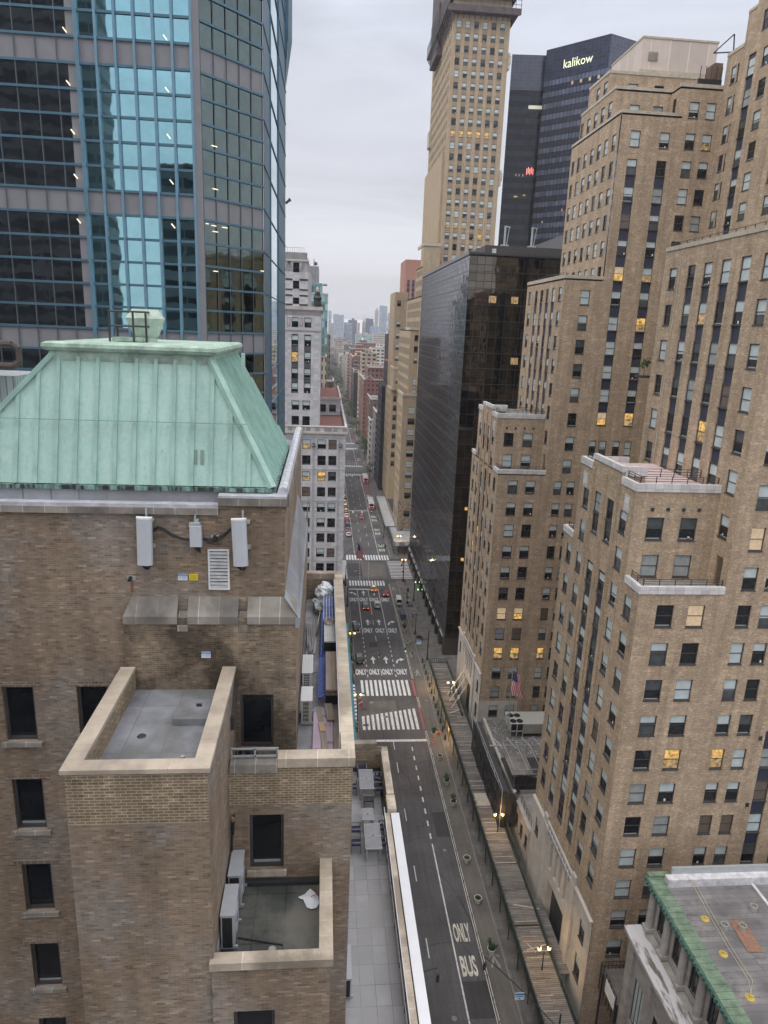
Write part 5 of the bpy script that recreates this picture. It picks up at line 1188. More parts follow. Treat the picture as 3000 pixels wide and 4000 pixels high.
# copings
mb = MB()
mb.box(-24, -3.08, YA-.12, YA+.3, 74.42, 74.62, 'dark_stone'); mb.box(-24, -3.08, YA-.06, YA+.35, 74.62, 74.72, 'lead_bright'); mb.box(-3.08, -1.05, YA-.12, YA+.3, 74.72, 74.95, 'dark_stone'); mb.box(-3.08, -1.05, YA-.1, YA+.36, 74.95, 75.02, 'lead_bright'); mb.box(-1.22, -1.0, YA+.36, 35, 74.6, 75.05, 'dark_stone'); mb.box(-3.08, -1.1, YA-.0, YA+.28, 74.5, 74.72, NB, skip='t')
mb.cyl((-1.18, YA+.2, 75.08), (-1.18, 34, 75.08), .17, .17, 'lead_bright', 8)
mb.build('coping', root)
mb = MB(); rng = random.Random(4)
def ctop(x0, x1, y0, y1, z, m='pale_coping', h=.12): mb.box(x0, x1, y0, y1, z-h, z, m)
ctop(-6.12, -2.6, 14.93, 15.36, 69.56); ctop(-6.12, -5.68, 15.36, YA-.33, 69.56); ctop(-3.02, -2.6, 15.36, YA-.33, 69.56)
mb.build('tower_coping', root)
mb = MB(); ctop(-1.2, 1.14, 18.42, 18.9, 67.4, 'cap_stone', .3); ctop(.72, 1.14, 18.9, 34.7, 67.4, 'cap_stone2', .3); ctop(-1.1, 1.14, 34.7, 35.15, 67.4, 'cap_stone', .3); ctop(-2.62, -1.2, 18.42, 18.9, 67.22, 'dark_stone', .3)
ctop(-2.75, .5, 14.84, 15.2, 63.74, 'cap_stone', .24); ctop(.12, .5, 15.2, 18.5, 63.74, 'cap_stone2', .24)
slabs('cap_stone2', (.52, .45, .36), (.66, .60, .50), 4., .52, .014, .24, 1.2, stain=(.33, .28, .22)); mb.build('wing_coping', root)
# flat roofs
slabs('balcony_felt', (.07, .078, .072), (.035, .04, .037), .9, .9, .03, .4, 1.0, stain=(.17, .165, .145), rough=.5); slabs('felt_grey', (.25, .26, .29), (.15, .155, .17), 1.05, 2.4, .014, .25, 1.3, stain=(.14, .145, .14), spec=.5, rough=.4)
slabs('felt_pale', (.31, .31, .33), (.19, .19, .21), .95, .95, .014, .2, 1.2, stain=(.23, .23, .245))
mb = MB(); mb.box(-5.7, -3.0, 15.34, YA-.3, 68.6, 68.76, 'felt_grey', skip='b'); mb.build('tower_roof', root)
mb = MB(); mb.box(-4.15, -3.2, 18.1, 19.2, 68.76, 68.98, 'felt_grey'); mb.bar((-3.6, 18.8, 69.0), (-3.45, 18.8, 69.0), .05, .12, 'dark_metal'); mb.build('roof_hatch', root)
mb = MB(); mb.lathe((-4.9, 17.6, 68.76), [(0, .03), (.1, .03), (.13, 0)], 'dark_metal', 10); mb.lathe((-3.5, 16.2, 68.76), [(.06, 0), (.06, .3), (0, .3)], 'vent_grey', 8); mb.build('roof_drain', root); mb = MB(); mb.lathe((-1.2, 16.0, 62.92), [(0, .03), (.09, .03), (.12, 0)], 'vent_grey', 10); mb.bar((-2.2, 16.4, 62.95), (-.9, 16.1, 62.95), .03, .03, 'cable_black'); mb.build('roof_drain', root)
mb = MB(); mb.box(-1.05, .74, 18.8, 34.7, 65.8, 65.95, 'felt_pale', skip='b'); mb.box(-2.6, -1.0, 18.8, 20.3, 66.0, 66.3, 'felt_pale', skip='b'); mb.build('low_roof', root)
mb = MB(); mb.box(-2.66, .13, 15.2, 18.5, 62.7, 62.92, 'balcony_felt', skip='b'); mb.build('balcony_roof', root)
mb = MB(); mb.box(-2.5, .12, 18.3, 18.5, 62.92, 63.06, 'dark_metal'); mb.build('flashing', root)
mb = MB(); mb.box(-24, -1.3, YA+.3, 34, 73.9, 74.6, 'lead'); mb.build('gutter', root)
# copper mansard
def cop_mb():
    zb, zt, = 75.2, 79.0
    bl, br, bf, bb = -11.4, -1.5, 20.85, 33.
    tl, tr, tf, tb = -8.0, -3.5, 22.0, 28.2
    bb = 29.0
    return zb, zt, bl, br, bf, bb, tl, tr, tf, tb
zb, zt_, bl, br, bf, bb, tl, tr, tf, tb = cop_mb()
mb = MB()
mb.face([(bl, bf, zb), (br, bf, zb), (tr, tf, zt_), (tl, tf, zt_)], 'copper'); mb.face([(br, bf, zb), (br, bb, zb), (tr, tb, zt_), (tr, tf, zt_)], 'copper'); mb.face([(bl, bb, zb), (bl, bf, zb), (tl, tf, zt_), (tl, tb, zt_)], 'copper'); mb.face([(br, bb, zb), (bl, bb, zb), (tl, tb, zt_), (tr, tb, zt_)], 'copper')
mb.face([(tl, tf, zt_), (tr, tf, zt_), (tr, tb, zt_), (tl, tb, zt_)], 'copper'); mb.build('copper_roof', root)
mb = MB()      # standing seams
n = 18
for k in range(n):
    x = bl+.14+k*.565
    tt = 1.0
    if x < tl: tt = (x-bl)/(tl-bl)
    if x > tr: tt = (br-x)/(br-tr)
    if tt <= .03: continue
    p = (x, bf, zb); q = (x, bf+(tf-bf)*tt*.985, zb+(zt_-zb)*tt*.985); mb.bar((p[0], p[1]-.03, p[2]), (q[0], q[1]-.03, q[2]), .11, .09, 'copper_seam')
for k in range(20):
    y = bf+.2+k*.41
    tt = 1.0
    if y < tf: tt = (y-bf)/(tf-bf)
    if y > tb: tt = max(0, (bb-y)/(bb-tb))
    if tt <= .03: continue
    mb.bar((br+.02, y, zb), (br+(tr-br)*tt+.02, y, zb+(zt_-zb)*tt), .07, .14, 'copper_seam')
for (x0, y0, x1, y1) in ((br, bf, tr, tf), (bl, bf, tl, tf)): mb.bar((x0, y0-.02, zb), (x1, y1-.02, zt_), .24, .14, 'copper_seam')
plain('copper_seam', (.32, .49, .43), .8, var=.2, vs=1.2)
mb.bar((bl+1.1, bf+.36, zb+1.85), (br-.8, bf+.36, zb+1.85), .03, .02, 'copper_joint'); plain('copper_joint', (.20, .38, .33), .8)
mb.build('standing_seam', root)
mb = MB()      # rounded curb at the top
prof = [(.0, -.32), (.06, -.05), (.05, .0), (.16, .03), (.22, .12), (.2, .22), (.1, .27), (-.05, .28)]
def sweep(prof, x0, x1, y0, y1, z, m):
    for (a, za), (b2, zb_) in zip(prof, prof[1:]):
        A4 = [(x0-a, y0-a, z+za), (x1+a, y0-a, z+za), (x1+a, y1+a, z+za), (x0-a, y1+a, z+za)]; B4 = [(x0-b2, y0-b2, z+zb_), (x1+b2, y0-b2, z+zb_), (x1+b2, y1+b2, z+zb_), (x0-b2, y1+b2, z+zb_)]
        for i in range(4): j = (i+1) % 4; mb.face([A4[i], A4[j], B4[j], B4[i]], m)
sweep(prof, tl-.08, tr+.08, tf-.08, tb+.08, zt_, 'copper_weathered'); plain('copper_weathered', (.35, .47, .39), .85, var=.35, vs=2.5, fine=.2)
mb.face([(tl-.1, tf-.1, zt_+.27), (tr+.1, tf-.1, zt_+.27), (tr+.1, tb+.1, zt_+.27), (tl-.1, tb+.1, zt_+.27)], 'copper_weathered'); mb.build('roof_curb', root)
mb = MB(); mb.box(bl, br, bf-.12, bf+.05, zb-.14, zb-.02, 'copper_black'); mb.box(br-.05, br+.12, bf+.05, bb, zb-.14, zb-.02, 'copper_black'); mb.box(bl, br+.05, bf-.06, bf, zb-.75, zb-.14, 'lead'); mb.box(br+.05, br+.1, bf, bb, zb-.75, zb-.14, 'lead'); m_, nt_, b_ = _new('copper_black'); nt_.links.new(mixc(nt_, noise(nt_, objn(nt_, (2, 2, .3)), 3, 0, 1, 4, .6, .42, .62), (.03, .035, .035), (.22, .38, .33)), b_.inputs['Base Color'])
mb.build('eaves_gutter', root)
mb = MB()
for k, (dx, l) in enumerate(((0, .34), (.17, .36))): mb.box(-3.86+dx, -3.77+dx, 0, 0, 0, 0, 'vent_grey') if False else None
zz = zb+1.05; yy = bf+(tf-bf)*1.05/3.8-.03
for dx in (0, .19): mb.face([(-3.86+dx, yy-.12, zz-.42), (-3.76+dx, yy-.12, zz-.42), (-3.76+dx, yy, zz), (-3.86+dx, yy, zz)], 'bare_patch')
plain('bare_patch', (.20, .27, .23), .8); mb.build('bare_patch', root)
mb = MB()
mb.box(br-.32-1.0, br-1.22, 24.6, 24.9, 78.35, 79.0, 'copper'); mb.build('dormer_stub', root)
# copper ventilator and iron rail on the roof
o_ = MB(); cx, cy, cz = -5.95, 24.6, 79.27
def ngon(r, z, n=8, sy=.9): return [(cx+r*math.cos(math.pi/8+i*2*math.pi/n), cy+sy*r*math.sin(math.pi/8+i*2*math.pi/n), z) for i in range(n)]
rings = [ngon(.36, cz), ngon(.36, cz+.12), ngon(.42, cz+.2), ngon(.62, cz+.72), ngon(.64, cz+.76), ngon(.42, cz+1.05)]
for a, b2 in zip(rings, rings[1:]):
    for i in range(8): j = (i+1) % 8; o_.face([a[i], a[j], b2[j], b2[i]], 'copper_pale')
o_.face(rings[-1], 'copper_pale'); plain('copper_pale', (.45, .55, .47), .85, var=.2, vs=3)
tag(o_.build('copper_ventilator', None, loc=(cx, cy, cz)), 'pale green octagonal copper ventilator on top of the mansard roof', 'ventilator')
o_ = MB(); K = 'dark_metal'; x0, x1, y0, y1, z0 = -6.85, -5.75, 23.6, 24.5, 79.27
for x, y in ((x0, y0), (x0, y1), (x1-.35, y0), (x1, y0+.2), (x1, y1)): o_.cyl((x, y, z0), (x, y, z0+.95), .035, .035, K, 6)
for z in (.5, .95): o_.cyl((x0, y0, z0+z), (x1-.35, y0, z0+z), .035, .035, K, 6); o_.cyl((x0, y0, z0+z), (x0, y1, z0+z), .035, .035, K, 6); o_.cyl((x0, y1, z0+z), (x1, y1, z0+z), .035, .035, K, 6); o_.cyl((x1, y0+.2, z0+z), (x1, y1, z0+z), .035, .035, K, 6); o_.cyl((x1-.35, y0, z0+z), (x1, y0+.2, z0+z), .035, .035, K, 6)
o_.box(x0+.05, x1-.1, y0+.05, y1-.1, z0+.02, z0+.14, 'copper_weathered'); tag(o_.build('roof_guardrail', None, loc=(-6.3, 24, 79.2)), 'black pipe guardrail beside the ventilator on the copper roof', 'railing')
# left edge: ribbed cabinet and big pipes
r_ = thing('rooftop_plant', 'grey ribbed plant cabinet with thick dark pipes at the left edge, beside the copper roof', 'rooftop plant', (-12.5, 24, 75))
mb = MB(); mb.box(-14, -10.25, 24.5, 27, 73.9, 78.0, 'ribbed_grey'); mb.build('cabinet', r_); slabs('ribbed_grey', (.33, .35, .37), (.14, .15, .16), .22, 30, .02, .1, .6)
mb = MB()
for z in (78.35, 79.05): mb.cyl((-13, 24.2, z), (-10.15, 24.2, z), .11, .11, 'pipe_brown', 8)
mb.cyl((-10.15, 24.2, 78.35), (-9.95, 24.2, 78.5), .11, .11, 'pipe_brown', 8); mb.cyl((-9.95, 24.2, 78.48), (-9.95, 24.2, 78.92), .11, .11, 'pipe_brown', 8); mb.cyl((-9.95, 24.2, 78.9), (-10.15, 24.2, 79.05), .11, .11, 'pipe_brown', 8); plain('pipe_brown', (.07, .05, .045), .6, var=.3, vs=4); mb.build('pipe', r_, smooth=False)
mb = MB()
for z in (79.9, 80.1): mb.cyl((-13, 25, z), (-11.2, 25, z), .05, .05, 'pale_steel', 6)
mb.cyl((-11.3, 25, 78), (-11.3, 25, 80.2), .05, .05, 'pale_steel', 6); mb.build('bracket', r_)

# antennas, junction box, signs, louvre, camera on the brick wall
plain('antenna_grey', (.50, .53, .57), .5, var=.05); plain('cable_black', (.02, .02, .022), .6)
def antenna(x, lean, label):
    r_ = thing('panel_antenna', label, 'antenna', (x, YA-.3, 72.9), group='panel antennas on the brick wall')
    mb = MB(); n = 8; a = [(-.22, -.06), (-.2, -.12), (-.1, -.17), (.1, -.17), (.2, -.12), (.22, -.06), (.22, .02), (-.22, .02)]
    M_ = Matrix.Translation((x, YA-.32, 72.93)) @ Matrix.Rotation(lean, 4, 'Y'); t_ = MB(); t_.prism(a, 0, 1.42, 'antenna_grey'); t_.prism([(p[0]*1.03, p[1]*1.03) for p in a], 1.42, 1.47, 'antenna_white'); mb.add(t_, M_); mb.build('radome', r_)
    mb = MB(); mb.cyl((x+.05, YA-.14, 72.95), (x+.05, YA-.14, 74.6), .035, .035, 'pale_steel', 6)
    for z in (73.4, 74.2): mb.box(x-.02, x+.26, YA-.22, YA, z, z+.08, 'pale_steel')
    mb.build('bracket', r_)
    mb = MB(); rg = random.Random(x)
    for k in range(9):
        xx = x-.16+k*.04; mb.cyl((xx, YA-.3, 72.95), (xx+rg.uniform(-.04, .04), YA-.27, 72.84), .012, .012, rg.choice(['cable_black', 'rust_sheet', 'cable_black']), 5); mb.cyl((xx, YA-.27, 72.86), (x+rg.uniform(-.05, .1), YA-.2, 72.72), .014, .014, 'cable_black', 5)
    mb.build('cable_tail', r_)
plain('antenna_white', (.72, .74, .77), .5)
antenna(-5.22, R(1.5), 'pale grey panel antenna on the brick wall, left of the two'); antenna(-2.4, R(-2.0), 'pale grey panel antenna on the brick wall beside the louvre, right of the two')
r_ = thing('radio_box', 'small grey radio box on the brick wall between the two antennas', 'junction box', (-3.72, YA-.2, 73.5))
mb = MB(); mb.box(-3.9, -3.56, YA-.32, YA-.12, 73.48, 74.12, 'antenna_grey'); mb.box(-3.92, -3.6, YA-.28, YA-.1, 74.12, 74.2, 'pale_steel'); mb.build('casing', r_); mb = MB(); mb.box(-3.8, -3.66, YA-.12, YA, 73.6, 74.3, 'pale_steel'); mb.cyl((-3.76, YA-.1, 74.2), (-3.76, YA-.1, 74.42), .03, .03, 'pale_steel', 6); mb.build('bracket', r_)
def cable(pts, r=.018, m='cable_black'):
    mb = MB()
    for a, b2 in zip(pts, pts[1:]): mb.cyl(a, b2, r, r, m, 5, False)
    return mb
def sag(p, q, d, n=8): 
    p, q = Vector(p), Vector(q); return [tuple(p.lerp(q, t/n)+Vector((0, 0, -d*4*(t/n)*(1-t/n)))) for t in range(n+1)]
mb = MB()
for k in range(3):
    mb.add(cable([(-5.0, YA-.1, 73.95-.04*k), (-4.85, YA-.08, 74.04-.03*k), (-4.7, YA-.08, 73.98-.03*k), (-4.45, YA-.08, 73.8-.03*k), (-4.15, YA-.08, 73.68-.02*k), (-3.9, YA-.1, 73.66-.02*k)])); mb.add(cable(sag((-3.56, YA-.1, 73.7-.02*k), (-2.72, YA-.1, 74.02-.03*k), .14+.03*k)))
mb.add(cable(sag((-3.56, YA-.1, 73.66), (-3.0, YA-.1, 73.52), .05)))
for k in range(4): mb.add(cable(sag((-3.82+.06*k, YA-.22, 73.5), (-3.74+.04*k, YA-.2, 73.5), .1+.05*k)))
r_ = thing('antenna_cable', 'black cables slung across the brick wall between the antennas', 'cable', (-4, YA, 73.7))
for k_, f_ in enumerate(mb.f): mb.g[k_] = k_
for c_ in mb.pieces(): c_.build1('strand', r_)
o_ = MB(); o_.box(-3.32, -3.1, YA-.06, YA, 73.66, 73.76, 'pale_steel'); o_.cyl((-3.2, YA-.16, 73.7), (-3.2, YA-.02, 73.7), .06, .08, 'cable_black', 8); tag(o_.build('wall_camera', None, loc=(-3.2, YA, 73.7)), 'small black camera between the radio box and the right antenna', 'camera')
o_ = MB(); o_.box(-5.86, -5.62, YA-.02, YA, 72.3, 72.44, 'pale_steel'); o_.cyl((-5.76, YA-.2, 72.36), (-5.76, YA-.02, 72.38), .05, .06, 'cable_black', 8); tag(o_.build('wall_camera', None, loc=(-5.76, YA, 72.4)), 'small black camera on the brick wall above the sloping stone', 'camera')
r_ = thing('wall_louvre', 'white framed ventilation louvre with bent slats in the brick wall', 'louvre', (-3.11, YA, 72))
mb = MB(); mb.box(-3.43, -3.38, YA-.05, YA+.02, 72.02, 73.32, 'antenna_white'); mb.box(-2.84, -2.79, YA-.05, YA+.02, 72.02, 73.32, 'antenna_white'); mb.box(-3.38, -2.84, YA-.05, YA+.02, 73.27, 73.32, 'antenna_white'); mb.box(-3.38, -2.84, YA-.05, YA+.02, 72.02, 72.07, 'antenna_white'); mb.build('frame', r_)
mb = MB(); mb.box(-3.38, -2.84, YA-.01, YA-.005, 72.07, 73.27, 'cable_black'); 
for k in range(11): z = 72.08+k*.108; d = random.Random(k).uniform(-.012, .012); mb.face([(-3.38, YA-.05, z), (-2.84, YA-.05, z+d), (-2.84, YA-.012, z+.075+d), (-3.38, YA-.012, z+.075)], 'slat_grey')
plain('slat_grey', (.45, .46, .47), .5, var=.2, vs=4); mb.build('slat', r_)
# signs: blue headed NOTICE boards and a yellow one
plain('sign_blue', (.05, .22, .55), .6, var=.02); plain('sign_white', (.75, .78, .8), .6, var=.02); plain('sign_yellow', (.75, .60, .02), .6, var=.03); plain('ink', (.03, .03, .03), .7)
def notice(x, z, y, label):
    r_ = thing('notice_sign', label, 'sign', (x, y, z), group='white and blue notice signs on the brick wall')
    mb = MB(); mb.box(x-.14, x+.14, y-.02, y, z-.1, z+.1, 'sign_white'); mb.build('board', r_)
    mb = MB(); mb.box(x-.14, x+.14, y-.024, y-.02, z+.035, z+.1, 'sign_blue', skip='s'); mb.build('header', r_)
    Mx = Matrix(((1, 0, 0, 0), (0, 0, -1, 0), (0, 1, 0, 0), (0, 0, 0, 1)))
    t = text_mb('NOTICE', 'sign_white', .062); mb = MB(); mb.add(t, Matrix.Translation((x, y-.027, z+.067)) @ Mx)
    for k, (r1) in enumerate((.02, .034)):
        for sgn in (-1, 1):
            for a in range(4): 
                t0, t1 = -.7+a*.35, -.7+(a+1)*.35; c0 = (x-.075+sgn*r1*math.cos(t0), z-.01+r1*math.sin(t0)); c1 = (x-.075+sgn*r1*math.cos(t1), z-.01+r1*math.sin(t1)); mb.bar((c0[0], y-.023, c0[1]), (c1[0], y-.023, c1[1]), .004, .006, 'ink')
    mb.bar((x-.075, y-.023, z-.06), (x-.075, y-.023, z-.01), .004, .01, 'ink')
    for k in range(4): mb.box(x-.01, x+.12, y-.022, y-.02, z+.012-k*.025, z+.02-k*.025, 'sign_blue', skip='s')
    mb.build('lettering', r_)
notice(-4.21, 72.41, YA, 'white NOTICE sign with blue header beside the yellow sign'); notice(-3.52+.0, 69.96, YA-.32, 'white NOTICE sign with blue header alone on the stained brick bay')
r_ = thing('warning_sign', 'small yellow sign right of the NOTICE sign on the brick wall', 'sign', (-3.88, YA, 72.41)); mb = MB(); mb.box(-4.01, -3.75, YA-.02, YA, 72.31, 72.51, 'sign_yellow'); mb.build('board', r_); mb = MB()
for k in range(6): mb.box(-3.98, -3.78, YA-.022, YA-.02, 72.475-k*.026, 72.48-k*.026, 'ink', skip='s')
mb.build('lettering', r_)
# rust run under the camera belongs to the wall
mb = MB(); mb.face([(-5.79, YA-.006, 71.9), (-5.68, YA-.006, 71.9), (-5.70, YA-.006, 72.3), (-5.76, YA-.006, 72.3)], 'rust_run'); plain('rust_run', (.20, .10, .055), .9, var=.3, vs=3); mb.build('rust_stain', root)

# condensers
plain('unit_white', (.62, .63, .63), .5, var=.05, fine=.04); plain('unit_grey', (.40, .42, .45), .5, var=.06, vs=3, fine=.1); plain('unit_beige', (.47, .47, .43), .5, var=.05)
def condenser(x0, x1, y0, y1, z0, z1, body, label, grille_face='n', rows=1, group=None, feet=True):
    r_ = thing('air_conditioner_unit', label, 'air conditioner', ((x0+x1)/2, (y0+y1)/2, z0), group=group)
    mb = MB(); mb.box(x0, x1, y0, y1, z0+.1, z1-.04, body); mb.build('casing', r_)
    mb = MB(); mb.box(x0-.02, x1+.02, y0-.02, y1+.02, z1-.04, z1, 'unit_white' if body != 'unit_grey' else 'unit_grey')
    if body == 'unit_white':
        for k in range(6): mb.box(x0+.03+k*(x1-x0)/6.3, x0+.045+k*(x1-x0)/6.3, y0+.05, y1-.05, z1, z1+.008, 'unit_grey')
    mb.build('lid', r_)
    mb = MB()
    if grille_face == 'n':
        mb.box(x0+.04, x1-.05, y0-.012, y0, z0+.14, z1-.1, 'cable_black', skip='s')
    elif grille_face == 'g':
        mb.box(x0+.08, x1-.12, y0-.008, y0, z0+.2, z1-.08, 'cable_black', skip='s'); nr = 11 if z1-z0 > 1.2 else 5
        for k in range(nr): z = z0+.2+(z1-z0-.28)*k/nr; mb.box(x0+.08, x1-.12, y0-.02, y0-.008, z, z+.022, body, skip='s')
        for k in range(3): x = x0+.08+(x1-x0-.2)*(k+1)/4; mb.box(x-.008, x+.008, y0-.022, y0-.02, z0+.2, z1-.08, body, skip='s')
    mb.build('grille', r_)
    if grille_face == 'n':
        mb = MB()
        for z in ((z0+z1)/2-.0,): 
            for yc in ((y0+y1)/2,):
                for zz in (z0+.42, z1-.42): mb.cyl((x1, yc, zz), (x1+.03, yc, zz), .26, .26, 'unit_grey', 14)
        mb.build('fan', r_)
    mb = MB()
    for y in (y0+.1, y1-.1): mb.box(x0-.06, x1+.08, y-.03, y+.03, z0, z0+.1, 'pale_steel')
    mb.build('foot', r_); return r_
condenser(-2.6, -2.24, 15.95, 17.05, 62.95, 64.2, 'unit_grey', 'grey air conditioner on the small dark balcony roof, nearer of the pair', group='air conditioners on the balcony roof')
condenser(-2.58, -2.22, 17.4, 18.42, 62.95, 64.2, 'unit_grey', 'grey air conditioner on the small dark balcony roof, against the wall with the tall window', group='air conditioners on the balcony roof')
condenser(-.66, -.27, 25.05, 26.6, 65.95, 66.75, 'unit_white', 'white topped condenser farther back on the narrow scaffold roof', 'g', group='condensers on the narrow roof')
condenser(-.62, -.24, 22.5, 23.5, 65.95, 67.0, 'unit_beige', 'tall beige condenser with many grilles at the near end of the narrow roof', 'g', group='condensers on the narrow roof')
condenser(1.12, 1.42, 21.0, 22.5, 55.02, 56.05, 'unit_grey', 'grey air conditioner on the tiled terrace against the brick wall, bottom of picture', group='air conditioners on the terrace')
o_ = MB(); o_.bar((-2.66, 15.6, 63.0), (-2.66, 16.3, 63.0), .03, .9, 'pale_steel'); o_.bar((-2.62, 15.3, 62.95), (-2.2, 15.9, 62.97), .04, .04, 'pale_steel'); tag(o_.build('steel_bracket', None, loc=(-2.6, 15.7, 63)), 'loose steel bracket beside the nearer balcony air conditioner', 'bracket')
o_ = MB(); 
for z0, z1, x, y in ((64.2, 65.4, -2.6, 18.4), (64.8, 65.5, -2.55, 18.38)): o_.cyl((x, y, z0), (x+.03, y, z1), .04, .04, 'cable_black', 6)
o_.lathe((-2.55, 18.36, 65.3), [(.05, 0), (.07, .12), (0, .2)], 'rust_sheet', 6); tag(o_.build('refrigerant_pipe', None, loc=(-2.6, 18.4, 64.5)), 'black lagged pipe climbing the corner above the balcony air conditioner', 'pipe')
# plastic bag on the balcony roof
import bmesh
def crumple(name, c, sx, sy, sz, m, seed, sub=4, amp=.25):
    bm = bmesh.new(); bmesh.ops.create_icosphere(bm, subdivisions=sub, radius=1); rg = random.Random(seed)
    from mathutils import noise as mn
    for v in bm.verts:
        n_ = mn.noise(v.co*1.7+Vector((seed*3.1, 0, 0)))-.7*abs(mn.noise(v.co*3.3+Vector((0, seed, 0))))-.35*abs(mn.noise(v.co*8+Vector((0, seed, 3)))); v.co *= 1+amp*n_
        v.co = Vector((v.co.x*sx, v.co.y*sy, max(v.co.z, -.55)*sz))
    me = bpy.data.meshes.new(name); bm.to_mesh(me); bm.free(); me.materials.append(getm(m)); o = bpy.data.objects.new(name, me); col.objects.link(o); o.location = c; return o
plain('bag_white', (.72, .76, .80), .4, var=.06, vs=4); plain('tarp_white', (.74, .78, .82), .8, var=.08, vs=2); plain('bag_black', (.012, .012, .014), .3)
o_ = MB(); pts = [(-.42, .02, .02), (-.3, -.08, .03), (-.26, -.06, .02), (-.14, -.38, .02), (0, -.46, .03), (.16, -.42, .03), (.24, -.25, .05), (.2, 0, .04), (.1, .12, .08), (-.05, .3, .06), (-.14, .2, .05), (-.2, .13, .03)]
M_ = Matrix.Translation((-.12, 17.75, 62.96)); t_ = MB(); cen = (0, -.05, .12)
for a, b2 in zip(pts, pts[1:]+pts[:1]): t_.face([a, b2, cen], 'bag_white')
for k in range(5): t_.box(-.02+k*.045, .01+k*.045, -.12+k*.03, -.07+k*.03, .135, .14, 'red_print', skip='b')
plain('red_print', (.55, .08, .10), .7); o_.add(t_, M_); tag(o_.build('plastic_bag', None, loc=(-.12, 17.7, 62.95)), 'white plastic bag with red print lying on the small balcony roof', 'bag')
# guardrail and rubbish bag at the notch in the coping
o_ = MB()
for z in (67.3, 67.55): o_.bar((-2.6, 18.75, z), (-1.22, 18.75, z), .05, .05, 'pale_steel')
for x in (-2.6, -1.9, -1.22): o_.bar((x, 18.75, 67.2), (x, 18.75, 67.58), .05, .05, 'pale_steel')
tag(o_.build('steel_guardrail', None, loc=(-1.9, 18.7, 67.2)), 'white steel guardrail over the gap in the stone coping below the window', 'railing')
tag(crumple('rubbish_bag', (-2.2, 19.4, 66.75), .38, .32, .38, 'bag_black', 3), 'black rubbish bag behind the white guardrail', 'bag')
o_ = MB(); o_.bar((-2.62, 19.2, 68.3), (-2.62, 20.1, 69.0), .1, .12, 'dark_metal'); o_.box(-2.72, -2.55, 19.05, 19.2, 68.0, 68.4, 'dark_metal'); tag(o_.build('rain_chute', None, loc=(-2.6, 19.5, 68.4)), 'dark metal rain chute on the side of the stair tower', 'gutter')
# ---------------------------------------------------------------- things on the narrow scaffold roof
plain('tube_blue', (.05, .10, .42), .45, var=.15); plain('tube_steel', (.48, .50, .53), .4, .4, var=.15, vs=3); plain('timber', (.33, .28, .23), .9, var=.25, vs=2, sc=(3, .3, 1)); plain('timber_light', (.45, .40, .34), .9, var=.2, vs=2, sc=(3, .4, 1)); plain('plywood', (.50, .38, .20), .85, var=.1)
DZ = 65.95; G_ = 'stored scaffold parts on the narrow roof'
rng = random.Random(9)
o_ = MB()
for k in range(26):
    x = -.62+rng.uniform(0, .42); y0 = 27.6+rng.uniform(0, .8); l = rng.uniform(2.2, 3.6); a = rng.uniform(-.09, .09); z = DZ+.05+rng.uniform(0, .35)
    o_.cyl((x, y0, z), (x+a*l, y0+l, z+rng.uniform(-.1, .2)), .025, .025, 'tube_steel', 5)
tag(o_.build('scaffold_tube_heap', None, loc=(-.5, 29, DZ)), 'heap of thin grey scaffold tubes thrown on the narrow roof', 'tubes', G_)
o_ = MB()
for k in range(13): y = 30.9+k*.0; x = .18+k*.045; o_.bar((x, 30.7, DZ+.5), (x, 32.8, DZ+.9), .03, .06, 'tube_blue' if k % 3 else 'tube_steel')
for k in range(4): o_.bar((.15, 31+k*.5, DZ+.45), (.74, 31+k*.5, DZ+.5), .04, .04, 'tube_blue')
tag(o_.build('blue_frame_stack', None, loc=(.4, 31.5, DZ)), 'stack of blue scaffold frames beyond the coil of rope', 'scaffold frames', G_)
o_ = MB()
for k in range(10): x = .02+k*.028; o_.bar((x, 26.5, DZ+.1+(k % 3)*.05), (x+.03, 31.5, DZ+.35+(k % 4)*.1), .03, .05, 'tube_blue' if k % 4 else 'cable_black')
for k in range(10): o_.bar((-.0, 26.6+k*.45, DZ+.15), (.2, 26.6+k*.45, DZ+.45), .03, .03, 'tube_blue')
tag(o_.build('blue_frame_stack', None, loc=(.1, 29, DZ)), 'long row of blue scaffold frames standing on edge beside the white planks', 'scaffold frames', G_)
o_ = MB()
for k in range(7): x = .2+k*.078; o_.box(x, x+.065, 27.8, 29.9, DZ+.78, DZ+.84, 'unit_white')
for z in (.45, .6, .7): o_.box(.22, .74, 27.85, 29.8, DZ+z, DZ+z+.05, 'tube_steel')
for y in (27.8, 28.6, 29.5): o_.box(.2, .76, y, y+.05, DZ+.3, DZ+.78, 'dark_metal')
tag(o_.build('aluminium_plank_stack', None, loc=(.45, 28.8, DZ)), 'stack of white ribbed aluminium planks against the parapet', 'planks', G_)
o_ = MB()
for k in range(7):
    r = .16+.02*(k % 3); cx, cy = .45+rng.uniform(-.05, .05), 29.75+rng.uniform(-.08, .08); n = 12
    for i in range(n): a, b2 = 2*math.pi*i/n, 2*math.pi*(i+1)/n; o_.cyl((cx+r*math.cos(a)*1.2, cy+r*1.4*math.sin(a), DZ+.88+.02*k), (cx+r*math.cos(b2)*1.2, cy+r*1.4*math.sin(b2), DZ+.88+.02*k), .013, .013, 'timber_light', 4, False)
tag(o_.build('rope_coil', None, loc=(.45, 29.7, DZ+.88)), 'pale coil of rope lying on the white planks', 'rope')
o_ = MB(); o_.box(.26, .5, 23.7, 26.9, DZ+.72, DZ+.8, 'timber'); o_.box(.51, .76, 23.7, 26.9, DZ+.73, DZ+.81, 'timber'); o_.box(.28, .75, 23.8, 26.8, DZ+.5, DZ+.62, 'timber')
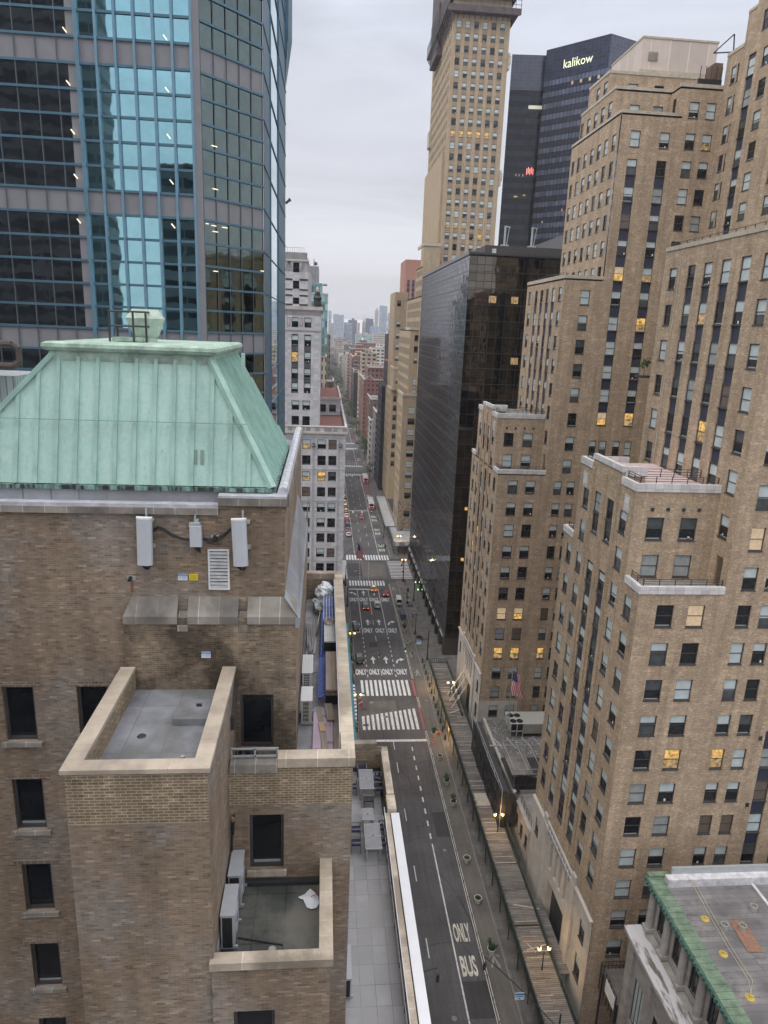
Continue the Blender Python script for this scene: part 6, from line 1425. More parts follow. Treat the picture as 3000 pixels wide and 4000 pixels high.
for y in (24, 25.3, 26.5): o_.box(.26, .74, y, y+.1, DZ, DZ+.5, 'dark_metal')
tag(o_.build('timber_plank_stack', None, loc=(.5, 25.2, DZ)), 'stack of weathered wide boards nearest the beige condenser', 'boards', G_)
o_ = MB()
for k in range(12): o_.bar((.0, 23.9+k*.26, DZ+.3), (.24, 23.9+k*.26, DZ+.45), .025, .04, 'tube_blue')
for x in (0, .05, .1, .15, .2): o_.bar((x, 23.8, DZ+.4), (x, 27, DZ+.45), .03, .05, 'tube_blue')
tag(o_.build('blue_frame_stack', None, loc=(.1, 25.3, DZ)), 'blue ladder frames squeezed beside the weathered wide boards', 'scaffold frames', G_)
o_ = MB(); o_.bar((-.32, 28.1, DZ+.12), (-.18, 30.9, DZ+.16), .26, .04, 'timber_light'); o_.bar((-.12, 29.6, DZ+.5), (.0, 31.3, DZ+.5), .03, .5, 'timber'); tag(o_.build('loose_board', None, loc=(-.2, 29.5, DZ)), 'long pale board beside the heap of grey tubes', 'board')
plain('foam_pink', (.50, .39, .50), .7, var=.05); plain('mat_grey', (.30, .32, .34), .8, var=.1)
r_ = thing('foam_board', 'pink lilac insulation boards with dark print on the narrow roof', 'insulation board', (.1, 22.6, DZ)); mb = MB(); mb.box(-.15, .52, 20.4, 23.6, DZ, DZ+.1, 'foam_pink'); mb.box(-.18, .1, 19.6, 23.2, DZ+.1, DZ+.16, 'foam_pink'); mb.build('board', r_); mb = MB()
for s, x, y, rz in (('RAN', .2, 23.0, 0), ('C C', .36, 22.4, 0), ('RAN', .38, 21.3, 0), ('AV', -.02, 20.8, 1.57)):
    mb.add(text_mb(s, 'ink', .16), Matrix.Translation((x, y, DZ+(.103 if x > .1 else .163))) @ Matrix.Rotation(rz, 4, 'Z') @ Matrix.Diagonal((1, 1.6, 1, 1)))
mb.build('lettering', r_)
o_ = MB(); o_.bar((.02, 23.5, DZ+.19), (.3, 20.2, DZ+.19), .2, .03, 'timber'); tag(o_.build('loose_board', None, loc=(.1, 22, DZ)), 'long grey board lying over the pink insulation', 'board')
o_ = MB(); o_.bar((.1, 22.4, DZ+.23), (.17, 21.8, DZ+.23), .2, .02, 'plywood'); tag(o_.build('plywood_piece', None, loc=(.13, 22.1, DZ+.2)), 'small yellow plywood piece on the grey board', 'plywood')
o_ = MB(); o_.bar((.36, 23.6, DZ+.28), (.46, 22.6, DZ+.18), .28, .03, 'timber'); tag(o_.build('loose_board', None, loc=(.4, 23, DZ)), 'short wide grey board beside the pink insulation', 'board')
o_ = MB(); o_.box(.55, .73, 19.3, 23.6, DZ, DZ+.06, 'timber'); tag(o_.build('loose_board', None, loc=(.6, 21.5, DZ)), 'dark narrow board along the foot of the parapet', 'board')
o_ = MB(); o_.cyl((.70, 19.9, 67.35), (.70, 34, 67.35), .025, .025, 'tube_white', 6); o_.cyl((.70, 19.9, 67.35), (.70, 19.9, 66), .03, .03, 'tube_white', 6); plain('tube_white', (.68, .70, .76), .4); tag(o_.build('long_pipe', None, loc=(.7, 27, 67.3)), 'long white pipe running along the inside of the stone parapet', 'pipe')
tag(crumple('tarpaulin', (.26, 33.7, DZ+.85), .5, .62, .45, 'tarp_white', 5, amp=.5), 'bright white tarpaulin bundle at the far end of the narrow roof', 'tarpaulin')
o1 = crumple('tarpaulin', (.05, 33.2, DZ+.35), .5, .75, .5, 'tarp_grey_w', 8, amp=.4) if False else None
plain('tarp_grey_w', (.40, .43, .45), .6, var=.12, vs=3)
tag(crumple('tarpaulin', (.08, 33.1, DZ+.3), .5, .75, .42, 'tarp_grey_w', 8, amp=.45), 'grey plastic sheet crumpled under the white tarpaulin', 'tarpaulin')
for k, y in enumerate((21.2, 24.3, 27.6, 30.6, 33.1)):
    o_ = MB(); o_.box(-1.08, -.98, y, y+.28, 66.9, 67.5, 'unit_grey')
    for j in range(5): o_.box(-.98, -.97, y, y+.28, 66.95+j*.11, 66.98+j*.11, 'cable_black')
    tag(o_.build('wall_vent', None, loc=(-1.03, y, 67)), ['grey louvred wall vent nearest the tall brick wall corner', 'grey louvred wall vent, second along the narrow roof', 'grey louvred wall vent beside the heap of tubes', 'grey louvred wall vent, fourth along the narrow roof', 'grey louvred wall vent beside the white tarpaulin'][k], 'vent', 'louvred vents along the narrow roof')

# ---------------------------------------------------------------- terrace building beside the avenue
slabs('terrace_tile', (.335, .335, .345), (.20, .20, .20), .6, .9, .014, .13, .5, stain=(.33, .33, .33)); plain('white_metal', (.78, .79, .82), .45, var=.03); plain('teal_paint', (.035, .14, .18), .6, var=.15, vs=3)
root = thing('terrace_wing', 'lower brick wing with tiled terrace, stone coping and long white strip beside the avenue', 'building', (2.5, 27, 50))
F = Facade(root, 5, cap=0); F.wall('N', 35.4, 1.08, 3.7, 55, 56.5, 'new_brick'); F.wall('W', 3.66, 30.5, 35.4, 55, 56.0, 'new_brick'); F.wall('E', 4.05, 8, 35.8, 10, 55.9, NB); F.wall('W', 3.46, 8, 30.5, 55, 55.7, 'near_brick'); F.done()
mb = MB(); mb.box(1.08, 3.75, 8, 35.4, 54.8, 55.0, 'terrace_tile', skip='b'); mb.build('terrace_floor', root)
mb = MB(); mb.box(1.08, 3.4, 35.35, 35.75, 56.45, 56.75, 'cap_stone'); mb.prism([(3.4, 35.35), (4.05, 35.35), (4.05, 35.75), (3.4, 35.75)], 56.0, 56.3, 'cap_stone'); mb.box(3.66, 4.05, 31.5, 35.35, 56.0, 56.28, 'cap_stone2'); mb.box(3.62, 4.08, 30.4, 31.5, 55.85, 56.2, 'cap_stone2'); mb.box(3.46, 3.74, 8, 30.4, 55.65, 55.95, 'cap_stone2'); mb.build('stone_coping', root)
mb = MB(); mb.box(3.78, 4.2, 8, 30.3, 55.9, 56.03, 'white_metal'); mb.build('white_strip', root)
mb = MB(); mb.bar((3.43, 8, 56.0), (3.47, 30.7, 56.05), .03, .03, 'tube_white'); mb.bar((3.40, 8, 55.5), (3.42, 30.7, 55.55), .03, .03, 'tube_white')
for k in range(12): y = 9+k*1.9; mb.bar((3.43, y, 55.0), (3.43, y, 56.0), .03, .03, 'dark_metal')
mb.build('handrail', root)
mb = MB(); mb.box(1.08, 3.66, 35.2, 35.4, 55.0, 55.12, 'dark_metal'); mb.box(3.5, 3.66, 30.5, 35.2, 55, 55.12, 'dark_metal'); mb.build('flashing', root)
mb = MB(); mb.box(-8, 2.2, 36.2, 54, 0, 55.9, NB); mb.build('rear_wall', root)
mb = MB(); mb.box(1.85, 2.28, 36.0, 54, 55.9, 56.05, 'teal_paint'); mb.box(2.2, 2.36, 36.0, 54, 55.6, 55.9, 'teal_paint'); mb.build('teal_gutter', root)
mb = MB(); mb.box(-20, 4.9, 54, 123.5, 0, 24, 'near_brick'); mb.build('rear_block', root)
plain('leaf_green', (.045, .10, .03), .7, var=.3, vs=3); plain('leaf_light', (.09, .17, .045), .7, var=.3, vs=3); plain('leaf_dark', (.02, .055, .02), .7, var=.3, vs=3)
for k, (y, n, lb) in enumerate(((52.2, 150, 'ivy hanging over the teal gutter, farthest clump'), (49.5, 130, 'ivy hanging over the teal gutter, middle clump'), (38.6, 70, 'small ivy shoots over the teal gutter, nearest clump'))):
    o_ = blob_leaves(random.Random(k), (2.34, y, 56.0), .12, .9, .2, n, .12, 'leaf_green', 'leaf_dark', 'leaf_light'); tag(o_.build('ivy', None, loc=(2.34, y, 56)), lb, 'ivy')
# tables and chairs
plain('teak_grey', (.34, .345, .36), .8, var=.15, vs=3, sc=(1, 6, 1)); plain('navy_cushion', (.022, .032, .085), .85, var=.1); plain('chair_wood', (.17, .155, .145), .8, var=.15)
TZ = 55.0
def table(x, y, w_, l, rz, label):
    r_ = thing('garden_table', label, 'table', (0, 0, 0), group='grey slatted tables on the terrace')
    mb = MB(); n = 14
    for k in range(n): xx = -w_/2+w_*k/n; mb.box(xx, xx+w_/n*.72, -l/2+.07, l/2-.07, .72, .745, 'teak_grey')
    mb.box(-w_/2, w_/2, -l/2, -l/2+.07, .715, .75, 'teak_grey'); mb.box(-w_/2, w_/2, l/2-.07, l/2, .715, .75, 'teak_grey'); mb.box(-w_/2, w_/2, -.04, .04, .71, .752, 'teak_grey'); mb.build('tabletop', r_)
    for sx in (-1, 1):
        for sy in (-1, 1): mb = MB(); mb.box(sx*(w_/2-.08)-.035, sx*(w_/2-.08)+.035, sy*(l/2-.1)-.035, sy*(l/2-.1)+.035, 0, .72, 'teak_grey'); mb.build('leg', r_)
    mb = MB(); mb.cyl((0, 0, .76), (0, 0, .78), .035, .03, 'dark_metal', 8); mb.build('parasol_cap', r_)
    r_.location = (x, y, TZ); r_.rotation_euler.z = rz; return r_
table(2.72, 33.5, .80, 1.75, 0, 'grey slatted garden table farther away, below the brick parapet'); table(2.62, 30.6, .62, .9, 0, 'small grey slatted side table behind the near garden table'); table(2.78, 29.0, .82, 1.8, 0, 'grey slatted garden table nearer the bottom, with two cushioned chairs each side')
def chair_proto():
    r_ = thing('garden_chair', 'x', 'chair', (0, 0, 0), group='garden chairs with navy cushions on the terrace')
    for sx in (-1, 1):
        for sy in (-1, 1): mb = MB(); mb.box(sx*.25-.025, sx*.25+.025, sy*.23-.025, sy*.23+.025, 0, .60 if sy < 0 else .82, 'chair_wood'); mb.build('leg', r_)
        mb = MB(); mb.box(sx*.25-.03, sx*.25+.03, -.27, .25, .6, .635, 'chair_wood'); mb.build('armrest', r_)
    mb = MB()
    for k in range(6): mb.box(-.22, .22, -.22+k*.075, -.165+k*.075, .38, .40, 'chair_wood')
    mb.build('seat', r_)
    mb = MB(); mb.box(-.23, .23, .2, .25, .78, .83, 'chair_wood'); mb.box(-.23, .23, .2, .25, .5, .54, 'chair_wood')
    for k in range(6): mb.box(-.2+k*.075, -.165+k*.075, .21, .24, .54, .78, 'chair_wood')
    mb.build('backrest', r_)
    mb = MB(); mb.box(-.21, .21, -.24, .19, .40, .46, 'navy_cushion'); mb.build('cushion', r_)
    return r_
proto = chair_proto(); first = True
for x, y, rz, lb in ((2.55, 34.9, 0.0, 'garden chair at the far end of the far table, under the brick parapet'), (3.42, 34.0, -1.9, 'garden chair on the right of the far table, turned and farther'), (3.40, 33.1, -1.57, 'garden chair on the right of the far table, nearer one'), (1.95, 33.3, 1.57, 'garden chair left of the far table, half hidden by the brick wall'), (2.78, 32.2, 3.14, 'garden chair at the near end of the far table, back to the viewer'), (1.98, 29.9, 1.57, 'garden chair left of the near table, farther one'), (1.95, 28.95, 1.57, 'garden chair left of the near table, nearer one'), (3.42, 30.0, -1.57, 'garden chair right of the near table, farther one'), (3.45, 28.9, -1.57, 'garden chair right of the near table, nearer one')):
    c = proto if first else copy_tree(proto); first = False
    c.location = (x, y, TZ); c.rotation_euler.z = rz; c['label'] = lb

# ---------------------------------------------------------------- annex between the two brick towers
root = thing('low_annex', 'low grey stone annex with gravel roof between the two brick towers', 'building', (38, 102, 0))
F = Facade(root, 12, cap=60, split=.5)
F.wall('W', 31.5, 84.6, 94.5, 0, 9.0, 'stone_grey', [(86.6+k*2.5, 4.8, 1.3, 2.2, 'dark') for k in range(4)]); F.wall('W', 32.6, 94.5, 120.5, 0, 5.9, 'stone_grey', [(96.5+k*3, 1.5, 1.5, 3, 'dark') for k in range(8)]); F.wall('N', 94.5, 32.6, 60, 0, 9, 'stone_grey'); F.done()
mb = MB(); mb.box(31.8, 60, 84.6, 94.2, 8.2, 8.5, 'roof_gravel', skip='b'); mb.box(32.9, 60, 94.5, 120.5, 5.4, 5.7, 'gravel_dark', skip='b'); mb.build('gravel_roof', root); mb = MB(); rg = random.Random(6)
for _ in range(2200):
    x, y = rg.uniform(33, 45), rg.uniform(95, 120.3); s = rg.uniform(.04, .13); mb.face([(x-s, y-s, 5.72), (x+s, y-s*.7, 5.72), (x+s*.8, y+s, 5.74), (x-s*.6, y+s*.8, 5.72)], rg.choice(['roof_gravel', 'white_cap', 'chair_wood', 'roof_mid']))
o_ = mb.build('loose_gravel', root); o_['kind'] = 'stuff'
mb = MB(); mb.box(31.25, 31.8, 84.6, 94.5, 8.9, 9.2, 'stone_grey'); mb.box(32.45, 32.95, 94.5, 120.5, 5.8, 6.15, 'limestone'); mb.build('parapet', root)
mb = MB()
for z in (9.6, 10.1): mb.bar((32, 84.8, z), (32, 94.3, z), .05, .05, 'dark_metal')
for k in range(8): mb.bar((32, 84.8+k*1.35, 8.5), (32, 84.8+k*1.35, 10.1), .05, .05, 'dark_metal')
mb.build('railing', root)
mb = MB(); mb.box(34, 41, 119.5, 120.49, 6.0, 8.8, 'limestone') if False else None
mb.box(31.55, 40.5, 120.44, 120.5, 5.7, 11.6, 'limestone', skip='s') if False else None
r_ = thing('rooftop_chiller', 'long grey rooftop chiller with four round fans on the gravel roof', 'air conditioner', (40, 116.5, 5.7))
mb = MB(); mb.box(36.3, 46, 114.3, 118.7, 6.9, 8.6, 'unit_beige', skip='n'); 
for k in range(8): mb.box(38.9+k*1.0, 39.86+k*1.0, 114.2, 114.3, 6.6, 8.55, 'vent_grey')
mb.build('casing', r_); mb = MB(); 
for k in range(3): mb.box(36.3+k*1.2, 36.45+k*1.2, 114.2, 114.35, 5.9, 8.6, 'unit_beige')
mb.box(36.3, 38.9, 114.2, 114.35, 7.0, 7.2, 'unit_beige'); mb.box(36.5, 38.8, 114.6, 118.5, 6.8, 8.3, 'cable_black'); mb.build('frame', r_)
for x, y in ((37.0, 115.3), (38.3, 115.3), (37.0, 117.3), (38.3, 117.3)): mb = MB(); mb.lathe((x, y, 8.6), [(.62, 0), (.62, .12), (.52, .12), (.52, .02), (.1, .05), (0, .05)], 'cable_black', 14); mb.build('fan', r_)
def flag(root, hx, hy, ztop, L_, W_, drape, rng, ang=0.):
    """stars and stripes; drape 1 hangs limp, 0 flies out"""
    mb = MB(); n = 10; can = .4
    def P(u, v):
        if drape: 
            x = .14*math.sin(v*7)+u*.46*L_*(.6+.4*v)+.06*math.sin(u*9+v*5); y = .16*math.sin(u*8+v*4); z = -v*L_*.98-u*W_*.28*(1-v*.3)
            return (hx+x, hy+y, ztop+z)
        return (hx+math.cos(ang)*u*L_, hy+math.sin(ang)*u*L_+.12*math.sin(u*9), ztop-v*W_+.10*math.sin(u*7+v*2)-u*.25*L_)
    if drape: f = lambda s, t: P(t, s)
    else: f = P
    for i in range(13):
        for j in range(n):
            u0, u1 = j/n, (j+1)/n; v0, v1 = i/13, (i+1)/13
            m = 'flag_blue' if (i < 7 and u1 <= can+.01) else ('flag_red' if i % 2 == 0 else 'flag_white')
            mb.face([f(u0, v0), f(u1, v0), f(u1, v1), f(u0, v1)][::-1], m)
    for i in range(5):
        for j in range(5):
            p = Vector(f(.04+j*.08, .05+i*.1)); mb.box(p.x-.03, p.x+.03, p.y-.035, p.y+.035, p.z-.03, p.z+.03, 'flag_white')
    return mb.build('flag_cloth', root)
plain('gravel_dark', (.17, .16, .15), .95, var=.3, vs=1.6, fine=.3); plain('flag_red', (.60, .015, .035), .8, var=.05); plain('flag_white', (.72, .72, .74), .8, var=.05); plain('flag_blue', (.015, .02, .12), .8, var=.1)
r_ = thing('flagpole', 'tall grey flagpole with limp American flag on the annex gravel roof', 'flagpole', (35.3, 112.5, 5.7))
mb = MB(); mb.cyl((35.3, 112.5, 5.7), (35.1, 112.5, 23), .13, .07, 'pale_steel', 8); mb.build('pole', r_); mb = MB(); mb.lathe((35.1, 112.5, 23), [(0, 0), (.18, .1), (.2, .2), (.12, .33), (0, .4)], 'brass', 8); plain('brass', (.55, .40, .12), .4, .6); mb.build('finial', r_)
flag(r_, 35.15, 112.3, 20.8, 5.0, 3.2, 1, rng)
r_ = thing('netted_scaffold', 'scaffold wrapped in dark netting with timber platform, beside the annex', 'scaffold', (32, 103, 0))
m_, nt_, b_ = _new('dark_net'); tr = nt_.nodes.new('ShaderNodeBsdfTransparent'); ms = nt_.nodes.new('ShaderNodeMixShader'); nt_.links.new(noise(nt_, objn(nt_, (1, 1, .4)), .7, .66, .97, 4), ms.inputs[0]); nt_.links.new(tr.outputs[0], ms.inputs[1]); nt_.links.new(b_.outputs[0], ms.inputs[2]); nt_.links.new(ms.outputs[0], nt_.nodes['Material Output'].inputs[0]); b_.inputs['Base Color'].default_value = (.02, .019, .021, 1); b_.inputs['Roughness'].default_value = .95
mb = MB(); X0, X1, Y0_, Y1_ = 28.7, 31.5, 91.8, 113
def sagpanel(a, b2, z0, z1, n=6):
    for i in range(n):
        p = Vector(a).lerp(Vector(b2), i/n); q = Vector(a).lerp(Vector(b2), (i+1)/n)
        mb.face([(p.x, p.y, z0), (q.x, q.y, z0), (q.x, q.y, z1+.2*math.sin(i+1)), (p.x, p.y, z1+.2*math.sin(i))], 'dark_net')
sagpanel((X0, Y1_), (X0, Y0_), .3, 7.2, 10) if False else None
for (ax, ay), (bx, by) in (((X0, Y1_), (X0, Y0_)), ((X0, Y0_), (X1, Y0_)), ((31.5, 94.6), (38.4, 94.7))):
    n = 8
    for i in range(n):
        p = (ax+(bx-ax)*i/n, ay+(by-ay)*i/n); q = (ax+(bx-ax)*(i+1)/n, ay+(by-ay)*(i+1)/n); d = .12*math.sin(i*2.1); d2 = .12*math.sin((i+1)*2.1)
        za, zc = (4.2, 10.6) if ax < 31.4 or bx < 32 else (8.4, 11.3); mb.face([(p[0]+d, p[1]+d, za), (q[0]+d2, q[1]+d2, za), (q[0], q[1], zc+.25*math.sin(i+1)), (p[0], p[1], zc+.25*math.sin(i))], 'dark_net')
mb.build('netting', r_)
mb = MB()
for k in range(9): y = Y0_+k*2.6; mb.cyl((X0+.15, y, 4.2), (X0+.15, y, 11.3), .05, .05, 'tube_steel', 5); mb.cyl((X0+1.5, y, 4.2), (X0+1.5, y, 10.8), .05, .05, 'steel_trim', 5); mb.cyl((X0+.15, y, 7.2), (X0+.15, y+2.6, 10.2), .04, .04, 'tube_steel', 5)
for z in (6.2, 8.2, 10.4, 11.2): mb.cyl((X0+.15, Y0_, z), (X0+.15, Y1_, z), .045, .045, 'tube_steel', 5)
for x in (31.6, 33.8, 36, 38.3): mb.cyl((x, 94.9, 8.5), (x, 94.9, 12.7), .05, .05, 'tube_steel', 5); mb.cyl((x, 103, 5.7), (x, 103, 12.7), .05, .05, 'tube_steel', 5); mb.cyl((x, 94.9, 12.2), (x, 103, 12.2), .04, .04, 'tube_steel', 5)
for z in (9.6, 11.6, 12.5): mb.cyl((31.5, 94.9, z), (38.4, 94.9, z), .045, .045, 'tube_steel', 5); mb.cyl((31.5, 103, z), (38.4, 103, z), .045, .045, 'tube_steel', 5)
for x in (31.6, 33.8): mb.cyl((x, 94.9, 9), (x+2.2, 94.9, 12.3), .04, .04, 'tube_steel', 5)
mb.build('tube', r_)
mb = MB(); mb.box(31.2, 34.8, 94.95, 100.8, 11.35, 11.5, 'deck_wood'); mb.box(31.5, 38.3, 94.7, 103, 9.0, 9.1, 'dark_panel'); mb.box(X0+.2, X0+1.5, Y0_, Y1_, 9.9, 10.0, 'dark_panel'); mb.build('platform', r_)  # dark sheets below the timber deck stand in for the shaded scaffold interior
mb = MB(); mb.bar((29.4, 103.2, 11.4), (38.3, 103, 11.4), .25, .2, 'timber_light')
for x in (30.6, 32.9, 35.6, 37.6): mb.bar((x, 105.4, 11.5), (x+.7, 101.6, 11.8), .2, .15, 'tube_steel')
mb.build('beam', r_)
# ---------------------------------------------------------------- sidewalk shed along the right pavement
root = thing('sidewalk_shed', 'long timber decked sidewalk shed with dark green parapet along the right pavement', 'shed', (28.5, 100, 0))
m_, nt_, b_ = _new('shed_deck')
tb_ = nt_.nodes.new('ShaderNodeTexBrick'); nt_.links.new(uvn(nt_), tb_.inputs['Vector']); tb_.inputs['Scale'].default_value = 1; tb_.inputs['Brick Width'].default_value = 4.0; tb_.inputs['Row Height'].default_value = .26; tb_.inputs['Mortar Size'].default_value = .03; tb_.inputs['Color1'].default_value = (.235, .21, .19, 1); tb_.inputs['Color2'].default_value = (.15, .14, .13, 1); tb_.inputs['Mortar'].default_value = (.05, .045, .04, 1)
nt_.links.new(mulc(nt_, mulc(nt_, tb_.outputs[0], noise(nt_, objn(nt_, (.4, 1, 1)), .6, .6, 1.35, 6)), noise(nt_, objn(nt_, (.5, 6, 1)), 1.5, .75, 1.2, 3)), b_.inputs['Base Color']); b_.inputs['Roughness'].default_value = .85
plain('shed_green', (.035, .055, .05), .7, var=.2); plain('shed_ply', (.42, .34, .20), .8, var=.1)
xs0 = 26.0
for i, (y0, y1, dz) in enumerate(((40, 73, 0), (73.2, 84, .1), (84.2, 101, 0), (101.2, 121.5, .08), (121.7, 148.3, -.05))):
    mb = MB(); mb.box(xs0, 29.7 if i < 3 else 30.0, y0, y1, 4.0+dz, 4.15+dz, 'shed_deck'); mb.build('deck', root)
mb = MB(); rng = random.Random(2)
for k in range(90): 
    y = 42+k*1.18+rng.uniform(-.3, .3); x = xs0+rng.uniform(0, .8); mb.box(x, min(29.6, x+rng.uniform(1.5, 4.6)), y, y+rng.uniform(.06, .2), 4.16, 4.2+rng.uniform(.01, .06), rng.choice(['timber', 'timber', 'deck_plank', 'timber_light', 'chair_wood']))
mb.box(xs0+.5, 29.4, 97, 100.2, 4.2, 4.26, 'timber_light'); mb.bar((27, 76.5, 4.3), (30.5, 75.6, 4.3), .14, .1, 'timber_light'); mb.bar((26.9, 69.3, 4.3), (29.6, 69.9, 4.35), .12, .1, 'timber_light'); mb.bar((27.2, 70.2, 4.3), (27.9, 68.8, 4.4), .12, .1, 'timber_light'); mb.build('loose_timber', root)
mb = MB(); 
for y0, y1 in ((40, 148.3),): mb.box(xs0-.1, xs0, y0, y1, 3.8, 5.05, 'shed_green')
for k in range(73): y = 40+k*1.5; mb.box(xs0-.16, xs0-.1, y, y+.08, 3.8, 5.1, 'shed_green'); mb.box(xs0, xs0+.1, y, y+.08, 4.1, 5.05, 'shed_green')
mb.box(30.0, 30.1, 84, 148, 4.1, 5.1, 'shed_green'); mb.box(29.7, 29.8, 40, 84, 4.1, 5.1, 'shed_green'); mb.box(29.9, 31.4, 66, 77.5, 3.8, 3.95, 'shed_deck'); mb.box(xs0, 30.1, 148.2, 148.35, 4.0, 5.1, 'shed_green')
for k in range(8): mb.box(xs0+.15+k*.5, xs0+.55+k*.5, 148.1, 148.2, 4.3, 5.0, 'lead'); 
for k in range(5): mb.box(29.6, 29.72, 59+k*5.1, 59.1+k*5.1, 4.1, 5.2, 'shed_green')
mb.build('parapet', root)
emit('shed_lamp', (1, .62, .2), 3.0)
for k in range(23):
    y = 42+k*4.7; mb = MB(); mb.cyl((xs0+.25, y, 0), (xs0+.25, y, 4.0), .08, .08, 'shed_green', 6); mb.cyl((xs0+.25, y, 1.6), (xs0+.25, y+2.3, 3.9), .04, .04, 'timber_light' if k > 12 else 'shed_green', 5); mb.cyl((xs0+.1, y+2.3, 0), (xs0+.1, y+2.3, 4.0), .05, .05, 'timber', 5); mb.build('post', root)
mb = MB(); mb.box(30.4, 30.5, 108, 148, 0, 4.0, 'shed_ply'); mb.box(xs0+.5, xs0+.56, 124, 138, .2, 3.6, 'shed_ply'); mb.build('hoarding', root)
def plight(x, y, z, e, c=(1, .62, .25), r=.15, parent=None):
    l = bpy.data.lights.new('lamp_light', 'POINT'); l.energy = e*1.0; l.color = c; l.shadow_soft_size = r
    o = bpy.data.objects.new('lamp_light', l); col.objects.link(o); o.location = (x, y, z)
    if parent is not None: o.parent = parent; o.location = Vector((x, y, z))-parent.location
    return o
for y in (143, 136, 129, 122): mb = MB(); mb.box(28, 28.6, y-.06, y+.06, 3.8, 3.9, 'shed_lamp'); mb.build('tube_lamp', root); plight(26.9, y, 3.2, 600, parent=root)
# white bracing props on the deck beside the portal
r_ = thing('white_props', 'four white raking poles rising over the shed deck to the stone portal, holding flag cones', 'props', (29, 131, 4.2))
for k, (y, l) in enumerate(((134.5, 3.4), (131.8, 3.4), (129.2, 3.4))):
    mb = MB(); mb.cyl((27.6, y-1.6, 4.3), (31.4, y+1.2, 8.6), .07, .07, 'unit_white', 6); mb.lathe((29.2, y-.4, 6.1), [(.3, -.25), (.12, .35), (0, .5)], 'unit_white', 8); mb.build('pole', r_)
mb = MB(); mb.cyl((26.6, 125.2, 4.4), (29.3, 126.6, 4.6), .06, .06, 'unit_white', 6); mb.build('pole', r_)
mb = MB(); mb.box(29.1, 29.3, 124.5, 135, 4.2, 5.0, 'dark_metal'); mb.build('kerb_board', r_)
# ---------------------------------------------------------------- street furniture
plain('iron_green', (.02, .03, .028), .55, var=.2); emit('lamp_glow', (1, .58, .18), 2.6); plain('lamp_body', (.03, .03, .03), .5)
def lamp_post(x, y, label, lit=True, h=6.6, energy=260, z0=.14):
    r_ = thing('street_lamp', label, 'street lamp', (0, 0, 0), group='twin lantern street lamps')
    mb = MB(); mb.lathe((0, 0, 0), [(.3, 0), (.32, .3), (.2, .45), (.17, 1.1), (.1, 1.25), (.075, h-.6), (.12, h-.5), (.05, h-.2), (0, h)], 'iron_green', 10); mb.build('post', r_)
    mb = MB()
    for s in (-1, 1): mb.bar((0, 0, h-.7), (s*.55, 0, h-.45), .05, .06, 'iron_green'); mb.bar((s*.55, 0, h-.45), (s*.62, 0, h-.2), .05, .05, 'iron_green')
    mb.build('arm', r_)
    for s in (-1, 1):
        mb = MB(); mb.lathe((s*.62, 0, h-.15), [(.08, 0), (.2, .12), (.23, .4), (.17, .52)], 'lamp_glow' if lit else 'antenna_white', 8); o = mb.build('lantern', r_)
        mb = MB(); mb.lathe((s*.62, 0, h+.37), [(.2, 0), (.1, .16), (.03, .2), (0, .4)], 'iron_green', 8); mb.build('cap', o)
    if lit: plight(0, 0, h+.15, energy, parent=r_, r=.3)
    r_.location = (x, y, z0); return r_
lamp_post(8.0, 146.6+11, 'lit twin lantern lamp on the left kerb beside the black car', h=7.0)
lamp_post(7.9, 125.9, 'lit twin lantern lamp on the left kerb at the slanted crosswalk', h=8.2)
lamp_post(28.3, 90.7, 'lit twin lantern lamp rising through the shed deck beside the netted scaffold', h=7.2, energy=420)
lamp_post(28.0, 66.5, 'lit twin lantern lamp rising through the shed deck nearest the bottom', h=7.2, energy=380)
lamp_post(28.1, 132.5, 'lit twin lantern lamp rising through the shed deck beside the white poles', h=7.2, energy=380)
lamp_post(26.9, 222-9, 'lit twin lantern lamp on the right corner of the wide crossing', h=7.4)
lamp_post(28.6, 244, 'lit twin lantern lamp at the scaffold corner beyond the wide crossing', h=6)
lamp_post(25.85, 172.5, 'unlit twin lantern lamp on the right pavement by the parked motorcycle', lit=False, h=6.2)
emit('signal_red', (1, .05, .03), 5.0); emit('signal_green', (.1, 1, .45), 3.0); plain('signal_body', (.03, .035, .03), .5); plain('sign_green', (.02, .20, .10), .5, var=.03)
def signal_head(mb_name, x, y, z, r_, lit='r', rz=0):
    mb = MB(); mb.box(x-.17, x+.17, y-.12, y+.12, z-.52, z+.52, 'signal_body'); o = mb.build('signal_head', r_)
    for k, (c, on) in enumerate((('signal_red', lit == 'r'), ('dark_panel', 0), ('signal_green', lit == 'g'))):
        m = MB(); m.cyl((x, y-.16, z+.33-k*.33), (x, y-.12, z+.33-k*.33), .11, .11, c if on else 'dark_panel', 8); m.build('lens', o)
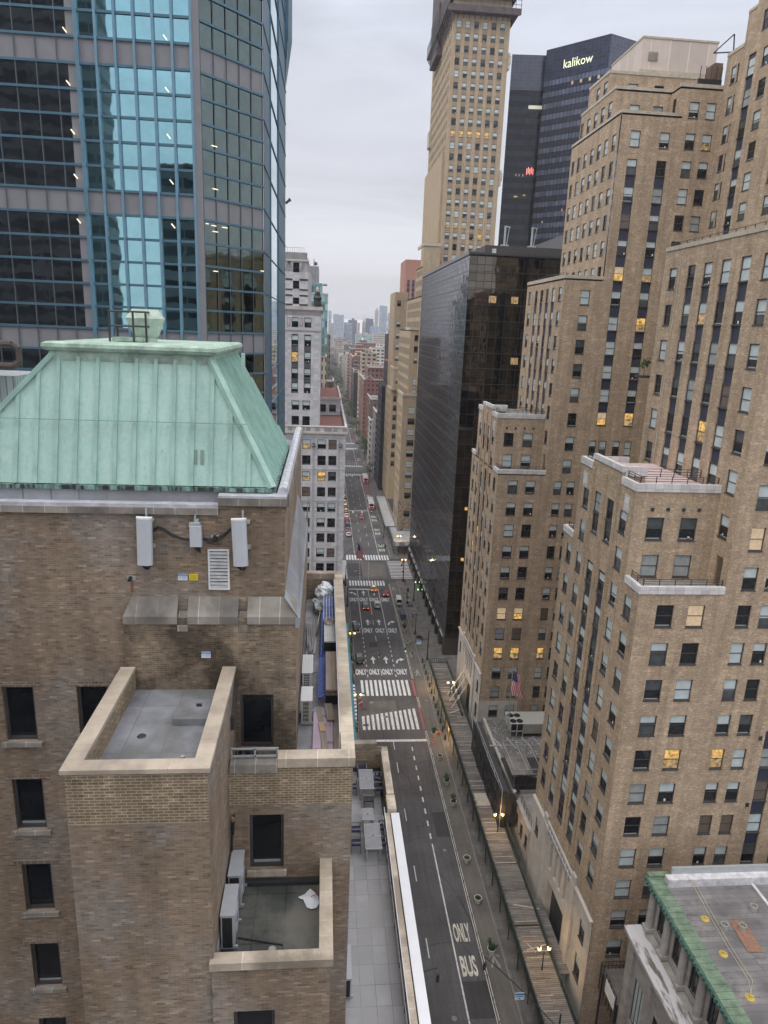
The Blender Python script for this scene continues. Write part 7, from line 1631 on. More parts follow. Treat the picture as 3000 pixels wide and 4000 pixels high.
def mast(x, y, h, heads, label, arm_to=None, sign=None, group='traffic signal masts', col_='iron_green', arm_z=None, street=None):
    r_ = thing('traffic_signal', label, 'traffic signal', (x, y, .14), group=group)
    mb = MB(); mb.cyl((x, y, .14), (x, y, h), .16, .1, col_, 8); mb.lathe((x, y, .14), [(.3, 0), (.28, .5), (.16, .7)], col_, 8); mb.build('pole', r_)
    if arm_to:
        mb = MB(); az = arm_z or h-.3; n = 6; pr = None
        for i in range(n+1): t = i/n; p = (x+(arm_to[0]-x)*t, y+(arm_to[1]-y)*t, az-.9+1.2*math.sin(t*1.7)); 
        pts = [(x+(arm_to[0]-x)*i/n, y+(arm_to[1]-y)*i/n, az-.9+1.2*math.sin(i/n*1.7)) for i in range(n+1)]
        for a, b2 in zip(pts, pts[1:]): mb.cyl(a, b2, .07, .06, col_, 6)
        mb.build('arm', r_)
    for hx, hy, hz, lit in heads: signal_head('', hx, hy, hz, r_, lit)
    if sign:
        sx, sy, sz = sign; mb = MB(); mb.box(sx-.55, sx+.55, sy-.03, sy+.03, sz-.5, sz+.5, 'sign_white'); o = mb.build('blue_sign', r_); m = MB(); m.box(sx-.55, sx+.55, sy-.035, sy-.03, sz+.2, sz+.5, 'sign_blue', skip='s'); m.box(sx-.45, sx+.45, sy-.035, sy-.03, sz-.08, sz+.06, 'sign_blue', skip='s'); m.box(sx-.12, sx+.12, sy-.035, sy-.03, sz-.4, sz-.2, 'sign_blue', skip='s'); m.build('print', o)
    if street:
        for (sx, sy, sz) in street: mb = MB(); mb.box(sx-.5, sx+.5, sy-.02, sy+.02, sz-.13, sz+.13, 'sign_green'); o = mb.build('street_sign', r_); m = MB(); m.add(text_mb('Lexington Av', 'sign_white', .16), Matrix.Translation((sx, sy-.025, sz)) @ Matrix(((1, 0, 0, 0), (0, 0, -1, 0), (0, 1, 0, 0), (0, 0, 0, 1)))); m.build('lettering', o)
    return r_
mast(27.0, 157.5, 8.0, [(20.5, 151.4, 5.9, 'g'), (26.9, 157.1, 4.2, 'n')], 'tall signal mast on the right kerb with curved arm and blue sign', (20.6, 151.6), (24.1, 153.9, 6.6), arm_z=6.6)
mast(7.85, 146.2, 6.9, [(8.2, 145.9, 3.2, 'n'), (14.0, 149.0, 6.0, 'n')], 'signal mast on the left kerb with long straight arm and green street signs', (14.0, 149.4), street=[(7.6, 146, 5.3), (7.2, 146, 4.8)])
mast(27.2, 58, 7.6, [(20.6, 66.1, 5.6, 'n')], 'signal mast behind the shed parapet, its arm reaching over the bottom of the street', (20.6, 66.4), (23.6, 61.4, 6.3), arm_z=6.4)
mast(9.0-1.4, 63.5, 7.4, [(14.6, 64.6, 5.8, 'n')], 'signal mast hidden by the white strip, arm with one head over the dashed line', (14.6, 65), arm_z=6.6)
mast(27.0, 213.2, 8.0, [(26.7, 213, 3.9, 'r'), (20.8, 232.5, 6.2, 'g'), (22.5, 232.0, 6.0, 'n')], 'signal mast on the right corner of the wide crossing with a long diagonal arm', (20.7, 233))
mast(7.9, 161.5, 6.4, [(8.1, 161.2, 4.2, 'n')], 'slim signal pole on the left kerb beside the black estate car')
mast(8.0, 191.8, 6.2, [], 'plain dark pole with small flag sign on the left kerb before the crossing')
mast(8.0, 209.0, 7.0, [(7.9, 208.7, 3.2, 'n')], 'dark signal pole at the left end of the crosswalk before the crossing')
mast(28.4, 196.5, 8.0, [(28.3, 196.2, 6.8, 'n')], 'tall dark pole with sign plates on the right pavement beside the luggage')
mast(24.6, 262, 6, [(20.8, 281, 5.4, 'r')], 'signal mast past the crossing with red light over the bus lane', (20.9, 281))
# bollards and posts along the kerb of the right pavement
bl = None
blab = ['farthest dark bollard at the end of the shed', 'second dark bollard from the far end of the shed', 'third dark bollard from the far end of the shed', 'fourth dark bollard from the far end of the shed', 'fifth dark bollard from the far end of the shed', 'sixth dark bollard from the far end of the shed', 'seventh dark bollard from the far end of the shed', 'eighth dark bollard from the far end of the shed', 'ninth dark bollard from the far end of the shed', 'tenth dark bollard from the far end of the shed', 'eleventh dark bollard from the far end, by the traffic cones', 'twelfth dark bollard from the far end, past the cones']
def bollard():
    mb = MB(); mb.lathe((0, 0, 0), [(.16, 0), (.16, .95), (.19, 1.0), (.17, 1.12), (0, 1.18)], 'iron_green', 10); return mb.mesh('bollard')
bm_ = bollard()
for k, lb in enumerate(blab): tag(inst(bm_, 'bollard', None, (25.6, 156-k*3.05, .14)), lb, 'bollard', 'dark bollards along the right kerb')
# slim flexible posts on the double line
pm = MB(); pm.cyl((0, 0, 0), (0, 0, .55), .04, .035, 'iron_green', 6); pm.cyl((0, 0, 0), (0, 0, .04), .12, .1, 'iron_green', 8); pmesh = pm.mesh('flexible_post')
for k in range(40):
    y = 60+k*3.15
    if 124 < y < 149: continue
    tag(inst(pmesh, 'flexible_post', None, (22.16, y, .0)), 'small dark post standing on the double cream line of the avenue', 'post', 'small posts on the double line')
# planters
plain('planter_white', (.56, .55, .50), .75, var=.08, vs=3); plain('soil', (.04, .03, .022), .95)
def planter(x, y, s, kind, label):
    r_ = thing('planter', label, 'planter', (x, y, .006), group='pale conical planters in the painted lane')
    mb = MB(); mb.lathe((x, y, .006), [(0, 0), (.34*s, 0), (.38*s, .06), (.52*s, .82*s), (.58*s, .84*s), (.58*s, .95*s), (.50*s, .95*s), (.48*s, .82*s)], 'planter_white', 16); mb.build('pot', r_, smooth=False)
    mb = MB(); mb.cyl((x, y, .8*s), (x, y, .84*s), .49*s, .49*s, 'soil', 12); mb.build('soil', r_)
    rg = random.Random(int(y*7)); mb = MB()
    if kind == 'bush': blob_leaves(rg, (x, y, 1.2*s), .42*s, .42*s, .4*s, 160, .16, 'leaf_green', 'leaf_dark', 'leaf_light', mb)
    if kind == 'tree':
        mb.cyl((x, y, .8), (x+.05, y, 1.7), .03, .02, 'timber', 5); blob_leaves(rg, (x+.05, y, 1.75), .6, .55, .6, 420, .22, 'leaf_green', 'leaf_dark', 'leaf_light', mb); blob_leaves(rg, (x, y, 1.1), .4, .4, .25, 100, .15, 'leaf_green', 'leaf_dark', 'leaf_light', mb)
    if kind == 'low': blob_leaves(rg, (x, y, 1.0*s), .42*s, .42*s, .18*s, 110, .13, 'leaf_green', 'leaf_dark', 'leaf_light', mb)
    mb.build('plant', r_)
for a in ((23.45, 72.9, 1.0, 'tree', 'pale planter with the fullest green shrub, nearest the painted walker'), (23.45, 81.4, 1.0, 'low', 'pale planter with low plant, second from the bottom'), (23.4, 89.3, 1.0, 'low', 'pale planter with low plant, third from the bottom'), (23.7, 102.6, 1.0, 'tree', 'pale planter with a green bush, fourth from the bottom'), (23.5, 108.4, 1.0, 'tree', 'pale planter with a small leafy tree, fifth from the bottom'), (23.5, 116.1, 1.0, 'low', 'pale planter with low plant, just nearer than the traffic cones'), (23.5, 124.0, 1.0, 'tree', 'pale planter with a slender plant beside the slanted crosswalk'),
          (23.3, 159.1, .95, 'bush', 'pale planter with dark shrub below the blue sign'), (23.15, 166.5, 1.0, 'low', 'pale planter with little green, between the motorcycle and the kerb line'), (23.1, 174.6, 1.0, 'tree', 'pale planter with tall dark green plant, nearer of the two by the planter bin'), (23.15, 179.6, 1.0, 'bush', 'pale planter with shrub right behind the dark container'), (23.2, 191.3-2.4, .95, 'low', 'pale planter at the back of the white van')): planter(*a)
# traffic cones, red crate, bins
plain('cone_red', (.62, .09, .06), .6, var=.05)
for k, (x, y, lb) in enumerate(((22.75, 121.6, 'red and white traffic cone, left of the pair'), (23.2, 122.4, 'red and white traffic cone, right of the pair'))):
    o_ = MB(); o_.box(x-.2, x+.2, y-.2, y+.2, .01, .05, 'cone_red'); o_.lathe((x, y, .05), [(.15, 0), (.11, .25)], 'cone_red', 8); o_.lathe((x, y, .05), [(.11, .25), (.08, .42)], 'unit_white', 8); o_.lathe((x, y, .05), [(.08, .42), (.03, .7), (0, .7)], 'cone_red', 8); tag(o_.build('traffic_cone', None, loc=(x, y, 0)), lb, 'traffic cone', 'traffic cones by the planter')
o_ = MB(); o_.box(24.3, 24.9, 124.4, 125.0, .01, .45, 'cone_red'); o_.box(24.26, 24.94, 124.36, 125.04, .45, .5, 'cone_red'); tag(o_.build('crate', None, loc=(24.6, 124.7, 0)), 'red crate on the ground beside the bollards', 'crate')
for k, (x, y, c, lb) in enumerate(((7.5, 210.6, 'signal_body', 'black mesh litter bin on the left corner of the crosswalk'), (7.4, 122.4, 'leaf_dark', 'dark green litter bin on the left pavement above the terrace parapet'), (27.5, 204.2, 'signal_body', 'dark litter bin on the right corner before the wide crossing'), (23.7, 184.6, 'lead', 'dark blue grey cart bin parked between the planters and the van'))):
    big = k == 3; o_ = MB(); s = 1.25 if big else .8
    if big: o_.box(x-.75, x+.75, y-2.2, y+1.8, .25, 1.55, 'cart_blue'); o_.box(x-.8, x+.8, y-2.25, y+1.85, 1.55, 1.63, 'cart_blue'); [o_.cyl((x+sx*.76, y+sy, .2), (x+sx*.62, y+sy, .2), .2, .2, 'cable_black', 8) for sx in (-1, 1) for sy in (-1.7, 1.3)]
    else: o_.lathe((x, y, .14), [(.3, 0), (.34, .85), (.38, .9), (.38, 1.0), (.3, 1.0), (.28, .6), (0, .6)], c, 12)
    tag(o_.build('litter_bin', None, loc=(x, y, .1)), lb, 'bin')
plain('cart_blue', (.06, .075, .11), .6)
# ---------------------------------------------------------------- vehicles
plain('tyre', (.02, .02, .02), .9); plain('rim', (.3, .3, .31), .35, .7); glass('car_glass', (.012, .014, .016), .06, warp=0, var=0.)
emit('tail_on', (1, .04, .02), 2.8); plain('tail_off', (.30, .01, .01), .3); plain('head_lens', (.6, .62, .65), .15); plain('plate', (.6, .6, .55), .5); emit('roof_sign', (1, .95, .7), 1.0)
def carpaint(name, c): 
    m, nt, b = _new(name); b.inputs['Base Color'].default_value = (*c, 1); b.inputs['Roughness'].default_value = .35; b.inputs['Coat Weight'].default_value = .6; b.inputs['Coat Roughness'].default_value = .05
for n_, c in (('car_black', (.012, .013, .016)), ('car_white', (.62, .63, .65)), ('car_yellow', (.72, .44, .02)), ('car_red', (.30, .015, .015)), ('car_grey', (.05, .053, .06)), ('car_green', (.35, .50, .30)), ('van_white', (.62, .64, .66)), ('car_orange', (.62, .25, .02)), ('car_navy', (.02, .03, .09)), ('car_dark', (.025, .02, .018))): carpaint(n_, c)
SHAPES = {  # (y along the car from rear, belt z, half width) then greenhouse (y, roof z)
 'suv': (4.75, .96, [(0, .62, .80), (.12, .95, .86), (.9, 1.02, .94), (2.6, 1.02, .95), (3.35, 1.0, .94), (4.3, .90, .90), (4.75, .58, .78)], [(.18, .78), (.55, 1.0), (2.7, 1.0), (3.45, .62)], 1.68),
 'sedan': (4.8, .92, [(0, .60, .78), (.12, .92, .85), (.9, .97, .92), (2.6, .95, .92), (3.5, .92, .91), (4.5, .78, .86), (4.8, .52, .74)], [(.75, .70), (1.3, 1.0), (2.6, 1.0), (3.5, .62)], 1.45),
 'van': (5.4, 1.1, [(0, .62, .92), (.08, 1.15, .97), (1.0, 1.2, .99), (3.6, 1.2, .99), (4.4, 1.12, .97), (5.15, .95, .90), (5.4, .58, .80)], [(.06, 1.0), (.2, 1.0), (4.0, 1.0), (4.75, .55)], 2.05)}
def car(kind, paint, name, label, cat, group, brake=True, taxi=False, roofm=None):
    L_, hw, prof, gh, H_ = SHAPES[kind]; r_ = thing(name, label, cat, (0, 0, 0), group=group)
    mb = MB()
    def ring(y, zb, w_): return [(-w_*.93, y, .22), (w_*.93, y, .22), (w_, y, .48), (w_*.985, y, zb*.82), (w_*.90, y, zb), (-w_*.90, y, zb), (-w_*.985, y, zb*.82), (-w_, y, .48)]
    rs = [ring(*p) for p in prof]
    for a, b2 in zip(rs, rs[1:]):
        for i in range(8): j = (i+1) % 8; mb.face([a[i], a[j], b2[j], b2[i]], paint)
    mb.face(rs[0][::-1] if False else rs[0], paint); mb.face(rs[-1][::-1], paint)
    zb = prof[2][1]; w0 = prof[2][2]*.88
    roof = [(y, w0*.80 if t > .9 else w0*.9, zb+(H_-zb)*t) for y, t in gh]
    (ya, _, _), (yb, wb, zr), (yc, wc, _), (yd, _, _) = roof; base_a, base_d = gh[0][0]-(.0 if kind != 'suv' else .05), gh[3][0]+.35
    if kind == 'sedan': base_a = .45; base_d = 3.75
    if kind == 'van': base_a = .05; base_d = 4.9
    mb.face([(-w0*.78, yb, H_), (w0*.78, yb, H_), (w0*.78, yc, H_), (-w0*.78, yc, H_)], roofm or paint)
    B = {'al': (-w0, base_a, zb), 'ar': (w0, base_a, zb), 'dl': (-w0, base_d, zb-.03), 'dr': (w0, base_d, zb-.03)}; T = {'bl': (-w0*.78, yb, H_), 'br': (w0*.78, yb, H_), 'cl': (-w0*.78, yc, H_), 'cr': (w0*.78, yc, H_)}
    for p, q in ((B['al'], T['bl']), (B['ar'], T['br']), (B['dl'], T['cl']), (B['dr'], T['cr'])): mb.bar(p, q, .09, .07, paint)
    mid = (yb+yc)/2
    for s, t in (('l', -1), ('r', 1)): mb.bar((t*w0*.99, mid, zb-.02), (t*w0*.79, mid, H_), .07, .06, paint); mb.bar((t*w0*.79, yb, H_-.02), (t*w0*.79, yc, H_-.02), .07, .05, paint)
    if kind == 'van': mb.face([(-w0*1.0, .3, zb), (-w0*1.0, 3.0, zb), (-w0*.795, 3.0, H_), (-w0*.795, .3, H_)][::-1], paint); mb.face([(w0*1.01, .3, zb), (w0*1.01, 3.0, zb), (w0*.8, 3.0, H_), (w0*.8, .3, H_)], paint)
    mb.build('body', r_)
    e = .985
    for nm, p in (('rear_window', [B['al'], B['ar'], T['br'], T['bl']]), ('windshield', [B['dr'], B['dl'], T['cl'], T['cr']]), ('side_window', [B['ar'], B['dr'], T['cr'], T['br']]), ('side_window', [B['dl'], B['al'], T['bl'], T['cl']])):
        m = MB(); m.face([(q[0]*e, q[1], q[2]-.01) for q in p], 'car_glass'); m.build(nm, r_)
    for s in (-1, 1):
        for y in (.85, L_-.95):
            m = MB(); m.cyl((s*(prof[2][2]-.2), y, .33), (s*(prof[2][2]+.01), y, .33), .33, .33, 'tyre', 12); w_ = m.build('wheel', r_); m = MB(); m.cyl((s*(prof[2][2]+.01), y, .33), (s*(prof[2][2]+.03), y, .33), .2, .2, 'rim', 8); m.build('rim', w_)
        m = MB(); m.box(s*.66-.17, s*.66+.17, -.03, .12, zb*.70, zb*.84, 'tail_on' if brake else 'tail_off'); m.build('taillight', r_)
        m = MB(); m.box(s*.60-.16, s*.60+.16, L_-.3, L_-.06, .58, .72, 'head_lens'); m.build('headlight', r_)
        m = MB(); m.box(s*(w0+.1)-.09, s*(w0+.1)+.09, base_d-.35, base_d-.2, zb, zb+.14, paint); m.build('mirror', r_)
    m = MB(); m.box(-.25, .25, -.02, .02, .5, .62, 'plate'); m.build('number_plate', r_)
    m = MB(); m.box(-.75, .75, -.06, .1, .26, .44, 'tyre'); m.build('bumper', r_)
    if taxi: m = MB(); m.box(-.3, .3, mid-.1, mid+.1, H_, H_+.15, 'roof_sign'); m.build('roof_light', r_)
    return r_
def put(r_, x, y, rz=0, z=.005): r_.location = (x, y, z); r_.rotation_euler.z = rz; return r_
put(car('sedan', 'car_yellow', 'taxi', 'yellow taxi stopped at the white line before the wide crossing', 'taxi', 'vehicles on the avenue', True, True), 16.65, 203.2, R(-2))
put(car('sedan', 'car_red', 'parked_car', 'dark red car with brake lights in the right lane behind the stop line', 'car', 'vehicles on the avenue'), 20.1, 199.6, R(-3))
put(car('suv', 'car_black', 'car', 'black car with brake lights beside the white one', 'car', 'vehicles on the avenue', roofm='car_grey'), 13.35, 188.8)
put(car('suv', 'car_white', 'car', 'white car right of the black one with brake lights', 'car', 'vehicles on the avenue', False), 16.85, 190.0)
put(car('suv', 'car_dark', 'parked_car', 'black estate car at the left kerb covering the turn arrow', 'car', 'vehicles on the avenue', False, roofm='car_grey'), 9.9, 174.4)
put(car('suv', 'car_black', 'parked_car', 'black car at the left kerb beside the two lit lanterns', 'car', 'vehicles on the avenue', False, roofm='car_grey'), 9.9, 155.2)
put(car('van', 'van_white', 'delivery_van', 'white delivery van parked in the painted lane on the right', 'van', 'vehicles on the avenue', False), 23.5, 192.3)
queue = [('sedan', 'car_white', 262.5, 'white car last in the parked row past the crossing', 'car'), ('sedan', 'car_navy', 269.5, 'dark blue car second in the parked row past the crossing', 'car'), ('suv', 'car_black', 276.5, 'black car third in the parked row past the crossing', 'car'), ('sedan', 'car_red', 284, 'reddish car in the parked row past the crossing', 'car'), ('sedan', 'car_white', 291, 'white car in the middle of the parked row, beyond the reddish one', 'car'), ('sedan', 'car_orange', 299, 'orange taxi under the lights of the far crosswalk, nearer one', 'taxi'), ('suv', 'car_orange', 307, 'orange taxi with white roof, farther one of the parked row', 'taxi'), ('sedan', 'car_green', 315, 'pale green taxi beyond the orange ones', 'taxi'), ('sedan', 'car_orange', 326, 'orange taxi farthest along the left kerb', 'taxi')]
for i, (k, p, y, lb, ct) in enumerate(queue): put(car(k, p, 'taxi' if ct == 'taxi' else 'parked_car', lb, ct, 'row of cars along the left kerb past the crossing', i % 3 == 1, ct == 'taxi', roofm='car_white' if i in (5, 6) else None), 10.8, y)
put(car('sedan', 'car_red', 'car', 'red car with bright brake lights in the middle lane past the crossing', 'car', 'cars farther down the avenue'), 17.3, 289)
for i, (x, y, p, lb) in enumerate(((21.6, 517, 'car_black', 'dark car with brake lights far down the avenue, nearest of those'), (22.0, 636, 'car_red', 'red car with brake lights beyond the second tree'), (20.2, 700, 'car_red', 'car with red lights farther along the avenue, left lane'), (21.5, 740, 'car_white', 'pale car with red lights beyond the third crossing'), (18.5, 800, 'car_black', 'dark car with red lights in the far left lane'), (21.8, 850, 'car_yellow', 'yellow taxi far along the avenue'), (20, 905, 'car_black', 'tiny dark car just before the far trees'), (18, 960, 'car_red', 'tiny red car just past the far trees'), (21, 1020, 'car_white', 'tiny pale car where the avenue narrows'), (19, 1100, 'car_black', 'tiny dark car near the vanishing point'), (16.5, 1180, 'car_orange', 'tiny orange taxi near the vanishing point'), (20.5, 1250, 'car_red', 'tiny red car nearest the vanishing point'))):
    put(car('sedan', p, 'car', lb, 'car', 'cars farther down the avenue'), x, y)
# buses
def bus(x, y, label):
    r_ = thing('city_bus', label, 'bus', (0, 0, 0), group='white city buses in the bus lane'); mb = MB()
    mb.prism([(-1.27, 0), (1.27, 0), (1.27, 12), (-1.27, 12)], .35, 2.95, 'unit_white'); mb.prism([(-1.15, .1), (1.15, .1), (1.15, 11.9), (-1.15, 11.9)], 2.95, 3.1, 'van_white'); mb.build('body', r_)
    m = MB(); m.box(-.75, .75, 2, 4.2, 3.1, 3.3, 'unit_white'); m.box(-.6, .6, 7.5, 9, 3.1, 3.25, 'unit_white'); m.build('roof_unit', r_)
    m = MB(); m.box(-1.29, 1.29, -.02, .0, .5, 1.3, 'bus_blue'); m.box(-1.285, 1.285, .0, 12, 1.5, 1.75, 'bus_blue'); m.build('livery_stripe', r_)
    m = MB(); m.box(-1.0, 1.0, -.03, .02, 1.6, 2.5, 'car_glass'); m.build('rear_window', r_)
    m = MB(); m.box(-1.285, 1.285, .8, 11.2, 1.8, 2.55, 'car_glass'); m.build('side_window', r_)
    for s in (-1, 1):
        for z in (.8, 1.35, 2.6): m = MB(); m.box(s*1.0-.14, s*1.0+.14, -.06, 0, z-.1, z+.1, 'tail_on'); m.build('taillight', r_)
        for y_ in (2.6, 9.3): m = MB(); m.cyl((s*1.0, y_, .48), (s*1.29, y_, .48), .48, .48, 'tyre', 12); m.build('wheel', r_)
    put(r_, x, y)
plain('bus_blue', (.25, .10, .12), .5, var=.05)
bus(22.6, 306.5, 'white city bus with red tail lights at the scaffold corner, nearer of the two'); bus(23.2, 361, 'white city bus with red tail lights beyond, farther of the two')
# motorcycle by the unlit lamp
r_ = thing('motorcycle', 'dark motorcycle parked beside the unlit lamp on the right pavement', 'motorcycle', (0, 0, 0))
for y in (-.7, .7): m = MB(); m.cyl((-.06, y, .33), (.06, y, .33), .33, .33, 'tyre', 14); w_ = m.build('wheel', r_); m = MB(); m.cyl((-.07, y, .33), (.07, y, .33), .2, .2, 'rim', 8); m.build('rim', w_)
m = MB(); m.box(-.13, .13, -.45, .35, .35, .75, 'car_black'); m.bar((0, .7, .35), (0, .35, 1.0), .08, .08, 'rim'); m.box(-.16, .16, -.1, .4, .72, .95, 'car_black'); m.build('frame', r_)
m = MB(); m.box(-.15, .15, -.8, -.05, .78, .88, 'tyre'); m.build('seat', r_); m = MB(); m.bar((-.38, .35, 1.05), (.38, .35, 1.05), .04, .04, 'rim'); m.build('handlebar', r_); put(r_, 26.6, 169.5, R(50), .14)
# ---------------------------------------------------------------- people
plain('skin', (.35, .21, .15), .6, var=.05); plain('cloth_dark', (.025, .025, .032), .9, var=.2); plain('cloth_grey', (.16, .16, .18), .9); plain('hair_dark', (.02, .014, .01), .8); plain('cloth_white', (.5, .5, .52), .9)
def person(x, y, label, stride=.25, rz=0, body='cloth_dark', bag=None, z=.01):
    J = {'pel': (0, 0, .93, .14), 'che': (0, 0, 1.3, .17), 'nec': (0, .02, 1.5, .065), 'hea': (0, .03, 1.62, .10), 'top': (0, .02, 1.74, .075), 'shl': (-.2, 0, 1.42, .075), 'shr': (.2, 0, 1.42, .075), 'ell': (-.27, -.1, 1.14, .05), 'elr': (.27, .1, 1.14, .05), 'hal': (-.27, -.02, .88, .035), 'har': (.27, .22, .9, .035), 'kl': (-.1, stride*.6, .5, .075), 'kr': (.1, -stride*.3, .5, .075), 'al': (-.1, stride, .08, .05), 'ar': (.1, -stride, .1, .05), 'tl': (-.1, stride+.16, .04, .04), 'tr': (.1, -stride+.15, .05, .04), 'hl': (-.1, .01, .88, .10), 'hr': (.1, -.01, .88, .10)}
    E_ = [('pel', 'che'), ('che', 'nec'), ('nec', 'hea'), ('hea', 'top'), ('che', 'shl'), ('che', 'shr'), ('shl', 'ell'), ('shr', 'elr'), ('ell', 'hal'), ('elr', 'har'), ('pel', 'hl'), ('pel', 'hr'), ('hl', 'kl'), ('hr', 'kr'), ('kl', 'al'), ('kr', 'ar'), ('al', 'tl'), ('ar', 'tr')]
    ks = list(J); me = bpy.data.meshes.new('person'); me.from_pydata([J[k][:3] for k in ks], [(ks.index(a), ks.index(b2)) for a, b2 in E_], [])
    for m in (body, 'skin', 'hair_dark', 'cloth_grey'): me.materials.append(getm(m))
    o = bpy.data.objects.new('person', me); col.objects.link(o); sk = o.modifiers.new('skin', 'SKIN'); me.skin_vertices.new() if not me.skin_vertices else None
    for i, k in enumerate(ks): me.skin_vertices[0].data[i].radius = (J[k][3], J[k][3])
    me.skin_vertices[0].data[0].use_root = True; ss = o.modifiers.new('sub', 'SUBSURF'); ss.levels = 1; ss.render_levels = 1
    dg = bpy.context.evaluated_depsgraph_get(); dg.update(); me2 = bpy.data.meshes.new_from_object(o.evaluated_get(dg)); o.modifiers.clear(); o.data = me2
    if len(me2.materials) < 4:
        me2.materials.clear()
        for m in (body, 'skin', 'hair_dark', 'cloth_grey'): me2.materials.append(getm(m))
    for p in me2.polygons:
        c = p.center; p.use_smooth = True
        p.material_index = 2 if c.z > 1.68 or (c.z > 1.58 and c.y < 0) else 1 if c.z > 1.5 or (c.z < 1.0 and abs(c.x) > .22) else 3 if c.z < .9 else 0
    o.location = (x, y, z); o.rotation_euler.z = rz; tag(o, label, 'person', 'people on the street'); return o
person(28.6, 229.0, 'person in dark clothes crossing the striped crosswalk with a suitcase', .3, R(90))
person(26.4, 196.6, 'person in dark clothes standing among the luggage beside the white van', .05, R(20), z=.14)
person(26.6, 199.2, 'person in dark clothes behind the luggage, farther from the van', .05, R(-60), 'cloth_dark', z=.14)
person(27.0, 313, 'person walking on the far pavement beneath the netted facade', .25, 0, 'cloth_dark', z=.14); person(28.0, 371, 'person in grey on the far pavement by the bright shop', .25, 0, 'cloth_grey', z=.14)
for a in ((26.4, 182.5, 'person in grey walking on the right pavement beside the planter bin', .28, 0.1, 'cloth_grey'), (28.9, 189.5, 'person in pale clothes walking close to the black glass block', .26, 3.1, 'cloth_white'), (7.4, 152.5, 'person in dark clothes on the left pavement below the lit lanterns', .25, 0, 'cloth_dark'), (27.3, 210.5, 'person in dark clothes waiting at the lit lamp before the wide crossing', .05, .4, 'cloth_dark')): person(*a[:5], a[5], z=.14)
o_ = MB(); o_.box(27.9, 28.3, 228.4, 228.7, .06, .6, 'cable_black'); o_.bar((28.1, 228.6, .6), (28.3, 228.8, 1.0), .03, .03, 'rim'); tag(o_.build('suitcase', None, loc=(28.1, 228.5, .01)), 'black suitcase pulled over the striped crosswalk', 'suitcase')
r_lab = ['dark suitcase standing among the luggage by the van', 'pale bag on top of the luggage by the van', 'long dark case lying in front of the luggage by the van']
for (x0, x1, y0, y1, z1, m), lb in zip(((25.9, 26.5, 194.0, 194.6, .8, 'cable_black'), (26.6, 27.2, 195.0, 195.6, .7, 'cloth_white'), (26.0, 27.6, 191.8, 192.6, .45, 'cart_blue')), r_lab):
    o_ = MB(); o_.box(x0, x1, y0, y1, .16, z1, m); o_.box(x0+.05, x1-.05, y0+.05, y1-.05, z1, z1+.08, m); o_.bar((x0+.1, y1, z1), (x0+.1, y1, z1+.3), .03, .03, 'rim'); tag(o_.build('luggage', None, loc=(x0, y0, .15)), lb, 'luggage', 'luggage on the pavement by the van')
# green globe lamps of the subway stairs
emit('globe_green', (.45, 1, .35), 2.2)
for k, (y, lb) in enumerate(((206, 'pair of green globe lamps at the stairs, farther pair'), (199.5, 'pair of green globe lamps at the stairs, nearer pair'))):
    r_ = thing('globe_lamp', lb, 'street lamp', (30, y, .14), group='green globe lamps at the subway stairs')
    for s in (0, 1.4): m = MB(); m.cyl((30+s, y, .14), (30+s, y, 2.4), .07, .06, 'iron_green', 8); m.build('post', r_); m = MB(); m.lathe((30+s, y, 2.6), [(.24*math.sin(t), -.24*math.cos(t)) for t in [i*math.pi/6 for i in range(7)]], 'globe_green', 10); m.build('globe', r_)
# flags on the white stone corner
r_ = thing('wall_flagpole', 'American flag on a slanting pole at the corner of the white stone block', 'flagpole', (5.0, 205, 8))
m = MB(); m.cyl((5.0, 206, 9.0), (11.3, 205, 15.8), .09, .06, 'pale_steel', 6); m.build('pole', r_); flag(r_, 11.2, 205, 15.6, 5.0, 3.4, 1, rng)
r_ = thing('wall_flagpole', 'small red flags on short poles low on the left pavement side', 'flagpole', (7, 127, 4)); m = MB(); m.cyl((6.8, 127.5, 4.5), (9.0, 127.2, 6.2), .05, .04, 'tube_white', 6); m.cyl((6.8, 129.5, 4.5), (8.8, 129.2, 6.0), .05, .04, 'tube_white', 6); m.build('pole', r_); m = MB(); m.face([(8.9, 127.2, 6.1), (8.4, 127.25, 5.7), (8.5, 127.3, 5.0), (8.9, 127.2, 5.2)], 'flag_red'); m.face([(8.7, 129.2, 5.9), (8.3, 129.25, 5.6), (8.4, 129.3, 5.0), (8.7, 129.2, 5.2)], 'flag_red'); m.build('flag_cloth', r_)
# sheds past the crossing
r_ = thing('corner_shed', 'pale topped sidewalk shed round the corner of the tan skyscraper', 'shed', (28, 260, 0))
m = MB(); m.box(26.3, 29.3, 240.5, 262, 4.2, 4.5, 'shed_pale'); m.box(24.8, 29, 262.2, 312, 4.6, 4.9, 'shed_pale'); m.box(29.3, 45, 240.5, 257, 4.2, 4.5, 'shed_pale'); plain('shed_pale', (.36, .36, .37), .7, var=.25, vs=.7); m.build('deck', r_)
m = MB(); m.box(26.2, 45, 240.3, 240.5, 3.6, 5.2, 'shed_pale'); m.box(26.2, 26.4, 240.5, 262, 3.8, 5.2, 'steel_trim'); m.box(24.7, 24.9, 262, 312, 4.0, 5.4, 'steel_trim'); m.build('parapet', r_)
m = MB(); m.box(30.5, 33.2, 240.22, 240.3, 4.0, 4.9, 'sign_white'); m.box(27.0, 28.3, 240.2, 240.3, 3.7, 5.1, 'sign_white'); m.build('sign_board', r_)
for k in range(8): m = MB(); x, y = (26.5+k*1.9, 240.8) if k < 4 else (26.5, 240+5*(k-3)); m.cyl((x, y, 0), (x, y, 4.2), .1, .1, 'dark_metal', 6); m.build('post', r_)
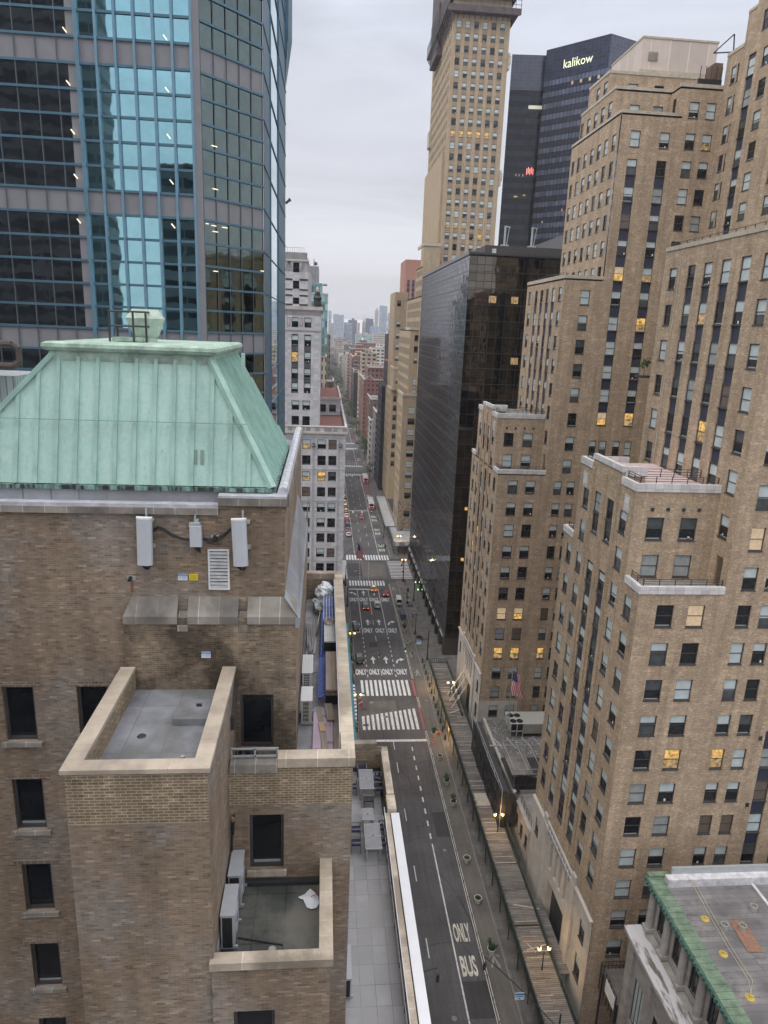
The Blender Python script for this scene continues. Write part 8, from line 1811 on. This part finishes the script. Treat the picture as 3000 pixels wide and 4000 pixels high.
m = MB(); m.lathe((33.5, 243, 3.2), [(0, -.25), (.25, 0), (0, .25)], 'lamp_orange', 8); emit('lamp_orange', (1, .35, .1), 6); m.build('lamp', r_); plight(33.5, 242, 3.2, 150, (1, .5, .2), parent=r_)
# ---------------------------------------------------------------- street trees
plain('bark', (.08, .065, .05), .9); 
def tree(x, y, h, r, n, label, s=.5, lt='leaf_green'):
    r_ = thing('street_tree', label, 'tree', (x, y, .14), group='street trees along the avenue'); rg = random.Random(int(y)); mb = MB()
    mb.cyl((x, y, .14), (x+.1, y, h*.5), .2, .12, 'bark', 7)
    for k in range(6): a = k*1.05; mb.cyl((x+.1, y, h*(.35+.03*k)), (x+r*.6*math.cos(a), y+r*.6*math.sin(a), h*(.62+.04*k)), .08, .03, 'bark', 5)
    mb.build('trunk', r_); mb = MB(); blob_leaves(rg, (x, y, h*.68), r, r, h*.34, n, s, lt, 'leaf_dark', 'leaf_light', mb); mb.build('crown', r_)
for a in ((26.2, 430, 12.5, 6.0, 1500, 'big green tree on the right before the third crosswalk', .55), (27.5, 452, 11, 5, 900, 'green tree right behind the big one on the right pavement', .55), (26.0, 540, 12, 6, 900, 'dark tree on the right before the pale narrow facade', .6), (24.5, 600, 13, 7, 1000, 'large tree overhanging the avenue, second green clump', .7), (7.2, 330, 8, 3.2, 500, 'small tree at the left kerb beside the white stone block', .45, ), (6.5, 640, 10, 5, 500, 'tree on the left past the white stone block', .6), (26.0, 375, 9, 3.6, 700, 'thin green tree beside the farther bus', .4), (19, 905, 16, 9, 700, 'round tree in the middle distance, nearer one', .9), (16.5, 1060, 22, 13, 900, 'broad tree in the middle distance, farther one', 1.2), (9.0, 800, 15, 8, 500, 'tree on the left side of the far avenue', .9), (12, 1650, 34, 20, 900, 'far pale green trees closing the avenue', 1.8), (27, 650, 12, 6, 500, 'tree at the foot of the pale tan block', .7), (25.8, 500, 10, 4.5, 500, 'tree on the right between the pale narrow house and the gable', .6), (25.5, 700, 11, 6, 400, 'tree on the right below the stacked red balconies', .8), (24.5, 780, 12, 6, 400, 'tree on the right kerb below the balconied block', .9), (7.5, 900, 13, 7, 400, 'tree on the left of the narrowing avenue', 1), (24, 980, 14, 8, 400, 'tree on the right past the long tan facade', 1.1), (8, 1150, 16, 9, 400, 'tree low on the left near the vanishing point', 1.2), (22, 1350, 20, 12, 400, 'tree on the right near the vanishing point', 1.4)): tree(*a)
# ivy shrub high on the wall of the near tower
o_ = blob_leaves(random.Random(3), (39.9, 85.9, 77.3), .7, .7, 1.3, 320, .22, 'leaf_green', 'leaf_dark', 'leaf_light'); o_.box(39.3, 40.6, 85.2, 86.8, 75.3, 75.6, 'dark_metal'); o_.bar((39.9, 85.6, 75.6), (39.9, 85.6, 77.5), .06, .06, 'bark'); tag(o_.build('wall_shrub', None, loc=(39.9, 85.8, 76)), 'green shrub growing high in the gap beside the near brick tower', 'shrub')
# ---------------------------------------------------------------- middle distance and far buildings
PAL = {'brown': (.20, .145, .11), 'tan': (.38, .32, .24), 'red': (.215, .105, .085), 'dark red': (.145, .08, .07), 'pale': (.50, .47, .42), 'grey': (.26, .26, .27), 'white': (.62, .61, .58), 'buff': (.42, .36, .28), 'slate': (.12, .14, .17), 'rose': (.30, .205, .17)}
for k, c in PAL.items():
    for j, (bw, rh, fw, fh) in enumerate(((3.0, 3.3, .45, .5), (2.2, 3.6, .55, .55), (4.2, 3.2, .6, .5))): winwall('far_%s_%d' % (k.replace(' ', '_'), j), c, (.045, .05, .06), bw, rh, fw, fh, .12, .02)
plain('roof_mid', (.20, .19, .185), .9, var=.3, vs=.1); plain('roof_light', (.34, .33, .32), .9, var=.2, vs=.1); winwall('far_teal', (.14, .30, .32), (.26, .40, .42), 2.4, 3.6, .9, .75, .15, .02); winwall('far_glass', (.42, .46, .44), (.22, .36, .36), 3.2, 4.2, .8, .7, .1, .02)
def block(name, label, x0, x1, y0, y1, z, m, roof='roof_mid', extra=0, cat='building', cap=None, group=None, base=0, tank=False):
    r_ = thing(name, label, cat, ((x0+x1)/2, y0, 0), group=group)
    mb = MB(); mb.box(x0, x1, y0, y1, base, z, m, skip='bt'); mb.build('wall', r_)
    mb = MB(); mb.box(x0+.3, x1-.3, y0+.3, y1-.3, z-1.0, z-.6, roof, skip='b'); mb.build('roof', r_)
    mb = MB(); c = cap or 'tan_coping'
    mb.box(x0-.15, x1+.15, y0-.15, y0+.3, z-.1, z+.5, c); mb.box(x0-.15, x0+.3, y0+.3, y1, z-.1, z+.5, c); mb.box(x1-.3, x1+.15, y0+.3, y1, z-.1, z+.5, c); mb.build('parapet', r_)
    rg = random.Random(int(y0*3+x0)); w_ = x1-x0; d = y1-y0
    if extra:
        mb = MB(); a = x0+w_*rg.uniform(.15, .5); mb.box(a, a+w_*.35, y0+d*.3, y0+d*.6, z-.6, z+rg.uniform(2.5, 4.5), m.rsplit('_', 1)[0]+'_0' if m.startswith('far_') and m[-1].isdigit() else m, roof); mb.build('bulkhead', r_)
    if tank:
        mb = MB(); tx, ty = x0+w_*rg.uniform(.25, .75), y0+d*rg.uniform(.2, .4)
        for sx in (-1, 1):
            for sy in (-1, 1): mb.cyl((tx+sx, ty+sy, z-.6), (tx+sx, ty+sy, z+2.6), .12, .12, 'dark_metal', 4)
        mb.cyl((tx, ty, z+2.6), (tx, ty, z+5.6), 1.6, 1.6, 'timber', 10); mb.cyl((tx, ty, z+5.6), (tx, ty, z+7), 1.7, 0, 'roof_mid', 10); mb.build('water_tank', r_)
    return r_
plain('net_dark', (.045, .042, .05), .95, var=.3, vs=.4)
# right side beyond the tan skyscraper
r_ = thing('netted_building', 'building wrapped in black scaffold netting beyond the tan skyscraper', 'building', (35, 350, 0))
mb = MB(); mb.box(28.8, 45, 346, 372, 0, 52.6, 'net_dark'); mb.box(31.4, 45, 350, 372, 52.6, 77.6, 'net_dark'); mb.build('netting', r_); mb = MB()
for k in range(14): z = 4+k*4; mb.bar((28.6, 345.8, z), (34, 345.8, z), .15, .15, 'steel_trim'); mb.bar((28.6, 345.8, z), (28.6, 372, z), .15, .15, 'steel_trim')
for x in (28.7, 30.6, 32.5): mb.bar((x, 345.7, 0), (x, 345.7, 54.6), .15, .15, 'steel_trim')
for k in range(7): z = 53+k*4; mb.bar((31.2, 349.8, z), (36, 349.8, z), .15, .15, 'steel_trim')
for x in (31.3, 33.0, 34.8): mb.bar((x, 349.8, 52), (x, 349.8, 79.5), .15, .15, 'steel_trim')
mb.bar((27.6, 346, 54), (31, 346, 61), .2, .2, 'steel_trim'); mb.bar((27.4, 346, 40), (27.4, 346, 62), .2, .2, 'steel_trim'); mb.build('scaffold', r_)
block('stone_house', 'low grey brown house with pale cornice, left of the netted building', 28.6, 40, 376, 400, 36, 'far_grey_0', extra=1, cap='white_cap')
block('narrow_house', 'narrow pale house with white roof edge in front of the brown one', 27.5, 31, 407, 425, 27.5, 'far_pale_1', cap='white_cap')
block('brown_house', 'dark brown block with white cornice line before the red brick gable', 28.9, 44, 426, 462, 38, 'far_brown_0', extra=1, cap='white_cap')
r_ = block('red_brick_house', 'tall red brick block with pale trim and stepped gable on the right side', 28.2, 46, 494, 560, 45, 'far_red_0', cap='white_cap')
mb = MB(); mb.box(31, 46, 498, 540, 44, 53.5, 'far_red_0'); mb.build('tower', r_); mb = MB(); mb.prism([(28.6, 493.7), (35.5, 493.7), (35.5, 494.3), (28.6, 494.3)], 44.8, 45.6, 'white_cap'); mb.face([(29, 493.6, 45), (35, 493.6, 45), (32, 493.6, 48.2)], 'red_brick'); mb.bar((28.9, 493.5, 45.2), (32, 493.5, 48.4), .3, .3, 'white_cap'); mb.bar((35.1, 493.5, 45.2), (32, 493.5, 48.4), .3, .3, 'white_cap'); mb.build('gable', r_)
mb = MB(); mb.box(30.8, 46, 497.5, 498, 53.2, 54, 'white_cap')
for k in range(6): mb.box(31+k*2.3, 31.8+k*2.3, 503, 508, 53.5, 55+(k % 3), 'pale_steel')
mb.build('roof_plant', r_)
block('tan_slab', 'plain tan slab with mechanical boxes behind the red brick gable', 30.4, 42, 566, 600, 60.5, 'far_tan_2', extra=1)
block('blue_white_house', 'small pale blue house on the right beyond the street trees', 27.6, 31, 562, 569, 22, 'far_white_1')
block('dark_netted_house', 'narrow facade under purple grey netting on the right', 27.2, 32, 640, 660, 41, 'net_dark')
block('tan_house', 'tan block with greenery on its roof, right of the dark netted facade', 30.5, 40, 606, 635, 41, 'far_buff_0', extra=1)
block('red_balcony_block', 'large red brick apartment block with balconies and flat white roofs', 27.6, 50, 750, 800, 58.5, 'far_red_2', 'roof_light', 1, tank=False)
r_ = block('red_balcony_block', 'lower red apartment wing in front with stacked balconies', 27.4, 45, 700, 742, 53, 'far_red_2', 'roof_light', 1)
mb = MB()
for k in range(13): 
    for x in (29, 37): mb.box(x, x+3.4, 698.6, 700, 4+k*3.7, 5.0+k*3.7, 'grey_band')
for k in range(13):
    for y in (704, 716, 728): mb.box(26.2, 27.4, y, y+4, 4+k*3.7, 5.0+k*3.7, 'grey_band')
mb.build('balcony', r_)
block('dark_red_block', 'dark red narrow block between the red balconies and the purple netting', 27.8, 36, 664, 694, 41.5, 'far_dark_red_0', extra=1)
block('white_window_block', 'white apartment slab with a grid of dark windows, right of the red blocks', 46, 63, 692, 720, 61.5, 'far_white_2', 'roof_light', 1)
block('tan_corner_block', 'long tan facade nearer than the pale blue house far down the right side', 26.5, 40, 808, 912, 50, 'far_buff_1', extra=1)
block('pale_blue_block', 'pale blue white block jutting over the avenue far away', 23.5, 33, 1150, 1175, 33, 'far_white_0')
block('grey_green_block', 'dark slate block behind the tan corner block', 36, 52, 1300, 1330, 49, 'far_slate_1')
block('red_rooftop_block', 'red brick roofs with raised chimneys above the balconied block', 44, 72, 990, 1015, 60, 'far_red_0', extra=1)
block('glass_office_block', 'wide pale glass block with gridded windows below the skyline', 57, 87, 1300, 1330, 68.5, 'far_glass', 'roof_light', 1)
block('arched_window_block', 'wide pale stone block with rows of windows, right of the gridded glass one', 85, 112, 1250, 1290, 70, 'far_pale_1', 'roof_light', 1)
# left side beyond the crossing
block('tan_pier_block', 'tan block with tall brick piers just behind the white stone block', -20, .9, 300, 330, 67.5, 'far_buff_1', extra=1)
r_ = block('teal_glass_tower', 'slim teal glass tower rising behind the white stone block', -7, 1.25, 318, 345, 93.5, 'far_teal', extra=0, cap='white_cap')
mb = MB(); mb.box(-7, -1.2, 318.5, 345, 93.5, 98, 'far_teal'); mb.box(-7, -2.9, 319, 345, 98, 105, 'lead'); mb.box(-1.0, .8, 318, 330, 97.6, 98.0, 'white_cap'); mb.build('upper_storey', r_); mb = MB(); mb.cyl((-5, 320, 105), (-5, 320, 108), .15, .15, 'dark_metal', 5); mb.lathe((-4.3, 320, 106), [(0, -.8), (1.0, 0), (.3, .9)], 'dark_metal', 7); mb.build('roof_plant', r_)
r_ = block('arched_brick_house', 'dark red brick house with an arched window, left pavement side', -8, 5.0, 362, 385, 52.8, 'arch_brick'); brick('arch_brick', (.15, .08, .07), (.11, .06, .055), (.2, .17, .15))
mb = MB(); pts = [(2.2, 46), (4.0, 46), (4.0, 49.5)]+[(3.1+.9*math.cos(t), 49.5+.9*math.sin(t)) for t in [i*math.pi/6 for i in range(1, 6)]]+[(2.2, 49.5)]; mb.face([(x, 361.9, z) for x, z in pts], 'dark_glass'); mb.build('window', r_); mb = MB(); mb.box(1.9, 4.4, 361.6, 361.9, 52.6, 53.4, 'limestone'); mb.box(1.7, 4.8, 361.6, 361.85, 45.2, 45.8, 'limestone'); mb.build('stone_trim', r_)
block('brown_slab', 'tall narrow brown slab seen at the edge of the teal tower', -6, 3.4, 420, 450, 75.5, 'far_brown_1')
block('far_left_block', 'dark narrow block standing out from the left row in the distance', -12, 6.5, 560, 640, 33, 'far_brown_0')
# rows of buildings down both sides of the avenue
rg = random.Random(77)
cols_ = list(PAL); L_ord = {}
ordn = ['first', 'second', 'third', 'fourth', 'fifth', 'sixth', 'seventh', 'eighth', 'ninth', 'tenth', 'eleventh', 'twelfth', 'thirteenth', 'fourteenth', 'fifteenth', 'sixteenth', 'seventeenth', 'eighteenth', 'nineteenth', 'twentieth']
cnt = {}
def filler(side, x0, x1, y0, y1, z, c, tank=False):
    key = (side, c); cnt[key] = cnt.get(key, 0)+1
    block(c.replace(' ', '_')+'_block', f'{c} block, {ordn[cnt[key]-1]} {c} one in the {side}', x0, x1, y0, y1, z, 'far_%s_%d' % (c.replace(' ', '_'), rg.randrange(3)), rg.choice(['roof_mid', 'roof_light']), 1, group='city blocks in the '+side, tank=tank)
y = 640; ends = [660, 745, 830, 915, 1000, 1090, 1180]
for a, b_ in ((676, 743), (761, 828), (846, 913), (931, 998), (1016, 1088), (1106, 1178), (1196, 1300), (1320, 1440), (1460, 1600), (1620, 1800), (1820, 2050)):
    yy = a
    while yy < b_-8:
        d = min(rg.uniform(18, 40), b_-yy); filler('left hand row', -28, 5.0, yy, yy+d, rg.uniform(22, 48), rg.choice(cols_)); yy += d+.6
for a, b_ in ((931, 998), (1016, 1088), (1106, 1148), (1180, 1295), (1335, 1440), (1460, 1600), (1620, 1800), (1820, 2050)):
    yy = a
    while yy < b_-8:
        d = min(rg.uniform(22, 48), b_-yy); filler('right hand row', 26.5, 55, yy, yy+d, rg.uniform(26, 54), rg.choice(cols_)); yy += d+.6
for i in range(24):
    x = rg.uniform(60, 330); yy = rg.uniform(820, 2200); w_ = rg.uniform(18, 42)
    filler('roofs right of the avenue', x+max(0, (yy-1200)*.01), x+w_, yy, yy+rg.uniform(20, 40), min(rg.uniform(38, 60), 74-8*(1200/yy)), rg.choice(cols_), rg.random() < .4)
for i in range(8):
    x = rg.uniform(-110, -40); yy = rg.uniform(1200, 2200); filler('roofs left of the avenue', x, x+rg.uniform(20, 40), yy, yy+30, rg.uniform(38, 62), rg.choice(cols_), rg.random() < .4)
# downtown skyline
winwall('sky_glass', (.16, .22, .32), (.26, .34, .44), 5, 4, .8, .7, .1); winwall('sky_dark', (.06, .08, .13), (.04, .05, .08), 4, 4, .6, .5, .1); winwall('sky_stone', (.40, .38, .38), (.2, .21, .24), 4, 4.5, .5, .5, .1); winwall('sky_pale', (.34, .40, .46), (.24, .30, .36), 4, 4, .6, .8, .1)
YS = 2500
for nm, lb, x0, x1, z, m, top in (('skyline_tower', 'slim blue tower at the left end of the skyline', 12.5, 23.5, 132, 'sky_pale', None), ('skyline_tower', 'wide flat topped blue grey tower left of centre in the skyline', 29.5, 66, 121, 'sky_pale', None), ('skyline_tower', 'lower blue block against the wide flat topped tower', 31, 50, 108, 'sky_glass', None),
    ('skyline_tower', 'dark blue block with stepped roof in the skyline', 82, 112, 105, 'sky_dark', 'step'), ('skyline_tower', 'broad hazy block in front of the dark stepped one', 67, 96, 95, 'sky_glass', None), ('skyline_tower', 'narrow pale tower left of the spire', 114, 122, 96, 'sky_stone', None), ('skyline_tower', 'pointed stone tower with a slender spire', 131, 141.5, 99, 'sky_stone', 'spire'), ('skyline_tower', 'dark navy slab right of the spire', 142.5, 168.5, 111.5, 'sky_dark', None), ('skyline_tower', 'pale block overlapping the navy slab', 157, 171, 101, 'sky_stone', None),
    ('skyline_tower', 'grey block between the navy slab and the tall towers', 158, 188, 86, 'sky_glass', None), ('skyline_tower', 'slender stone tower left of the tallest one', 174, 186, 141, 'sky_stone', 'crown'), ('skyline_tower', 'tallest glass tower of the skyline', 189.5, 216, 156, 'sky_pale', None), ('skyline_tower', 'stacked glass tower right of the tallest one', 219, 234, 132, 'sky_pale', 'jenga'), ('skyline_tower', 'low block at the right end of the skyline', 230, 262, 84, 'sky_stone', None), ('skyline_tower', 'low grey block at the left end of the skyline', 14, 34, 92, 'sky_stone', None)):
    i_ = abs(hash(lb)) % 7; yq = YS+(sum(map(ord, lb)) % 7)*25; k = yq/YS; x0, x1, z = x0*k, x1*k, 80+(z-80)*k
    r_ = thing(nm, lb, 'skyscraper', ((x0+x1)/2, yq, 0), group='towers of the far skyline'); mb = MB()
    if top == 'jenga':
        zz = 40; s = 0
        while zz < z: mb.box(x0+(s % 3)-1, x1-(s*2 % 3)+1, yq, yq+18, zz, min(z, zz+11), m); zz += 11; s += 1
    else: mb.box(x0, x1, yq, yq+25, 0, z, m)
    mb.build('shaft', r_); mb = MB(); xm = (x0+x1)/2
    if top == 'spire': mb.box(xm-3.5, xm+3.5, yq+2, yq+10, z, z+7, m); mb.cyl((xm, yq+6, z+7), (xm, yq+6, z+16), 2.8, .8, m, 6); mb.cyl((xm, yq+6, z+16), (xm, yq+6, z+23), .6, .1, m, 5)
    elif top == 'crown': mb.box(xm-3.5, xm+3.5, yq+2, yq+12, z, z+6, m); mb.cyl((xm, yq+6, z+6), (xm, yq+6, z+9), 2.5, .6, m, 6)
    elif top == 'step': mb.box(x0+12, x0+22, yq+2, yq+14, z, z+6, m)
    else: mb.box(x0+1, x0+(x1-x0)*.5, yq+3, yq+12, z, z+1.5, m)
    mb.build('crown', r_)
# ---------------------------------------------------------------- air
m, nt, b = _new('air'); nt.nodes.remove(b); pv_ = nt.nodes.new('ShaderNodeVolumePrincipled'); pv_.inputs['Color'].default_value = (.90, .92, 1.0, 1); pv_.inputs['Density'].default_value = HAZE; pv_.inputs['Anisotropy'].default_value = .2
nt.links.new(pv_.outputs[0], nt.nodes['Material Output'].inputs['Volume'])
if HAZE > 0:
    hz = MB(); hz.box(-7100, 9100, -500, 14100, -3, 215, 'air'); o = hz.build('haze'); tag(o, 'pale even haze over the whole street', 'haze', kind='stuff'); bpy.data.objects['haze']['kind'] = 'stuff'
